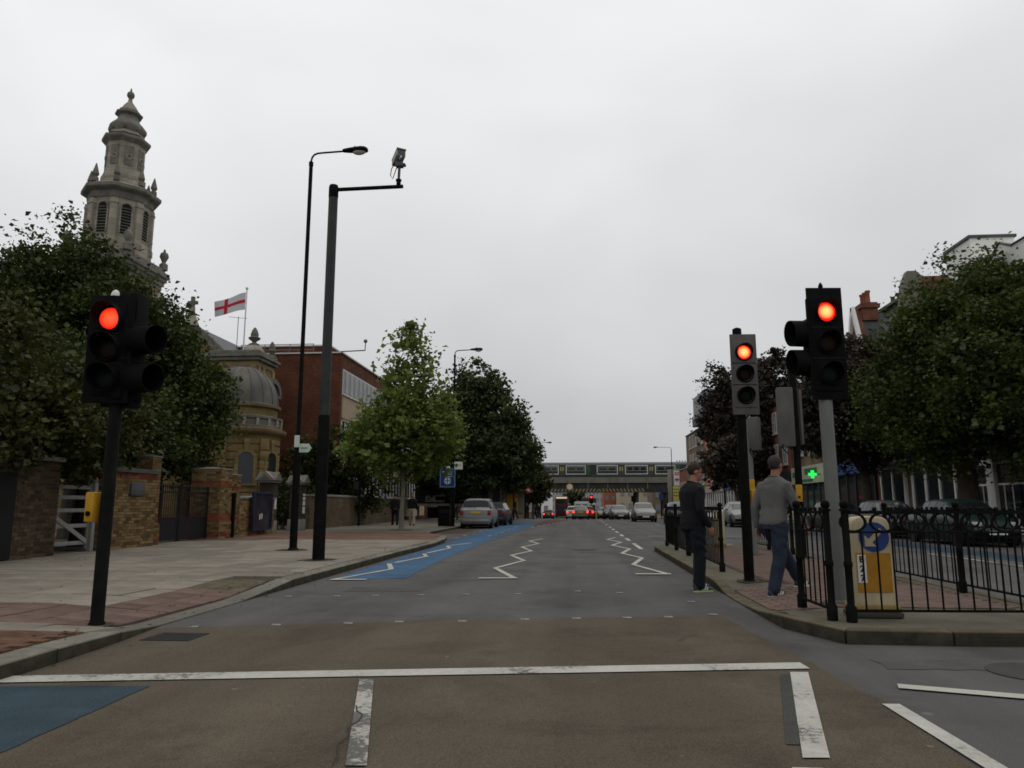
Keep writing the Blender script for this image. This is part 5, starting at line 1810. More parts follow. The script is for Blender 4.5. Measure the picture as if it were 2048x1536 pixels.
car('oncoming_car', 'pale saloon coming towards us behind the silver hatchback', SALOON, P_pale, (4.3, 74.5, zg(75)), R(182))
car('oncoming_car', 'grey green saloon, farthest of the oncoming cars', SALOON, paint('olive_paint', (0.10, 0.10, 0.08)), (3.5, 90, zg(90)), R(178))
car('oncoming_car', 'small black car half hidden left of the pale oncoming saloon', HATCH, P_dark, (3.75, 79, zg(79)), R(180))
car('oncoming_car', 'dark blue car coming towards us behind the left railing', EST, P_blue, (6.9, 50.5, 0), R(180))
car('parked_car', 'silver estate car seen through the railing right of the man in black', EST, P_silver, (9.8, 45.5, 0), R(176))
car('parked_car', 'dark car parked on the right behind the short railing', SALOON, P_dark, (12.4, 37.0, 0), R(180))
car('parked_car', 'dark teal car parked on the right behind the ornate railing', SALOON, P_green, (12.3, 25.3, 0), R(180))
car('parked_car', 'black car parked beyond the teal car on the right', SALOON, P_dark, (12.4, 31.2, 0), R(180))

# white van and double-decker bus
v = thing('delivery_van', 'white van queuing under the railway bridge', 'van', (0.9, 104, zg(104)))
MB().box(-1.0, 1.0, -2.6, 2.6, 0.35, 2.35).build('body', P_white, v, bevel=0.14)
for s in (-1, 1):
    MB().box(s * 0.45 - 0.32, s * 0.45 + 0.32, -2.615, -2.6, 1.35, 2.0).build('rear_window', M_glass, v)
    MB().box(s * 0.9 - 0.08, s * 0.9 + 0.08, -2.63, -2.6, 0.8, 1.15).build('tail_light', E_tail, v)
    for yy in (-1.7, 1.7):
        MB().cyl((s * 0.8, yy, 0.34), (s * 1.02, yy, 0.34), 0.34, n=14).build('wheel', M_tyre, v, smooth=True)
MB().box(-0.9, 0.9, -2.62, -2.6, 0.4, 0.7).build('rear_bumper', M_blackm, v)
b = thing('double_decker_bus', 'red double-decker bus with lit top panel seen from behind before the bridge', 'bus', (-2.6, 146, zg(146)))
P_bus = mat('bus_red', (0.09, 0.013, 0.012), 0.4, var=0.1)
MB().box(-1.25, 1.25, 0, 10.5, 0.3, 4.15).build('body', P_bus, b, bevel=0.16)
MB().box(-0.95, 0.95, -0.02, 0, 2.75, 3.6).build('upper_window', M_glass, b)
MB().box(-1.0, 1.0, -0.03, 0, 1.0, 2.35).build('engine_panel', M_blackgrey, b)
MB().box(-1.05, 1.05, -0.04, 0, 3.72, 4.02).build('destination_panel', emit('bus_panel', (0.75, 0.62, 0.38), 0.7), b)
for s in (-1, 1):
    MB().box(s * 1.1 - 0.1, s * 1.1 + 0.1, -0.03, 0, 0.8, 1.5).build('tail_light', M_lamp_red, b)
    for yy in (2.5, 8.5):
        MB().cyl((s * 1.0, yy, 0.48), (s * 1.27, yy, 0.48), 0.48, n=14).build('wheel', M_tyre, b, smooth=True)
v = thing('lorry', 'dark box lorry queuing under the bridge right of the white van', 'lorry', (2.3, 126, zg(126)), R(180))
MB().box(-1.2, 1.2, -6, 2.0, 0.6, 3.4).build('box_body', M_blackgrey, v, bevel=0.04)
MB().box(-1.1, 1.1, 2.1, 3.8, 0.4, 2.6).build('cab', P_white, v, bevel=0.15)
MB().box(-0.95, 0.95, 3.8, 3.82, 1.4, 2.3).build('windscreen', M_glass, v)
for s in (-1, 1):
    for yy in (-4.5, 2.9):
        MB().cyl((s * 0.9, yy, 0.45), (s * 1.15, yy, 0.45), 0.45, n=14).build('wheel', M_tyre, v, smooth=True)

# far traffic signals with red lights
for i, (x, y, lab) in enumerate(((-5.6, 108, 'far traffic light showing red on the left before the bridge'), (2.35, 108, 'far traffic light showing red in the middle of the road before the bridge'))):
    t = thing('traffic_signal', lab, 'traffic light', (x, y, zg(y)), 0, 'far red traffic lights')
    MB().cyl((0, 0, 0), (0, 0, 3.0), 0.06, n=8).build('pole', M_black, t, smooth=True)
    hd = MB().box(-0.25, 0.25, -0.05, 0.12, 2.2, 3.4).build('signal_head', M_blackm, t, bevel=0.03)
    MB().ball((0, -0.06, 3.1), 0.15, 12, 8, sy=0.4).build('lens', E_redfar, hd, smooth=True)
    MB().ball((0, -0.06, 2.78), 0.12, 12, 8, sy=0.4).build('lens', M_lens_a, hd, smooth=True)
    MB().ball((0, -0.06, 2.45), 0.12, 12, 8, sy=0.4).build('lens', M_lens_g, hd, smooth=True)
t = thing('keep_left_bollard', 'small yellow bollard beside the far traffic light in the road', 'bollard', (2.75, 96, zg(96)))
MB().box(-0.22, 0.22, -0.12, 0.12, 0.0, 0.95).build('shell', M_orange, t, bevel=0.05)
MB().box(-0.3, 0.3, -0.2, 0.2, 0, 0.08).build('plinth', M_bolbase, t)

# ---------------------------------------------------------------- railway bridge and train
Yb = 165
br = thing('railway_bridge', 'steel girder railway bridge with yellow and black striped edge crossing the road', 'bridge', (0, Yb, zg(Yb)))
zo = 1.1
M_gird = mat('girder_paint', (0.03, 0.029, 0.028), 0.6, var=0.3, scale=0.8)
M_para = mat('parapet_concrete', (0.15, 0.14, 0.115), 0.85, var=0.25, scale=0.7, stretch=(1, 1, 0.4))
MB().box(-40, 60, 0, 9, 4.75 + zo, 6.9 + zo).build('deck', M_gird, br)
MB().box(-40, 60, -0.35, 9.3, 6.35 + zo, 7.45 + zo).build('parapet', M_para, br)
MB().box(-40, 60, -0.5, 0, 6.2 + zo, 6.35 + zo).build('parapet_ledge', M_para, br)
MB().box(-40, 60, -0.45, 0.0, 4.1 + zo, 4.3 + zo).build('bottom_flange', M_gird, br)
MB().box(-40, 60, 0, 9, 4.3 + zo, 4.75 + zo).build('soffit', M_gird, br)
M_blk = mat('stripe_black', (0.02, 0.02, 0.02), 0.6)
M_yel = mat('stripe_yellow', (0.26, 0.2, 0.07), 0.7, var=0.25)
for k in range(34):
    x = -7 + k * 0.78
    o = 0.35 if x < 5 else -0.35
    MB().vprism([(x, 4.31 + zo), (x + 0.36, 4.31 + zo), (x + 0.36 + o, 4.95 + zo), (x + o, 4.95 + zo)], -0.02, -0.001).build('hazard_stripe', M_yel if x < 15 else M_blk, br)
for k in range(44):
    x = -38 + k * 2.15
    MB().box(x, x + 0.18, -0.3, 0, 4.97 + zo, 6.2 + zo).build('web_stiffener', M_para if k % 2 else M_gird, br)
rs_ = MB()
for k in range(50):
    x = -39 + k * 2
    rs_.bar((x, -0.2, 7.4 + zo), (x, -0.2, 8.6 + zo), 0.06, 0.06)
rs_.bar((-39, -0.2, 8.55 + zo), (59, -0.2, 8.55 + zo), 0.05, 0.05)
rs_.bar((-39, -0.2, 8.0 + zo), (59, -0.2, 8.0 + zo), 0.05, 0.05)
rs_.build('parapet_railing', M_gird, br)
MB().lathe([(0.72, 0), (0.72, 0.04)], n=24).build('height_sign', mat('height_sign', (0.45, 0.32, 0.18), 0.6), br, loc=(-1.1, -0.5, 5.35 + zo)).rotation_euler = (R(90), 0, 0)
MB().lathe([(0.5, 0.041), (0.5, 0.05)], n=24).build('height_sign_face', mat('height_face', (0.55, 0.5, 0.4), 0.6), br, loc=(-1.1, -0.5, 5.35 + zo)).rotation_euler = (R(90), 0, 0)
for x0, x1 in ((-40, -8.5), (19.5, 60)):
    MB().box(x0, x1, 0.2, 8.8, -0.5, 4.2 + zo).build('abutment', brickmat('abutment_brick', (0.06, 0.04, 0.03), (0.04, 0.03, 0.025), (0.04, 0.035, 0.03)), br)
for x in (13.6,):
    for yy in (0.5, 4.5, 8.5):
        MB().cyl((x, yy, -0.2), (x, yy, 4.2 + zo), 0.28, n=12).build('column', M_gird, br, smooth=True)

M_trgrey = mat('train_roof', (0.10, 0.10, 0.11), 0.6, var=0.15)
M_trwhite = mat('train_white', (0.5, 0.5, 0.48), 0.5, var=0.05)
M_trdark = mat('train_side_dark', (0.022, 0.026, 0.024), 0.35, var=0.2)
M_trgreen = mat('train_green', (0.03, 0.075, 0.032), 0.5)
tr = thing('passenger_train', 'dark green and white passenger train standing on the railway bridge', 'train', (0, Yb + 2.5, zg(Yb) + 7.45 + zo))
for ci, (x0, x1) in enumerate(((-36, -16.3), (-16, 3.5), (3.8, 23.3), (23.6, 43))):
    cb_ = MB().box(x0, x1 + 0.3, 0, 2.8, -0.05, 2.9).build('carriage_side', M_trdark, tr)
    MB().xprism([(0, 2.9), (2.8, 2.9), (2.5, 3.3), (1.4, 3.5), (0.3, 3.3)], x0, x1 + 0.3).build('carriage_roof', M_trgrey, tr)
    L_ = x1 - x0
    for (a, b_) in ((0.06, 0.30), (0.38, 0.64), (0.72, 0.95)):
        xa, xb = x0 + a * L_, x0 + b_ * L_
        for q in ((xa, xb, 2.58, 2.76), (xa, xb, 0.72, 0.9), (xa, xa + 0.2, 0.9, 2.58), (xb - 0.2, xb, 0.9, 2.58)):
            MB().box(q[0], q[1], -0.015, 0, q[2], q[3]).build('white_stripe', M_trwhite, cb_)
        nw = 3 if b_ - a > 0.25 else 2
        for w_ in range(nw):
            xw = xa + 0.5 + w_ * (xb - xa - 0.6) / nw
            ww = (xb - xa - 0.6) / nw - 0.35
            wn = MB().box(xw - 0.06, xw + ww + 0.06, -0.022, -0.001, 1.5, 2.4).build('window', mat('train_window_rim', (0.3, 0.3, 0.29), 0.5), cb_)
            MB().box(xw, xw + ww, -0.03, -0.0225, 1.57, 2.33).build('pane', M_glass, wn)
    for a in (0.31, 0.65):
        MB().box(x0 + a * L_, x0 + a * L_ + 1.15, -0.02, 0, 0.5, 2.7).build('door', mat('train_door', (0.05, 0.055, 0.035), 0.4), cb_)
        for dx in (0.12, 0.62):
            MB().box(x0 + a * L_ + dx, x0 + a * L_ + dx + 0.3, -0.026, -0.0205, 1.5, 2.4).build('door_window', mat('train_door_pane', (0.30, 0.26, 0.10), 0.4), cb_)
    MB().box(x0, x1, -0.016, -0.001, 0.4, 0.62).build('green_band', M_trgreen if ci != 1 else M_trdark, cb_)
    MB().box(x1 - 1.0, x1, -0.02, 0, 0.7, 2.86).build('green_end', M_trgreen, cb_)

# station pillar sign
st = thing('station_sign', 'tall concrete station sign pillar with rail and underground symbols on its white panel', 'sign', (18.5, 150, zg(150)))
MB().box(0, 3.05, 0, 0.8, 0, 9.5).build('pillar', mat('pillar_concrete', (0.20, 0.185, 0.16), 0.9, var=0.15), st, bevel=0.03)
sp_ = MB().box(1.15, 2.25, -0.06, 0, 6.3, 9.2).build('sign_panel', M_white, st)
M_rail = mat('rail_red', (0.42, 0.02, 0.025), 0.5)
MB().box(1.3, 2.1, -0.075, -0.06, 8.28, 9.0).build('rail_symbol_ground', M_rail, sp_)
rs2 = MB()
rs2.box(1.38, 2.02, -0.08, -0.075, 8.70, 8.76).box(1.38, 2.02, -0.08, -0.075, 8.50, 8.56)
rs2.vprism([(1.52, 8.76), (1.60, 8.76), (1.8, 8.92), (1.72, 8.92)], -0.08, -0.075)
rs2.vprism([(1.6, 8.56), (1.68, 8.56), (1.88, 8.70), (1.80, 8.70)], -0.08, -0.075)
rs2.vprism([(1.5, 8.36), (1.58, 8.36), (1.78, 8.50), (1.70, 8.50)], -0.08, -0.075)
rs2.build('rail_symbol', M_white, sp_)
MB().tube([(1.7 + 0.3 * math.cos(a), -0.07, 7.45 + 0.3 * math.sin(a)) for a in [2 * PI * k / 24 for k in range(25)]], 0.06, 6, False).build('roundel_ring', M_rail, sp_, smooth=True)
MB().box(1.3, 2.1, -0.14, -0.06, 7.36, 7.54).build('roundel_bar', M_signblue, sp_)
MB().box(0.7, 2.3, -0.05, 0, 2.6, 6.15).build('yellow_poster', mat('poster_yellow', (0.45, 0.45, 0.10), 0.6, var=0.15), st)
for k in range(9):
    MB().box(0.95 + (k % 3) * 0.42, 1.25 + (k % 3) * 0.42, -0.06, -0.05, 5.4 - (k // 3) * 0.6, 5.7 - (k // 3) * 0.6).build('poster_print', M_rail if k > 5 else mat('poster_green', (0.08, 0.2, 0.05)), st)

# ---------------------------------------------------------------- buildings
def windows_x(parent, xf, ys, zs_, w, h, sgn, m_frame=M_fascia, pane=M_glass, arch=False):
    # sash windows on a wall whose face is the plane x = xf; sgn is the outward direction
    fr = MB()
    for a in ((-w / 2 - 0.08, w / 2 + 0.08, -0.1, 0.0), (-w / 2 - 0.08, w / 2 + 0.08, h, h + 0.1), (-w / 2 - 0.08, -w / 2, 0, h), (w / 2, w / 2 + 0.08, 0, h), (-w / 2, w / 2, h * 0.5 - 0.03, h * 0.5 + 0.03), (-0.02, 0.02, 0, h)):
        fr.box(min(0, sgn * 0.09), max(0, sgn * 0.09), a[0], a[1], a[2], a[3])
    fm = fr.mesh('window_frame', m_frame)
    pm = MB().box(min(0, sgn * 0.03), max(0, sgn * 0.03), -w / 2, w / 2, 0, h).mesh('window', pane)
    sm_ = MB().box(min(0, sgn * 0.18), max(0, sgn * 0.18), -w / 2 - 0.14, w / 2 + 0.14, -0.2, -0.1).mesh('sill', m_frame)
    for y in ys:
        for z in zs_:
            wn = put('window', pm, parent, (xf, y, z))
            put('window_frame', fm, wn)
            put('sill', sm_, wn)


def shopfront(parent, xf, y0, y1, fascia, name_m, h=3.0, fh=0.8):
    MB().box(xf - 0.25, xf + 0.1, y0, y1, h, h + fh).build('shop_fascia', fascia, parent)
    MB().box(xf - 0.08, xf + 0.02, y0 + 0.3, y1 - 0.3, 0.5, h - 0.05).build('shop_window', M_glass, parent)
    MB().box(xf - 0.14, xf + 0.02, y0 + 0.2, y1 - 0.2, 0, 0.5).build('stall_riser', name_m, parent)
    n = max(2, int((y1 - y0) / 1.4))
    for k in range(n + 1):
        y = y0 + 0.25 + (y1 - y0 - 0.5) * k / n
        MB().box(xf - 0.16, xf, y - 0.06, y + 0.06, 0.5, h).build('mullion', name_m, parent)


M_render = mat('white_render', (0.74, 0.73, 0.69), 0.9, var=0.1, scale=0.7)
M_cornb = brickmat('terrace_brick', (0.22, 0.075, 0.045), (0.16, 0.06, 0.04), (0.12, 0.09, 0.075))
M_cornb2 = brickmat('yellow_terrace_brick', (0.2, 0.15, 0.09), (0.15, 0.11, 0.07), (0.12, 0.1, 0.08))
M_pots = mat('terracotta', (0.26, 0.09, 0.05), 0.85, var=0.15)


def chimney(parent, x, y, z0, z1, w, d, m, pots=3):
    c = MB().box(x - w / 2, x + w / 2, y - d / 2, y + d / 2, z0, z1).box(x - w / 2 - 0.1, x + w / 2 + 0.1, y - d / 2 - 0.1, y + d / 2 + 0.1, z1 - 0.35, z1 - 0.15).build('chimney', m, parent)
    for k in range(pots):
        MB().lathe([(0.15, 0), (0.13, 0.1), (0.12, 0.6), (0.16, 0.65), (0.16, 0.75)], (x, y - d / 2 + d * (k + 0.5) / pots, z1), 10).build('chimney_pot', M_pots, c, smooth=True)
    return c


# A: white rendered corner house on the right
a_ = thing('white_house', 'tall white rendered house with ground floor shop windows behind the large right tree', 'building', (17, 0, 0.12))
MB().box(0, 11, 16, 34.2, 0, 10.6).build('wall', M_render, a_)
MB().xprism([(16, 10.6), (31.5, 10.6), (30.8, 10.7), (29.7, 11.35), (28.9, 11.0), (16, 11.0)], 0, 0.4).build('parapet_gable', M_render, a_)
MB().tube([(-0.03, 16, 11.05), (-0.03, 28.9, 11.05), (-0.03, 29.7, 11.42), (-0.03, 30.8, 10.75), (-0.03, 31.6, 10.66)], 0.06, 4).build('coping', M_slate, a_)
MB().box(0.0, 1.8, 31.8, 33.9, 10.6, 12.4).build('chimney', M_render, a_)
MB().box(-0.08, 1.88, 31.72, 33.98, 12.4, 12.52).build('chimney_cap', M_slate, a_)
MB().box(-0.3, 0, 16, 34.2, 3.5, 3.85).build('cornice', M_render, a_)
MB().box(-0.22, 0, 28.5, 31.5, 2.85, 3.4).build('shop_fascia', mat('olive_fascia', (0.10, 0.10, 0.02), 0.5), a_)
for y in (17.2, 20.3, 22.4, 25.0, 28.2, 31.8, 34.0):
    MB().box(-0.2, 0, y - 0.28, y + 0.28, 0, 3.5).build('pilaster', M_render, a_, bevel=0.02)
for y in (18.7, 21.35, 23.7, 26.6, 29.2, 30.8, 32.9):
    wn = MB().box(-0.04, 0.0, y - 0.85, y + 0.85, 0.6, 2.75).build('shop_window', M_glass, a_)
    gz = MB().box(-0.07, -0.041, y - 0.85, y + 0.85, 1.9, 1.98)
    for dy in (-0.28, 0.28):
        gz.box(-0.07, -0.041, y + dy - 0.02, y + dy + 0.02, 0.6, 1.9)
    gz.build('glazing_bar', M_render, wn)
windows_x(a_, 0, [18, 21, 24, 27, 30, 33], [4.6, 7.6], 1.1, 1.9, -1)
MB().box(-0.03, 0, 24.62, 24.95, 1.2, 2.0).build('wall_notice', M_pots, a_)
# B: low link and slate mansard whose end faces us
b2 = thing('low_shop', 'low two storey brick shop hidden behind the big right tree', 'building', (17, 34.3, 0.12))
MB().box(0, 10, 0, 5.0, 0, 7.6).build('wall', M_cornb2, b2)
shopfront(b2, 0, 0.2, 4.9, mat('dark_fascia', (0.03, 0.03, 0.03)), M_render)
windows_x(b2, 0, [1.3, 3.6], [4.6], 1.0, 1.7, -1)
b_ = thing('mansard_house', 'brick house with dark slate mansard roof, its end wall above the right trees', 'building', (17, 39.4, 0.12))
MB().box(0, 10, 0, 3.7, 0, 9.6).build('wall', M_cornb2, b_)
MB().vprism([(0, 9.6), (10, 9.6), (9.4, 12.1), (0.9, 12.1)], -0.04, 3.68).build('mansard_roof', M_slate, b_)
MB().vprism([(-0.2, 9.3), (0.35, 9.3), (1.35, 13.0), (1.05, 13.3), (0.6, 13.3), (0.3, 12.6)], -0.3, 0.1).build('party_wall', M_para, b_)
MB().box(0.6, 10, -0.12, 3.8, 12.1, 12.25).build('roof_lead', M_lead, b_)
chimney(b_, 3.1, 1.3, 12.0, 13.35, 2.4, 0.9, M_cornb, 0)
shopfront(b_, 0, 0.2, 3.6, mat('dark_fascia', (0.03, 0.03, 0.03)), M_render)
windows_x(b_, 0, [1.0, 2.7], [4.6, 7.2], 1.0, 1.7, -1)
# C: gabled brick house with white timbers
c_ = thing('gabled_house', 'red brick gabled house with white bargeboards and three chimney pots', 'building', (17, 43.2, 0.12))
MB().box(0, 10, 0, 6.7, 0, 8.6).build('wall', M_cornb, c_)
MB().vprism([(-0.0, 8.6), (10, 8.6), (10, 10.6), (3, 11.4), (2.2, 11.2)], 0.1, 6.6).build('roof', M_slate, c_)
MB().xprism([(0.1, 8.6), (3.1, 8.6), (1.6, 12.7)], -0.1, 0.25).build('gable', M_cornb, c_)
MB().xprism([(0.15, 8.55), (3.05, 8.55), (1.6, 12.6)], 0.25, 4.0).build('gable_roof', M_slate, c_)
for s_ in (-1, 1):
    MB().bar((-0.2, 1.6 + s_ * 1.75, 8.3), (-0.2, 1.6, 12.85), 0.26, 0.2, up=(1, 0, 0)).build('bargeboard', M_render, c_)
MB().box(-0.26, -0.1, 0.75, 2.45, 10.6, 10.85).build('tie_beam', M_render, c_)
chimney(c_, 0.7, 1.9, 12.0, 13.1, 0.9, 1.3, M_cornb, 3)
shopfront(c_, 0, 0.2, 6.5, M_signblue, mat('dark_fascia', (0.03, 0.03, 0.03)))
windows_x(c_, 0, [1.6, 3.4, 5.4], [4.4, 6.7], 1.0, 1.5, -1)
# D: pharmacy
d_ = thing('pharmacy', 'shop with pale fascia, green panels and lit green cross behind the grey jumper man', 'shop', (17, 50.0, 0.12))
MB().box(0, 10, 0, 9.5, 0, 9.2).build('wall', M_cornb2, d_)
shopfront(d_, 0, 0.1, 9.4, mat('pale_fascia', (0.38, 0.36, 0.28), 0.7), mat('green_shopfront', (0.02, 0.06, 0.04)), 2.7, 1.25)
for y0, y1, z0, z1 in ((3.2, 6.0, 3.35, 3.75), (4.2, 6.8, 2.82, 3.0), (7.6, 9.0, 3.2, 3.6)):
    MB().box(-0.28, -0.2505, y0, y1, z0, z1).build('fascia_lettering', mat('pharmacy_green', (0.02, 0.16, 0.06)), d_)
MB().box(-1.0, -0.1, 2.42, 2.46, 3.2, 3.26).build('sign_bracket', M_galv, d_)
cr = MB().box(-1.07, -0.53, 2.36, 2.5, 3.13, 3.31).box(-0.89, -0.71, 2.355, 2.505, 2.95, 3.49).build('green_cross', E_green, d_)
MB().vprism([(0, 9.2), (10, 9.2), (10, 11.5), (3, 11.8)], 0, 9.5).build('roof', M_slate, d_)
windows_x(d_, 0, [1.8, 4.6, 7.4], [4.9, 7.0], 1.0, 1.5, -1)
# E..: the rest of the right-hand terrace
M_pink = mat('salmon_render', (0.42, 0.15, 0.11), 0.9, var=0.12)
spec = [(60, 12, 9.5, M_cornb, 'plain red brick terrace house beyond the pharmacy behind the plum tree', 'dark_fascia'),
        (72.2, 14, 10.0, M_pink, 'salmon pink shop building glimpsed right of the man in black', 'salmon'),
        (86.4, 12, 13.0, M_pink, 'tall orange red brick block peeping out left of the plum tree', 'x'),
        (98.6, 16, 12.0, M_cornb2, 'yellow brick terrace near the railway bridge on the right', 'y'),
        (115, 30, 8.5, M_cornb, 'low brick shops beside the station pillar', 'z')]
for i, (y, ln, h, m, lab, f) in enumerate(spec):
    t = thing('terrace_building', lab, 'building', (17 + (3 if i == 4 else 0), y, zg(y) + 0.12), 0, 'terrace along the right side')
    MB().box(0, 10, 0, ln, 0, h).build('wall', m, t)
    MB().vprism([(-0.2, h), (10, h), (10, h + 1), (5, h + 2.2)], 0, ln).build('roof', M_slate, t)
    shopfront(t, 0, 0.1, ln - 0.1, mat(['dark_fascia', 'sign_blue', 'cream_fascia', 'pale_fascia', 'dark_fascia'][i], (0.3, 0.26, 0.2)), M_render)
    ys_ = [1.5 + k * 2.6 for k in range(int((ln - 1) / 2.6))]
    windows_x(t, 0, ys_, [z for z in (4.5, 7.2, 9.9) if z + 1.8 < h], 1.0, 1.6, -1)
    if i in (0, 3):
        chimney(t, 5, ln * 0.5, h + 1.5, h + 3.4, 0.9, 2.0, M_cornb)
gb = thing('grey_block', 'grey upper storey block with dark band above the plum tree left edge', 'building', (17.6, 98.8, zg(98) + 0.12))
MB().box(3, 14, 0, 9, 0, 13.8).build('wall', mat('dark_blue_cladding', (0.05, 0.055, 0.075), 0.6), gb)
MB().box(-0.4, 9, -0.5, 9, 13.8, 16.8).build('upper_storey', mat('grey_cladding', (0.22, 0.23, 0.24), 0.7), gb)
MB().box(-0.6, 0.4, -0.6, 9, 12.7, 13.8).build('dark_band', mat('dark_blue_cladding', (0.05, 0.055, 0.075)), gb)
for k in range(3):
    MB().box(0.6 + k * 2.4, 1.7 + k * 2.4, -0.55, -0.5, 14.3, 16.1).build('window', M_glass, gb)
# left side beyond the trees
lb = thing('far_left_building', 'plain grey brick building with block chimney at the right edge of the dark plane tree', 'building', (-24.5, 118, zg(118) + 0.1))
MB().box(0, 17, 0, 24, 0, 9.6).build('wall', M_cornb2, lb)
MB().box(15.4, 17.6, 0.5, 3.0, 9.6, 12.2).build('chimney', M_para, lb)
MB().box(15.0, 18.2, 8, 12, 9.6, 11.0).build('chimney', M_para, lb)
windows_x(lb, 17, [3, 6, 9, 12, 15, 18, 21], [1.2, 4.2, 6.8], 1.1, 1.6, 1)
lb2 = thing('shop_row', 'low dark row of shops behind the bus shelter on the left', 'shop', (-24, 72, zg(72) + 0.1))
MB().box(0, 11.2, 0, 44, 0, 7.5).build('wall', M_cornb2, lb2)
windows_x(lb2, 11.2, [3 + k * 3 for k in range(13)], [4.3], 1.1, 1.7, 1)
for k in range(6):
    MB().box(11.2, 11.4, 1 + k * 7, 7.2 + k * 7, 2.8, 3.5).build('shop_fascia', [M_render, M_signblue, M_pink, M_cornb, M_render, M_pots][k], lb2)
    MB().box(11.2, 11.25, 1 + k * 7, 7.2 + k * 7, 0.5, 2.8).build('shop_window', M_glass, lb2)
# billboard
bb = thing('billboard', 'large black and white advertising hoarding behind the parked silver car', 'billboard', (-13.4, 62, 0.1))
MB().box(0, 7.2, 0, 0.25, 1.3, 4.3).build('panel', mat('hoarding_print', (0.02, 0.02, 0.02), 0.5, col2=(0.055, 0.055, 0.055), scale=0.35, detail=2), bb)
MB().box(0.9, 2.6, -0.03, 0, 1.45, 2.0).build('white_patch', M_white, bb)
MB().box(1.75, 2.5, -0.04, -0.031, 1.56, 1.9).build('print', M_ink, bb)
pf = MB()
pf.vprism([(4.3, 3.9), (4.9, 4.1), (5.4, 3.8), (5.5, 3.1), (5.3, 2.2), (4.9, 1.8), (4.7, 2.4), (4.8, 3.0), (4.4, 3.2)], -0.03, 0)
pf.build('white_figure', M_white, bb)
pf = MB().vprism([(3.6, 1.5), (5.2, 1.9), (5.5, 2.3), (5.6, 1.6), (5.2, 1.4)], -0.032, 0)
pf.build('flesh_figure', mat('flesh_print', (0.4, 0.28, 0.18)), bb)
MB().box(0, 7.2, -0.06, 0, 1.1, 1.3).build('lower_frame', M_white, bb)
for x in (0.3, 3.6, 6.9):
    MB().box(x - 0.08, x + 0.08, 0.02, 0.2, 0, 1.3).build('leg', M_galv, bb)
for x, y, z in ((0.9, 1.0, 0.0), (4.0, 1.0, 0.0)):
    MB().box(x, x + 2.4, 1.0, 1.1, 0.1, 1.0).build('back_panel', M_dark, bb)
# bus shelter
bs = thing('bus_shelter', 'small bus shelter with yellow poster under the dark trees', 'bus shelter', (-7.0, 66, zg(66) + 0.12))
for x in (0, 2.6):
    for y in (0, 1.4):
        MB().cyl((x, y, 0), (x, y, 2.4), 0.04, n=8).build('post', M_black, bs, smooth=True)
MB().box(-0.2, 2.8, -0.2, 1.6, 2.4, 2.5).build('roof', M_blackgrey, bs, bevel=0.03)
MB().box(0.05, 2.55, 1.38, 1.4, 0.4, 2.3).build('glass_panel', mat('shelter_glass', (0.2, 0.19, 0.16), 0.2), bs)
MB().box(0.9, 1.9, 1.34, 1.379, 0.7, 2.2).build('yellow_poster', mat('shelter_poster', (0.5, 0.28, 0.02), 0.6), bs)
MB().box(0.2, 2.4, 1.0, 1.3, 0.45, 0.5).build('bench', M_blackgrey, bs)
rt = thing('triangle_sign', 'red triangular road sign on a black post near the bus shelter', 'sign', (-4.35, 70, zg(70) + 0.1))
MB().cyl((0, 0.04, 0), (0, 0.04, 3.0), 0.05, n=8).build('post', M_black, rt, smooth=True)
MB().vprism([(-0.4, 2.4), (0.4, 2.4), (0, 3.1)], -0.02, 0).build('red_triangle', M_rail, rt)
MB().vprism([(-0.2, 2.52), (0.2, 2.52), (0, 2.86)], -0.03, -0.021).build('white_centre', M_fascia, rt)
# view beyond the bridge
def far_block(name, label, x, y, w, d, h, m, nx, nz, wm=M_glass):
    t = thing(name, label, 'building', (x, y, zg(y)), 0, 'distant buildings beyond the railway bridge')
    MB().box(0, w, 0, d, 0, h).build('wall', m, t)
    MB().box(-0.2, w + 0.2, -0.2, d + 0.2, h, h + 0.3).build('cornice', M_para, t)
    pm_ = MB().box(0, w / nx * 0.5, -0.06, 0, 0, h / nz * 0.5).mesh('window', wm)
    for i in range(nx):
        for j in range(nz):
            put('window', pm_, t, (w / nx * (i + 0.25), 0, h / nz * (j + 0.3)))
    return t


M_pale = mat('pale_concrete', (0.3, 0.31, 0.32), 0.8, var=0.08)
M_dgl = mat('dim_window', (0.18, 0.19, 0.21), 0.4)
far_block('pale_office', 'long pale office block with many windows closing the view under the bridge', -12, 330, 26, 12, 16, M_pale, 16, 5, M_dgl)
far_block('white_house', 'white fronted building seen under the bridge at the left', -18, 240, 10, 30, 9, M_render, 4, 3, M_dgl)
far_block('orange_brick_house', 'orange brick house seen under the bridge right of the far signal', 9.5, 250, 6.5, 20, 9.5, mat('orange_brick', (0.30, 0.10, 0.05), 0.9), 3, 3, M_dgl)
far_block('cream_house', 'cream house with arched shopfront seen under the right of the bridge', 13.5, 232, 9, 16, 8, mat('cream_render', (0.36, 0.31, 0.22), 0.9), 4, 2, M_dgl)
far_block('brick_terrace', 'dark brick terrace with rows of chimney pots above the station sign', 20, 196, 18, 14, 10.4, M_cornb2, 6, 3, M_dgl)
for k, lab in ((0, 0), (1, 1)):
    cs = thing('chimney_stack', ['brick chimney stack with pots just right of the distant street lamp', 'broad brick chimney stack with many pots beside the plum tree'][k], 'chimney', (22.5 + k * 5.5, 197, zg(196)))
    MB().box(-1.6, 2.0 + k, 0, 1.2, 9, 12.2 + k * 1.1).build('stack', M_cornb, cs)
    for j in range(6):
        MB().lathe([(0.16, 0), (0.13, 0.6), (0.17, 0.75)], (-1.2 + j * (0.55 + 0.15 * k), 0.6, 12.2 + k * 1.1), 8).build('chimney_pot', M_pots, cs, smooth=True)

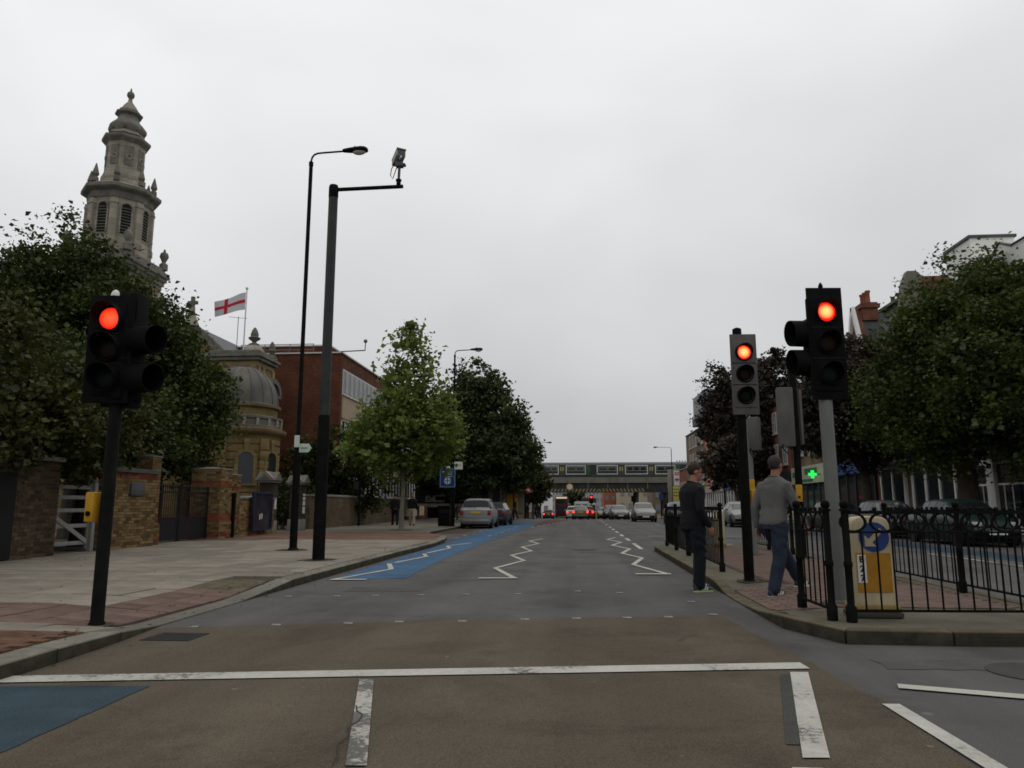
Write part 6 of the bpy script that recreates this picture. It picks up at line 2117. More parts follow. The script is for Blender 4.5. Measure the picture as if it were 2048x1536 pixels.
# more traffic and clutter under the bridge
car('moving_car', 'dark car waiting in the left lane just before the red bus', HATCH, P_dark, (-4.2, 120, zg(120)), 0, tail=E_tail)
car('oncoming_car', 'dark car under the bridge behind the oncoming queue', SALOON, P_dark, (5.2, 112, zg(112)), R(180))
car('oncoming_car', 'distant silver car under the right of the bridge', HATCH, P_silver, (8.4, 120, zg(120)), R(180))
car('oncoming_car', 'small dark car beyond the bridge in the oncoming lane', HATCH, P_blue, (4.4, 138, zg(138)), R(180))
for i, (x, y, lab) in enumerate(((-6.6, 118, 'slim dark sign post left of the bus under the bridge'), (8.9, 116, 'slim dark signal post right of the oncoming queue'), (11.8, 104, 'dark post at the right kerb before the bridge'))):
    t = thing('sign_post', lab, 'post', (x, y, zg(y)), 0, 'slim dark posts before the bridge')
    MB().cyl((0, 0, 0), (0, 0, 3.6), 0.06, n=8).build('post', M_black, t, smooth=True)
    MB().box(-0.3, 0.3, -0.08, -0.05, 2.6, 3.5).build('plate', [M_rail, M_blackm, M_signblue][i], t)
t = thing('shop_awning', 'dark red shop awning on the right before the bridge', 'awning', (16.9, 100, zg(100) + 0.1))
MB().xprism([(0, 2.6), (6, 2.6), (6, 3.4), (0, 3.4)], -1.4, 0.0).build('canopy', M_redbrick, t)
# ---------------------------------------------------------------- trees
def leaf_mesh(name, centres, size, m, rng, up=0.35, aspect=0.8, shape=0):
    n = len(centres)
    d = rng.normal(size=(n, 3))
    d[:, 2] *= 0.6
    d /= np.linalg.norm(d, axis=1)[:, None]
    nr = rng.normal(size=(n, 3))
    nr[:, 2] = np.abs(nr[:, 2]) + up
    nr -= d * np.sum(nr * d, axis=1)[:, None]
    nr /= np.linalg.norm(nr, axis=1)[:, None]
    s = np.cross(d, nr)
    L_ = size * np.clip(rng.lognormal(-0.05, 0.36, n), 0.35, 1.9)[:, None]
    W_ = L_ * aspect * 0.5
    c = np.asarray(centres)
    v = np.empty((n, 5, 3))
    v[:, 0] = c - d * L_ * 0.5
    v[:, 1] = c + s * W_ - d * L_ * 0.08 + nr * L_ * 0.10
    v[:, 2] = c + d * L_ * 0.12 + s * W_ * 0.25
    v[:, 3] = c + d * L_ * 0.5 - nr * L_ * 0.12
    v[:, 4] = c - s * W_ - d * L_ * 0.08 + nr * L_ * 0.10
    me = bpy.data.meshes.new(name)
    me.vertices.add(n * 5)
    me.vertices.foreach_set('co', v.reshape(-1))
    # two faces: 0,1,3,2... a folded kite
    q = np.arange(n)[:, None] * 5
    tri = np.concatenate([q + np.array([0, 1, 3]), q + np.array([0, 3, 4])], axis=1).reshape(-1)
    me.loops.add(n * 6)
    me.loops.foreach_set('vertex_index', tri.astype(np.int32))
    me.polygons.add(n * 2)
    me.polygons.foreach_set('loop_start', (np.arange(n * 2) * 3).astype(np.int32))
    me.update(calc_edges=True)
    me.materials.append(m)
    return me


def tree(name, label, loc, th, tr, blobs, nclump, per, lsize, lm, seed, spread=0.45, bark=M_bark, group=None, lean=(0, 0), surf=0.55, cat='tree', branch=26, holes=0.25):
    rng = np.random.default_rng(seed)
    t = thing(name, label, cat, loc, 0, group)
    vol = np.array([b[3] * b[4] * b[5] for b in blobs])
    pick = rng.choice(len(blobs), nclump, p=vol / vol.sum())
    B = np.array(blobs, float)
    u = rng.normal(size=(nclump, 3))
    u /= np.linalg.norm(u, axis=1)[:, None]
    rad = np.where(rng.random(nclump) < surf, rng.uniform(0.78, 1.08, nclump), rng.uniform(0.2, 1.0, nclump) ** 0.6)
    # a few boughs reach out past the rest; low-frequency gaps let the sky through
    out_ = rng.random(nclump) < 0.10
    rad = np.where(out_, rng.uniform(1.06, 1.24, nclump), rad)
    cl = B[pick, :3] + u * B[pick, 3:] * rad[:, None]
    ph = rng.uniform(0, 6, 3)
    sc3 = 5.2 / max(1.2, float(np.mean(B[:, 3:])))
    gap = np.sin(cl[:, 0] * sc3 + ph[0]) * np.sin(cl[:, 2] * sc3 * 1.15 + ph[1]) + 0.6 * np.sin(cl[:, 1] * sc3 * 0.9 + ph[2] + cl[:, 2] * sc3)
    keep = (gap > -0.62) | (rng.random(nclump) < holes)
    cl, pick, out_ = cl[keep], pick[keep], out_[keep]
    nclump = len(cl)
    k = nclump * per
    idx = np.repeat(np.arange(nclump), per)
    sz = rng.uniform(0.55, 1.45, nclump) * np.where(out_, 0.8, 1.0)
    pts = cl[idx] + rng.normal(size=(k, 3)) * spread * 0.5 * sz[idx][:, None] * np.array([1, 1, 0.75])
    pts = pts[pts[:, 2] > 0.4]
    me = leaf_mesh('foliage', pts, lsize, lm, rng)
    put('crown', me, t)
    # trunk, limbs and twigs
    mb = MB()
    top = Vector((lean[0], lean[1], th))
    mb.tube([(0, 0, -0.1), (0, 0, 0.12), (lean[0] * .3, lean[1] * .3, th * 0.35), (lean[0] * .6 + 0.04, lean[1] * .6, th * 0.7), top], [tr * 1.5, tr * 1.1, tr * 0.95, tr * 0.85, tr * 0.75], 12)
    mb.build('trunk', bark, t, smooth=True)
    lb = MB()
    for b in blobs:
        c = Vector(b[:3])
        m_ = top.lerp(c, 0.5) + Vector((rng.normal() * 0.2, rng.normal() * 0.2, 0.2))
        lb.tube([top - Vector((0, 0, 0.2)), m_, c], [tr * 0.6, tr * 0.42, tr * 0.22], 7)
    for i in rng.choice(nclump, min(branch, nclump), replace=False):
        b = B[pick[i]]
        c = Vector(b[:3])
        e = Vector(cl[i])
        s0 = top.lerp(c, rng.uniform(0.4, 1.0))
        m_ = s0.lerp(e, 0.5) + Vector((0, 0, 0.12 * (e - s0).length))
        lb.tube([s0, m_, e], [tr * 0.24, tr * 0.14, tr * 0.04], 5)
    lb.build('limbs', bark, t, smooth=True)
    return t


LM_dark = leafmat('leaves_dark_green', (0.014, 0.021, 0.006), (0.070, 0.088, 0.020))
LM_lime = leafmat('leaves_light_green', (0.055, 0.085, 0.017), (0.20, 0.265, 0.055), 0.42)
LM_plane = leafmat('leaves_plane', (0.018, 0.032, 0.012), (0.082, 0.12, 0.038))
LM_plum = leafmat('leaves_plum', (0.014, 0.016, 0.010), (0.075, 0.056, 0.040))
LM_deep = leafmat('leaves_deep_green', (0.016, 0.027, 0.008), (0.088, 0.116, 0.022))
LM_mix = leafmat('leaves_turning', (0.014, 0.02, 0.006), (0.085, 0.085, 0.02))

tree('churchyard_tree', 'large dark tree crown in front of the steeple at the far left', (-17.0, 24.0, 0.1), 3.0, 0.3,
     [(-1.2, 0, 6.6, 3.2, 2.6, 3.2), (0.9, 0.2, 6.3, 2.3, 2.3, 3.0), (-1.0, 0, 9.2, 1.9, 1.8, 1.7), (-3.4, 0, 6.8, 2.0, 2.0, 2.6), (2.0, 0, 5.4, 1.5, 1.8, 2.3)], 860, 120, 0.135, LM_dark, 11, 0.62, branch=60, holes=0.55)
tree('churchyard_tree', 'yellowish bushy tree overhanging the dark wall at the left picture edge', (-13.6, 14.6, 0.1), 1.6, 0.2,
     [(0.3, 0, 3.7, 1.9, 2.0, 1.6), (-0.9, 0, 4.4, 1.8, 1.8, 1.6), (1.8, 0.3, 2.75, 1.2, 1.6, 1.0), (1.6, -2.2, 2.8, 1.5, 1.6, 1.1), (0.4, -3.4, 3.6, 1.8, 1.8, 1.5), (1.9, 2.2, 2.9, 1.0, 1.3, 0.9), (2.0, -4.6, 2.9, 1.4, 1.5, 1.2)], 900, 100, 0.11, LM_mix, 12, 0.52, branch=50, holes=0.55)
tree('churchyard_tree', 'rounded green tree hanging over the iron gates below the gable cross', (-14.6, 25.0, 0.1), 2.2, 0.24,
     [(-0.2, 0, 4.7, 2.2, 2.0, 2.3), (0.9, 0, 4.1, 1.5, 1.5, 1.7), (-1.5, -0.8, 3.8, 1.7, 1.6, 1.8), (0.3, -1.4, 3.3, 1.5, 1.4, 1.2)], 540, 92, 0.12, LM_deep, 13, 0.5, branch=50)
tree('churchyard_tree', 'dark low tree between the left traffic light and the iron gates', (-13.6, 19.6, 0.1), 1.8, 0.2,
     [(0, 0, 3.7, 1.7, 1.8, 1.5), (-1.4, 0, 4.2, 1.6, 1.6, 1.8), (1.1, 0.2, 2.9, 1.2, 1.6, 0.8)], 360, 60, 0.14, LM_dark, 14, 0.5)
tree('churchyard_shrub', 'dark evergreen shrub behind the lamp and camera poles', (-13.9, 42.0, 0.1), 1.2, 0.14,
     [(0, 0, 3.0, 2.2, 1.2, 2.8), (-1.5, 0, 2.6, 1.6, 1.0, 2.2), (1.7, 1, 2.6, 1.4, 1.2, 2.2)], 260, 60, 0.17, LM_dark, 15, 0.5, cat='shrub')
tree('young_tree', 'young light green plane tree with slim trunk and pointed crown on the left pavement', (-7.9, 33.8, 0.12), 2.6, 0.11,
     [(-0.2, 0, 3.95, 2.3, 2.2, 1.45), (0.2, 0, 5.2, 2.0, 1.9, 1.5), (0.25, 0, 6.9, 1.25, 1.2, 1.2), (0.2, 0, 8.4, 0.85, 0.85, 1.15), (-1.4, 0, 4.2, 1.2, 1.2, 1.0), (1.6, 0, 4.4, 1.2, 1.2, 1.2)], 430, 36, 0.205, LM_lime, 16, 0.55, M_bark_l, surf=0.5, branch=70)
tree('plane_tree', 'tall dark green plane tree beyond the young tree, left of the bridge', (-5.9, 52.0, 0.12), 3.0, 0.2,
     [(0, 0, 5.0, 2.9, 2.4, 2.7), (-0.9, 0, 8.2, 1.5, 1.5, 1.9), (0.7, 0, 7.2, 1.7, 1.7, 1.8), (1.7, 0, 4.4, 1.7, 1.7, 2.0), (-1.3, 0, 10.2, 1.0, 1.0, 1.5), (0.5, 0, 9.2, 0.9, 0.9, 1.3), (-2.3, 0, 7.4, 1.7, 1.7, 2.6), (-2.4, 0, 4.6, 1.8, 1.7, 2.2)], 800, 60, 0.215, LM_plane, 17, 0.55, branch=60, holes=0.6)
tree('plane_tree', 'second dark tree filling in behind the tall plane tree and shelter', (-8.3, 60.0, 0.1), 2.6, 0.2,
     [(0, 0, 5.2, 3.0, 2.6, 2.9), (1.5, 0, 3.9, 2.2, 2.0, 1.6), (-2.6, 0, 4.5, 2.4, 2.0, 2.4)], 300, 46, 0.3, LM_dark, 18, 0.6)
tree('street_tree', 'small turning tree against the left end of the railway bridge', (-4.7, 84.0, 0.1 + zg(84)), 2.2, 0.14,
     [(0, 0, 4.0, 1.7, 1.5, 1.7), (0.6, 0, 3.1, 1.6, 1.4, 1.1)], 130, 40, 0.32, LM_mix, 19, 0.55)
tree('street_tree', 'dark small tree below the bridge end beyond the triangle sign', (-6.6, 100.0, 0.1 + zg(100)), 2.2, 0.16,
     [(0, 0, 4.0, 2.4, 2.0, 2.2), (1.0, 0, 3.0, 1.8, 1.5, 1.3)], 130, 36, 0.4, LM_dark, 20, 0.6)
tree('plane_tree', 'big dark green tree filling the right edge of the picture', (15.0, 30.0, 0.12), 2.6, 0.42,
     [(0.8, -0.5, 6.6, 3.4, 3.0, 3.6), (-1.4, 0, 4.9, 2.1, 2.3, 2.4), (3.4, -1, 7.0, 2.6, 2.6, 3.4), (2.0, 0, 9.1, 2.0, 2.0, 1.5), (-0.3, 0, 7.5, 1.7, 1.8, 1.5), (0, -3.4, 5.4, 2.3, 2.4, 2.6)], 1250, 115, 0.14, LM_deep, 21, 0.62, branch=80, holes=0.5)
tree('plane_tree', 'dark tree right of the grey signal pole, between the plum and the big tree', (15.0, 40.0, 0.12), 2.8, 0.26,
     [(-0.2, 0, 5.8, 2.6, 2.4, 2.8), (-1.6, 0, 5.2, 2.3, 2.0, 1.7), (0.0, 0, 7.8, 2.0, 1.8, 1.8), (-1.6, 0, 6.6, 1.7, 1.7, 1.8)], 600, 70, 0.185, LM_plum, 22, 0.55, branch=60)
tree('plum_tree', 'purple leaved plum tree behind the two red lights on the right', (14.6, 68.0, 0.12), 3.4, 0.24,
     [(1.6, 0, 8.4, 4.2, 3.2, 4.6), (-0.6, 0, 5.6, 3.0, 2.8, 2.8), (3.6, 0, 12.6, 2.0, 2.0, 2.6), (-0.9, 0, 11.0, 2.0, 2.0, 2.4), (4.8, 0, 7.6, 3.4, 2.8, 4.2), (7.0, 0, 6.5, 2.6, 2.4, 3.6)], 820, 60, 0.3, LM_plum, 23, 0.75, branch=70)
tree('street_tree', 'leaning small tree under the plum beside the man in black', (13.4, 62.0, 0.12), 2.6, 0.16,
     [(-0.6, 0, 4.6, 1.9, 1.8, 1.6), (0.6, 0, 5.6, 1.8, 1.8, 1.6)], 170, 44, 0.3, LM_plum, 24, 0.55, lean=(-0.5, 0))
tree('distant_tree', 'round distant tree seen under the bridge right of the bus', (-0.6, 235.0, zg(235)), 1.5, 0.3,
     [(0, 0, 4.2, 2.9, 2.5, 2.8), (2.2, 0, 3.6, 2.2, 2, 2.2)], 90, 36, 0.6, LM_dark, 25, 0.8)
tree('churchyard_shrub', 'low shrub behind the low wall right of the stone gateposts', (-13.8, 34.6, 0.1), 0.6, 0.08,
     [(0, 0, 1.3, 0.9, 0.9, 1.0), (0.2, 1.2, 1.4, 0.9, 0.9, 1.0)], 90, 40, 0.12, LM_dark, 26, 0.35, cat='shrub')

# ---------------------------------------------------------------- people
def fuse(mb, voxel, m, name, smooth=6, wob=0.0, seed=0):
    me = bpy.data.meshes.new('tmp')
    me.from_pydata(mb.v, [], mb.f)
    ob = bpy.data.objects.new('tmp', me)
    COL.objects.link(ob)
    r_ = ob.modifiers.new('r', 'REMESH')
    r_.mode = 'VOXEL'
    r_.voxel_size = voxel
    s_ = ob.modifiers.new('s', 'SMOOTH')
    s_.iterations = smooth
    s_.factor = 0.5
    dg = bpy.context.evaluated_depsgraph_get()
    res = bpy.data.meshes.new_from_object(ob.evaluated_get(dg))
    res.name = name
    bpy.data.objects.remove(ob)
    bpy.data.meshes.remove(me)
    if wob:
        n = len(res.vertices)
        co = np.empty(n * 3)
        res.vertices.foreach_get('co', co)
        co = co.reshape(-1, 3)
        nn = np.empty(n * 3)
        res.vertices.foreach_get('normal', nn)
        nn = nn.reshape(-1, 3)
        d = np.sin(co[:, 2] * 38 + 9 * co[:, 0] + 3.2 * np.sin(co[:, 0] * 19 + seed) + 2.6 * np.sin(co[:, 1] * 17 + co[:, 2] * 9)) * (0.5 + 0.5 * np.sin(co[:, 2] * 7.3 + seed * 1.7 + co[:, 0] * 6))
        co = co + nn * (d * wob)[:, None]
        res.vertices.foreach_set('co', co.reshape(-1))
        res.update()
    res.materials.clear()
    res.materials.append(m)
    res.shade_smooth()
    return res


def loft(mb, secs, n=18):
    # secs: (cx, cy, cz, rx, ry[, tilt])
    base = len(mb.v)
    for s in secs:
        cx, cy, cz, rx, ry = s[:5]
        for k in range(n):
            a = 2 * PI * k / n
            e = 0.85
            x = math.copysign(abs(math.cos(a)) ** e, math.cos(a)) * rx
            y = math.copysign(abs(math.sin(a)) ** e, math.sin(a)) * ry
            mb.v.append((cx + x, cy + y, cz))
    for i in range(len(secs) - 1):
        for k in range(n):
            mb.f.append((base + i * n + k, base + i * n + (k + 1) % n, base + (i + 1) * n + (k + 1) % n, base + (i + 1) * n + k))
    mb.f.append(tuple(base + k for k in range(n - 1, -1, -1)))
    mb.f.append(tuple(base + (len(secs) - 1) * n + k for k in range(n)))


def limb(mb, pts, rs, n=12):
    mb.tube(pts, rs, n)
    for p, r_ in zip(pts, rs):
        mb.ball(p, r_ * 0.99, 10, 8)


def hand(mb, wrist, d, palm_n, side):
    """palm and five curled fingers; d = direction of the fingers, palm_n = the way the palm faces, side = thumb side"""
    w, d, pn, sd = Vector(wrist), Vector(d).normalized(), Vector(palm_n).normalized(), Vector(side).normalized()
    c = w + d * 0.05
    for f in (-0.028, -0.010, 0.010, 0.028):
        mb.tube([w + sd * f * 0.6, c + sd * f, c + d * 0.04 + sd * f * 1.08], [0.015, 0.0165, 0.013], 8)
    for f, ln in ((-0.031, 0.055), (-0.011, 0.07), (0.010, 0.075), (0.031, 0.066)):
        b0 = c + d * 0.04 + sd * f * 1.1
        p1 = b0 + d * ln * 0.5 + pn * 0.008
        p2 = p1 + d * ln * 0.33 + pn * 0.018
        p3 = p2 + d * ln * 0.18 + pn * 0.022
        mb.tube([b0, p1, p2, p3], [0.0088, 0.0082, 0.0075, 0.006], 7)
    b0 = w + d * 0.022 + sd * 0.026
    mb.tube([b0, b0 + d * 0.03 + sd * 0.025 + pn * 0.01, b0 + d * 0.06 + sd * 0.03 + pn * 0.022], [0.013, 0.0105, 0.008], 7)


def rot(p, c, rz=0, rx=0):
    v = Vector(p) - Vector(c)
    v = Matrix.Rotation(rz, 3, 'Z') @ (Matrix.Rotation(rx, 3, 'X') @ v)
    return tuple(v + Vector(c))


def person(label, loc, rotz, pose, mats, voxel=0.0075, detail=True, group=None, yaw=0.0, nod=0.0, bulk=1.0, hs=1.06):
    t = thing('person', label, 'person', loc, rotz, group)
    P = pose
    sk, topm, trm, hairm, shoem = mats
    body = MB()
    pel = P['pelvis']
    chs = P['chest']
    nk = P['neck']

    def lerp(a, b, f):
        return tuple(a[i] + (b[i] - a[i]) * f for i in range(3))
    tor = [(pel, -0.09, 0.158, 0.128), (pel, 0.0, 0.168, 0.122), (lerp(pel, chs, 0.45), 0, 0.15, 0.1), (lerp(pel, chs, 0.8), 0, 0.175, 0.112), (chs, 0.03, 0.192, 0.112), (lerp(chs, nk, 0.62), 0.008, 0.158, 0.09), (nk, 0, 0.062, 0.062)]

    def torso(mb, grow, lo=-9, hi=9):
        loft(mb, [(c[0], c[1], c[2] + dz, rx * (bulk if 0 <= i < 6 else 1) + grow, ry * (bulk if i < 6 else 1) + grow) for i, (c, dz, rx, ry) in enumerate(tor) if lo <= i <= hi])
    torso(body, 0)
    hc = (nk[0] + P['head'][0], nk[1] + P['head'][1], nk[2] + P['head'][2])
    limb(body, [(nk[0], nk[1], nk[2] - 0.06), lerp(nk, hc, 0.75)], [0.062, 0.056])
    hd = MB()
    hd.ball((hc[0], hc[1] - 0.012, hc[2] + 0.03), 0.1, 20, 14, sx=0.78, sy=0.96, sz=0.92)
    hd.ball((hc[0], hc[1] + 0.035, hc[2] - 0.035), 0.07, 16, 12, sx=0.85, sy=0.85, sz=1.1)
    hd.ball((hc[0], hc[1] + 0.062, hc[2] - 0.088), 0.034, 12, 8, sx=1.0, sy=0.85, sz=0.8)
    hd.tube([(hc[0], hc[1] + 0.083, hc[2] + 0.018), (hc[0], hc[1] + 0.108, hc[2] - 0.022), (hc[0], hc[1] + 0.095, hc[2] - 0.034)], [0.010, 0.016, 0.014], 8)
    hd.ball((hc[0], hc[1] + 0.079, hc[2] + 0.028), 0.03, 12, 8, sx=1.7, sy=0.5, sz=0.5)
    hd.ball((hc[0], hc[1] + 0.088, hc[2] - 0.058), 0.016, 10, 8, sx=1.5, sy=0.6, sz=0.6)
    for s in (-1, 1):
        hd.ball((hc[0] + s * 0.079, hc[1] - 0.008, hc[2] - 0.008), 0.03, 10, 8, sx=0.35, sy=0.7, sz=1.05)
    hd.v = [rot(tuple(hc[i] + (v[i] - hc[i]) * hs for i in range(3)), hc, yaw, nod) for v in hd.v]
    body.add(hd.v, hd.f)
    top = MB()
    torso(top, 0.022, 0 if P.get('long') else 1)
    low = MB()
    torso(low, 0.014, 0, 1)
    shoes = []
    for s in ('R', 'L'):
        sg = 1 if s == 'R' else -1
        sh, el, wr, hdir = P['arm' + s]
        limb(body, [sh, el, wr], [0.05, 0.042, 0.03])
        limb(top, [lerp(chs, sh, 0.6), sh, lerp(sh, el, 0.5), el, lerp(el, wr, 0.5), lerp(el, wr, 0.94)], [0.07, 0.066, 0.066, 0.06, 0.054, 0.045])
        hand(body, wr, hdir, (-sg * 0.9, 0.3, 0), (0, 1, 0.1))
        hp, kn, an, td = P['leg' + s]
        limb(body, [hp, kn, an], [0.08, 0.055, 0.038])
        limb(low, [hp, lerp(hp, kn, 0.35), lerp(hp, kn, 0.75), kn, lerp(kn, an, 0.35), lerp(kn, an, 0.7), lerp(kn, an, 1.02)], [0.118, 0.11, 0.094, 0.085, 0.086, 0.08, 0.079])
        shoes.append((an, Vector(td).normalized()))
    put('body', fuse(body, voxel, sk, 'body', 4), t)
    put('jumper', fuse(top, voxel * 1.3, topm, 'jumper', 8, 0.0022 if detail else 0, 2), t)
    put('trousers', fuse(low, voxel * 1.3, trm, 'trousers', 5, 0.0065 if detail else 0, 5), t)
    # hair: a cap shell over the cranium
    hb = MB()
    c = (hc[0], hc[1] - 0.014, hc[2] + 0.034)
    hb.ball(c, 0.1042, 40, 28, sx=0.79, sy=0.97, sz=0.93)
    nv_ = []
    for v in hb.v:
        dy, dz = v[1] - c[1], v[2] - c[2]
        lim = -0.096 + max(0, dy + 0.03) * 1.35 + (0.05 if abs(v[0] - c[0]) > 0.066 and abs(dy) < 0.035 and dz < -0.0 else 0)
        k_ = min(max((dz - lim + 0.022) / 0.034, 0), 1)
        f = 0.88 + 0.12 * k_ * k_ * (3 - 2 * k_)
        f *= 1 + 0.018 * math.sin(v[0] * 190 + v[2] * 70) * math.sin(v[1] * 160 + v[2] * 120)
        v = (c[0] + (v[0] - c[0]) * f, c[1] + dy * f, c[2] + dz * f)
        nv_.append(rot(tuple(hc[i] + (v[i] - hc[i]) * hs for i in range(3)), hc, yaw, nod))
    hb.v = nv_
    put('hair', hb.mesh('hair', hairm, smooth=True), t)
    for an, td in shoes:
        sd = Vector((td.y, -td.x, 0))
        up = Vector((0, 0, 1))
        mb = MB()
        st = [(-0.085, 0.034, 0.06), (-0.07, 0.04, 0.095), (0.0, 0.042, 0.1), (0.06, 0.044, 0.075), (0.13, 0.048, 0.055), (0.18, 0.04, 0.045), (0.2, 0.02, 0.03)]
        n = 10
        for (l_, w_, h_) in st:
            for k in range(n):
                a = 2 * PI * k / n
                zz = max(math.sin(a), -0.0) * h_ + (0.012 if math.sin(a) <= 0 else 0.012)
                q = Vector(an) + td * l_ + sd * w_ * math.cos(a) + Vector((0, 0, -an[2] + P['floor' + ('R' if an == shoes[0][0] else 'L')] + zz))
                mb.v.append(tuple(q))
        for i in range(len(st) - 1):
            for k in range(n):
                mb.f.append((i * n + k, (i + 1) * n + k, (i + 1) * n + (k + 1) % n, i * n + (k + 1) % n))
        mb.f += [tuple(range(n)), tuple((len(st) - 1) * n + k for k in range(n - 1, -1, -1))]
        so = put('shoe', mb.mesh('shoe', shoem, smooth=True), t)
        if detail:
            fl_ = P['floor' + ('R' if an == shoes[0][0] else 'L')]
            ml = MB()
            ring = []
            for l_, w_, h_ in st:
                ring.append((l_, w_ + 0.006))
            poly = [Vector(an) + td * l_ + sd * w_ for l_, w_ in ring] + [Vector(an) + td * l_ - sd * w_ for l_, w_ in ring[::-1]]
            ml.prism([(p.x, p.y) for p in poly][::-1], fl_ - 0.004, fl_ + 0.018)
            put('sole', ml.mesh('sole', P.get('sole', M_white)), so)
            for sgn in (-1, 1):
                for q in range(3):
                    a0 = Vector(an) + td * (0.02 + q * 0.032) + sd * sgn * 0.046
                    a1 = a0 + td * 0.03 - sd * sgn * 0.014
                    MB().bar((a0.x, a0.y, fl_ + 0.022), (a1.x, a1.y, fl_ + 0.075 - q * 0.006), 0.014, 0.012, up=tuple(td)).build('stripe', M_white, so)
    if detail:
        # ribbed hem, cuffs and neckband
        rb_ = MB()
        c0, c1 = tor[1][0], lerp(pel, chs, 0.12)
        loft(rb_, [(c0[0], c0[1], c0[2] - 0.03, 0.166 * bulk + 0.02, 0.118 * bulk + 0.02), (c0[0], c0[1], c0[2] + 0.0, 0.166 * bulk + 0.025, 0.118 * bulk + 0.025), (c1[0], c1[1], c1[2], 0.16 * bulk + 0.022, 0.112 * bulk + 0.022)], 28)
        put('hem', rb_.mesh('hem', topm, smooth=True), t)
        MB().tube([(nk[0] + 0.075 * math.cos(a), nk[1] + 0.078 * math.sin(a), nk[2] - 0.012 - 0.022 * math.sin(a)) for a in [2 * PI * k / 20 for k in range(21)]], 0.011, 6, False).build('neckband', topm, t, smooth=True)
        for s in (-1, 1):
            e = rot((hc[0] + s * 0.03, hc[1] + 0.082, hc[2] + 0.008), hc, yaw, nod)
            MB().ball(e, 0.011, 8, 6).build('eye', M_ink, t, smooth=True)
            b0 = rot((hc[0] + s * 0.014, hc[1] + 0.091, hc[2] + 0.034), hc, yaw, nod)
            b1 = rot((hc[0] + s * 0.048, hc[1] + 0.08, hc[2] + 0.034), hc, yaw, nod)
            MB().cyl(b0, b1, 0.005, n=6).build('eyebrow', hairm, t)
    return t


M_skin = mat('skin', (0.27, 0.13, 0.09), 0.55, var=0.1, scale=12)
M_hair1 = mat('short_brown_hair', (0.034, 0.021, 0.014), 0.9, var=0.35, scale=60, bump=0.5, bscale=180)
M_hair2 = mat('greying_hair', (0.036, 0.03, 0.026), 0.9, var=0.35, scale=60, bump=0.5, bscale=180)
M_knit_b = mat('black_jumper', (0.006, 0.0065, 0.008), 0.95, var=0.2, scale=8, bump=0.2, bscale=200)
M_knit_g = mat('grey_jumper', (0.105, 0.103, 0.10), 0.95, var=0.14, scale=5, bump=0.3, bscale=220)
M_denim1 = mat('dark_denim', (0.006, 0.0075, 0.011), 0.95, var=0.3, scale=7, bump=0.2, bscale=220)
M_denim2 = mat('blue_denim', (0.017, 0.024, 0.039), 0.95, var=0.4, scale=4, bump=0.2, bscale=220)
M_shoe = mat('navy_trainer', (0.02, 0.025, 0.045), 0.6, var=0.2)

# man in the grey jumper, striding right and away
th = math.atan2(0.60, 0.80)
poseG = dict(pelvis=(0, 0.0, 0.93), chest=(0, 0.06, 1.34), neck=(0, 0.085, 1.525), head=(0, 0.03, 0.15),
             armR=((0.198, 0.06, 1.405), (0.27, 0.13, 1.13), (0.27, 0.30, 0.90), (0, 0.5, -0.9)),
             armL=((-0.198, 0.06, 1.405), (-0.26, -0.03, 1.13), (-0.25, -0.02, 0.86), (0, 0.2, -1)),
             legR=((0.10, 0.0, 0.88), (0.115, -0.05, 0.48), (0.12, -0.20, 0.10), (0.15, 1, 0)),
             legL=((-0.10, 0.0, 0.88), (-0.09, 0.30, 0.52), (-0.07, 0.56, 0.16), (-0.05, 1, 0)), floorR=0.0, floorL=0.07)
person('man in grey jumper and blue jeans striding across the island, seen from behind', (2.60, 10.18, 0.06), th - PI / 2, poseG, (M_skin, M_knit_g, M_denim2, M_hair2, M_shoe), yaw=R(8))
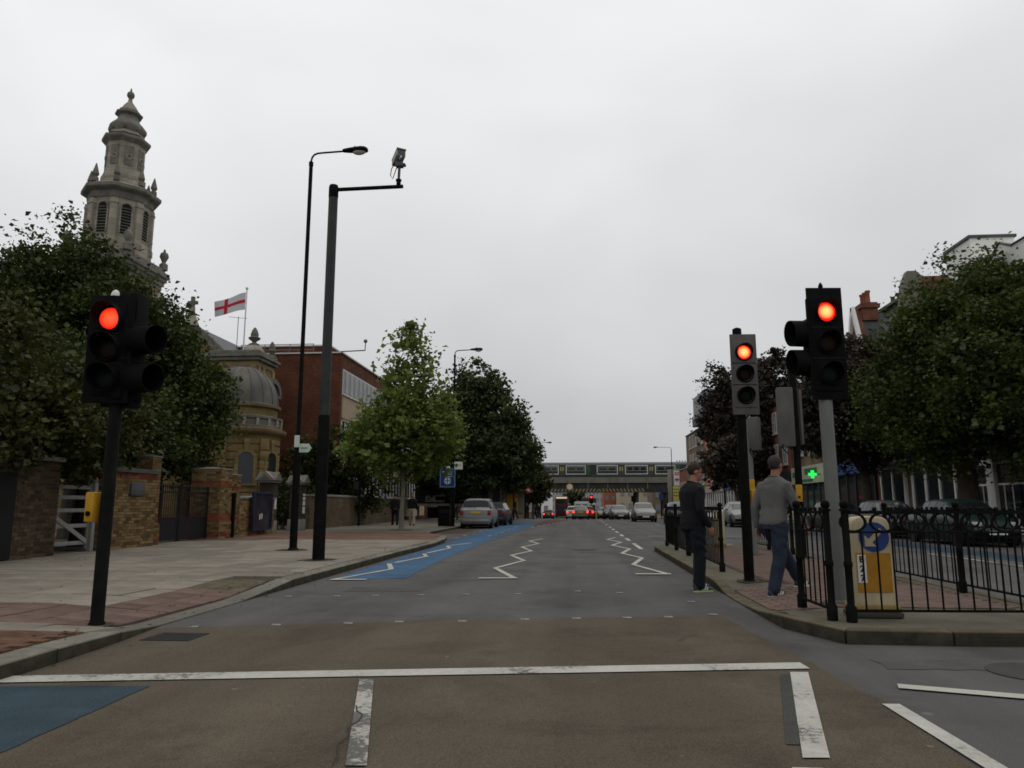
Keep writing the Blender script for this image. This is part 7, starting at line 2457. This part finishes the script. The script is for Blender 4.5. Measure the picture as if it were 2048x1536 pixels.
# man in black, standing in the road about to step up
th = math.atan2(0.42, 0.90)
poseB = dict(pelvis=(0, -0.02, 0.96), chest=(0, -0.02, 1.37), neck=(0, 0.0, 1.545), head=(0, 0.045, 0.145),
             armR=((0.205, -0.02, 1.425), (0.25, -0.06, 1.15), (0.245, 0.09, 0.92), (0, 0.35, -1)),
             armL=((-0.205, -0.02, 1.425), (-0.25, 0.0, 1.15), (-0.23, 0.14, 0.93), (0, 0.35, -1)),
             legR=((0.095, -0.02, 0.9), (0.10, 0.01, 0.5), (0.10, -0.02, 0.10), (0.1, 1, 0)),
             legL=((-0.095, -0.02, 0.9), (-0.10, 0.13, 0.52), (-0.095, 0.10, 0.12), (-0.1, 1, 0)), floorR=0.004, floorL=0.02,
             sole=mat('lime_sole', (0.4, 0.5, 0.2), 0.6))
person('man in black jumper and dark jeans standing in the road at the island kerb', (1.72, 11.1, 0.0), th - PI / 2, poseB, (M_skin, M_knit_b, M_denim1, M_hair1, M_shoe), yaw=R(-14), nod=R(-14), bulk=1.13)

# far pedestrians
poseF = dict(pelvis=(0, 0, 0.93), chest=(0, 0.03, 1.34), neck=(0, 0.04, 1.52), head=(0, 0.03, 0.15),
             armR=((0.205, 0.03, 1.42), (0.25, 0.0, 1.13), (0.25, 0.12, 0.9), (0, 0.3, -1)), armL=((-0.205, 0.03, 1.42), (-0.25, 0.0, 1.13), (-0.25, -0.05, 0.88), (0, 0.1, -1)),
             legR=((0.10, 0, 0.88), (0.11, -0.06, 0.48), (0.11, -0.2, 0.1), (0.1, 1, 0)), legL=((-0.10, 0, 0.88), (-0.1, 0.16, 0.5), (-0.1, 0.26, 0.1), (-0.1, 1, 0)), floorR=0.0, floorL=0.0)
M_beige = mat('beige_trousers', (0.3, 0.26, 0.19), 0.9)
for lab, x, y, rz, tm, lm in (('distant walker in dark top and beige trousers left of the litter bin', -9.1, 41.5, 190, M_knit_b, M_beige),
                              ('distant person all in black beside the beige trousered walker', -10.2, 42.0, 20, M_knit_b, M_denim1),
                              ('distant person in dark clothes standing left of the yellow shelter poster', -5.9, 62.5, 90, M_knit_b, M_denim1),
                              ('distant person in dark clothes before the yellow shelter poster', -5.2, 64.5, 250, M_knit_b, M_denim2),
                              ('distant person in black by the far left traffic light', -5.9, 92.0, 180, M_knit_b, M_denim1),
                              ('distant person in dark coat just left of the red bus', -4.6, 95.0, 170, M_knit_b, M_denim2),
                              ('distant person in black stepping off the kerb left of the bus', -5.2, 99.0, 100, M_denim1, M_knit_b)):
    person(lab, (x, y, 0.12 + zg(y)), R(rz), poseF, (M_skin, tm, lm, M_hair1, M_blackm), voxel=0.025, detail=False, group='distant pedestrians on the left pavement')
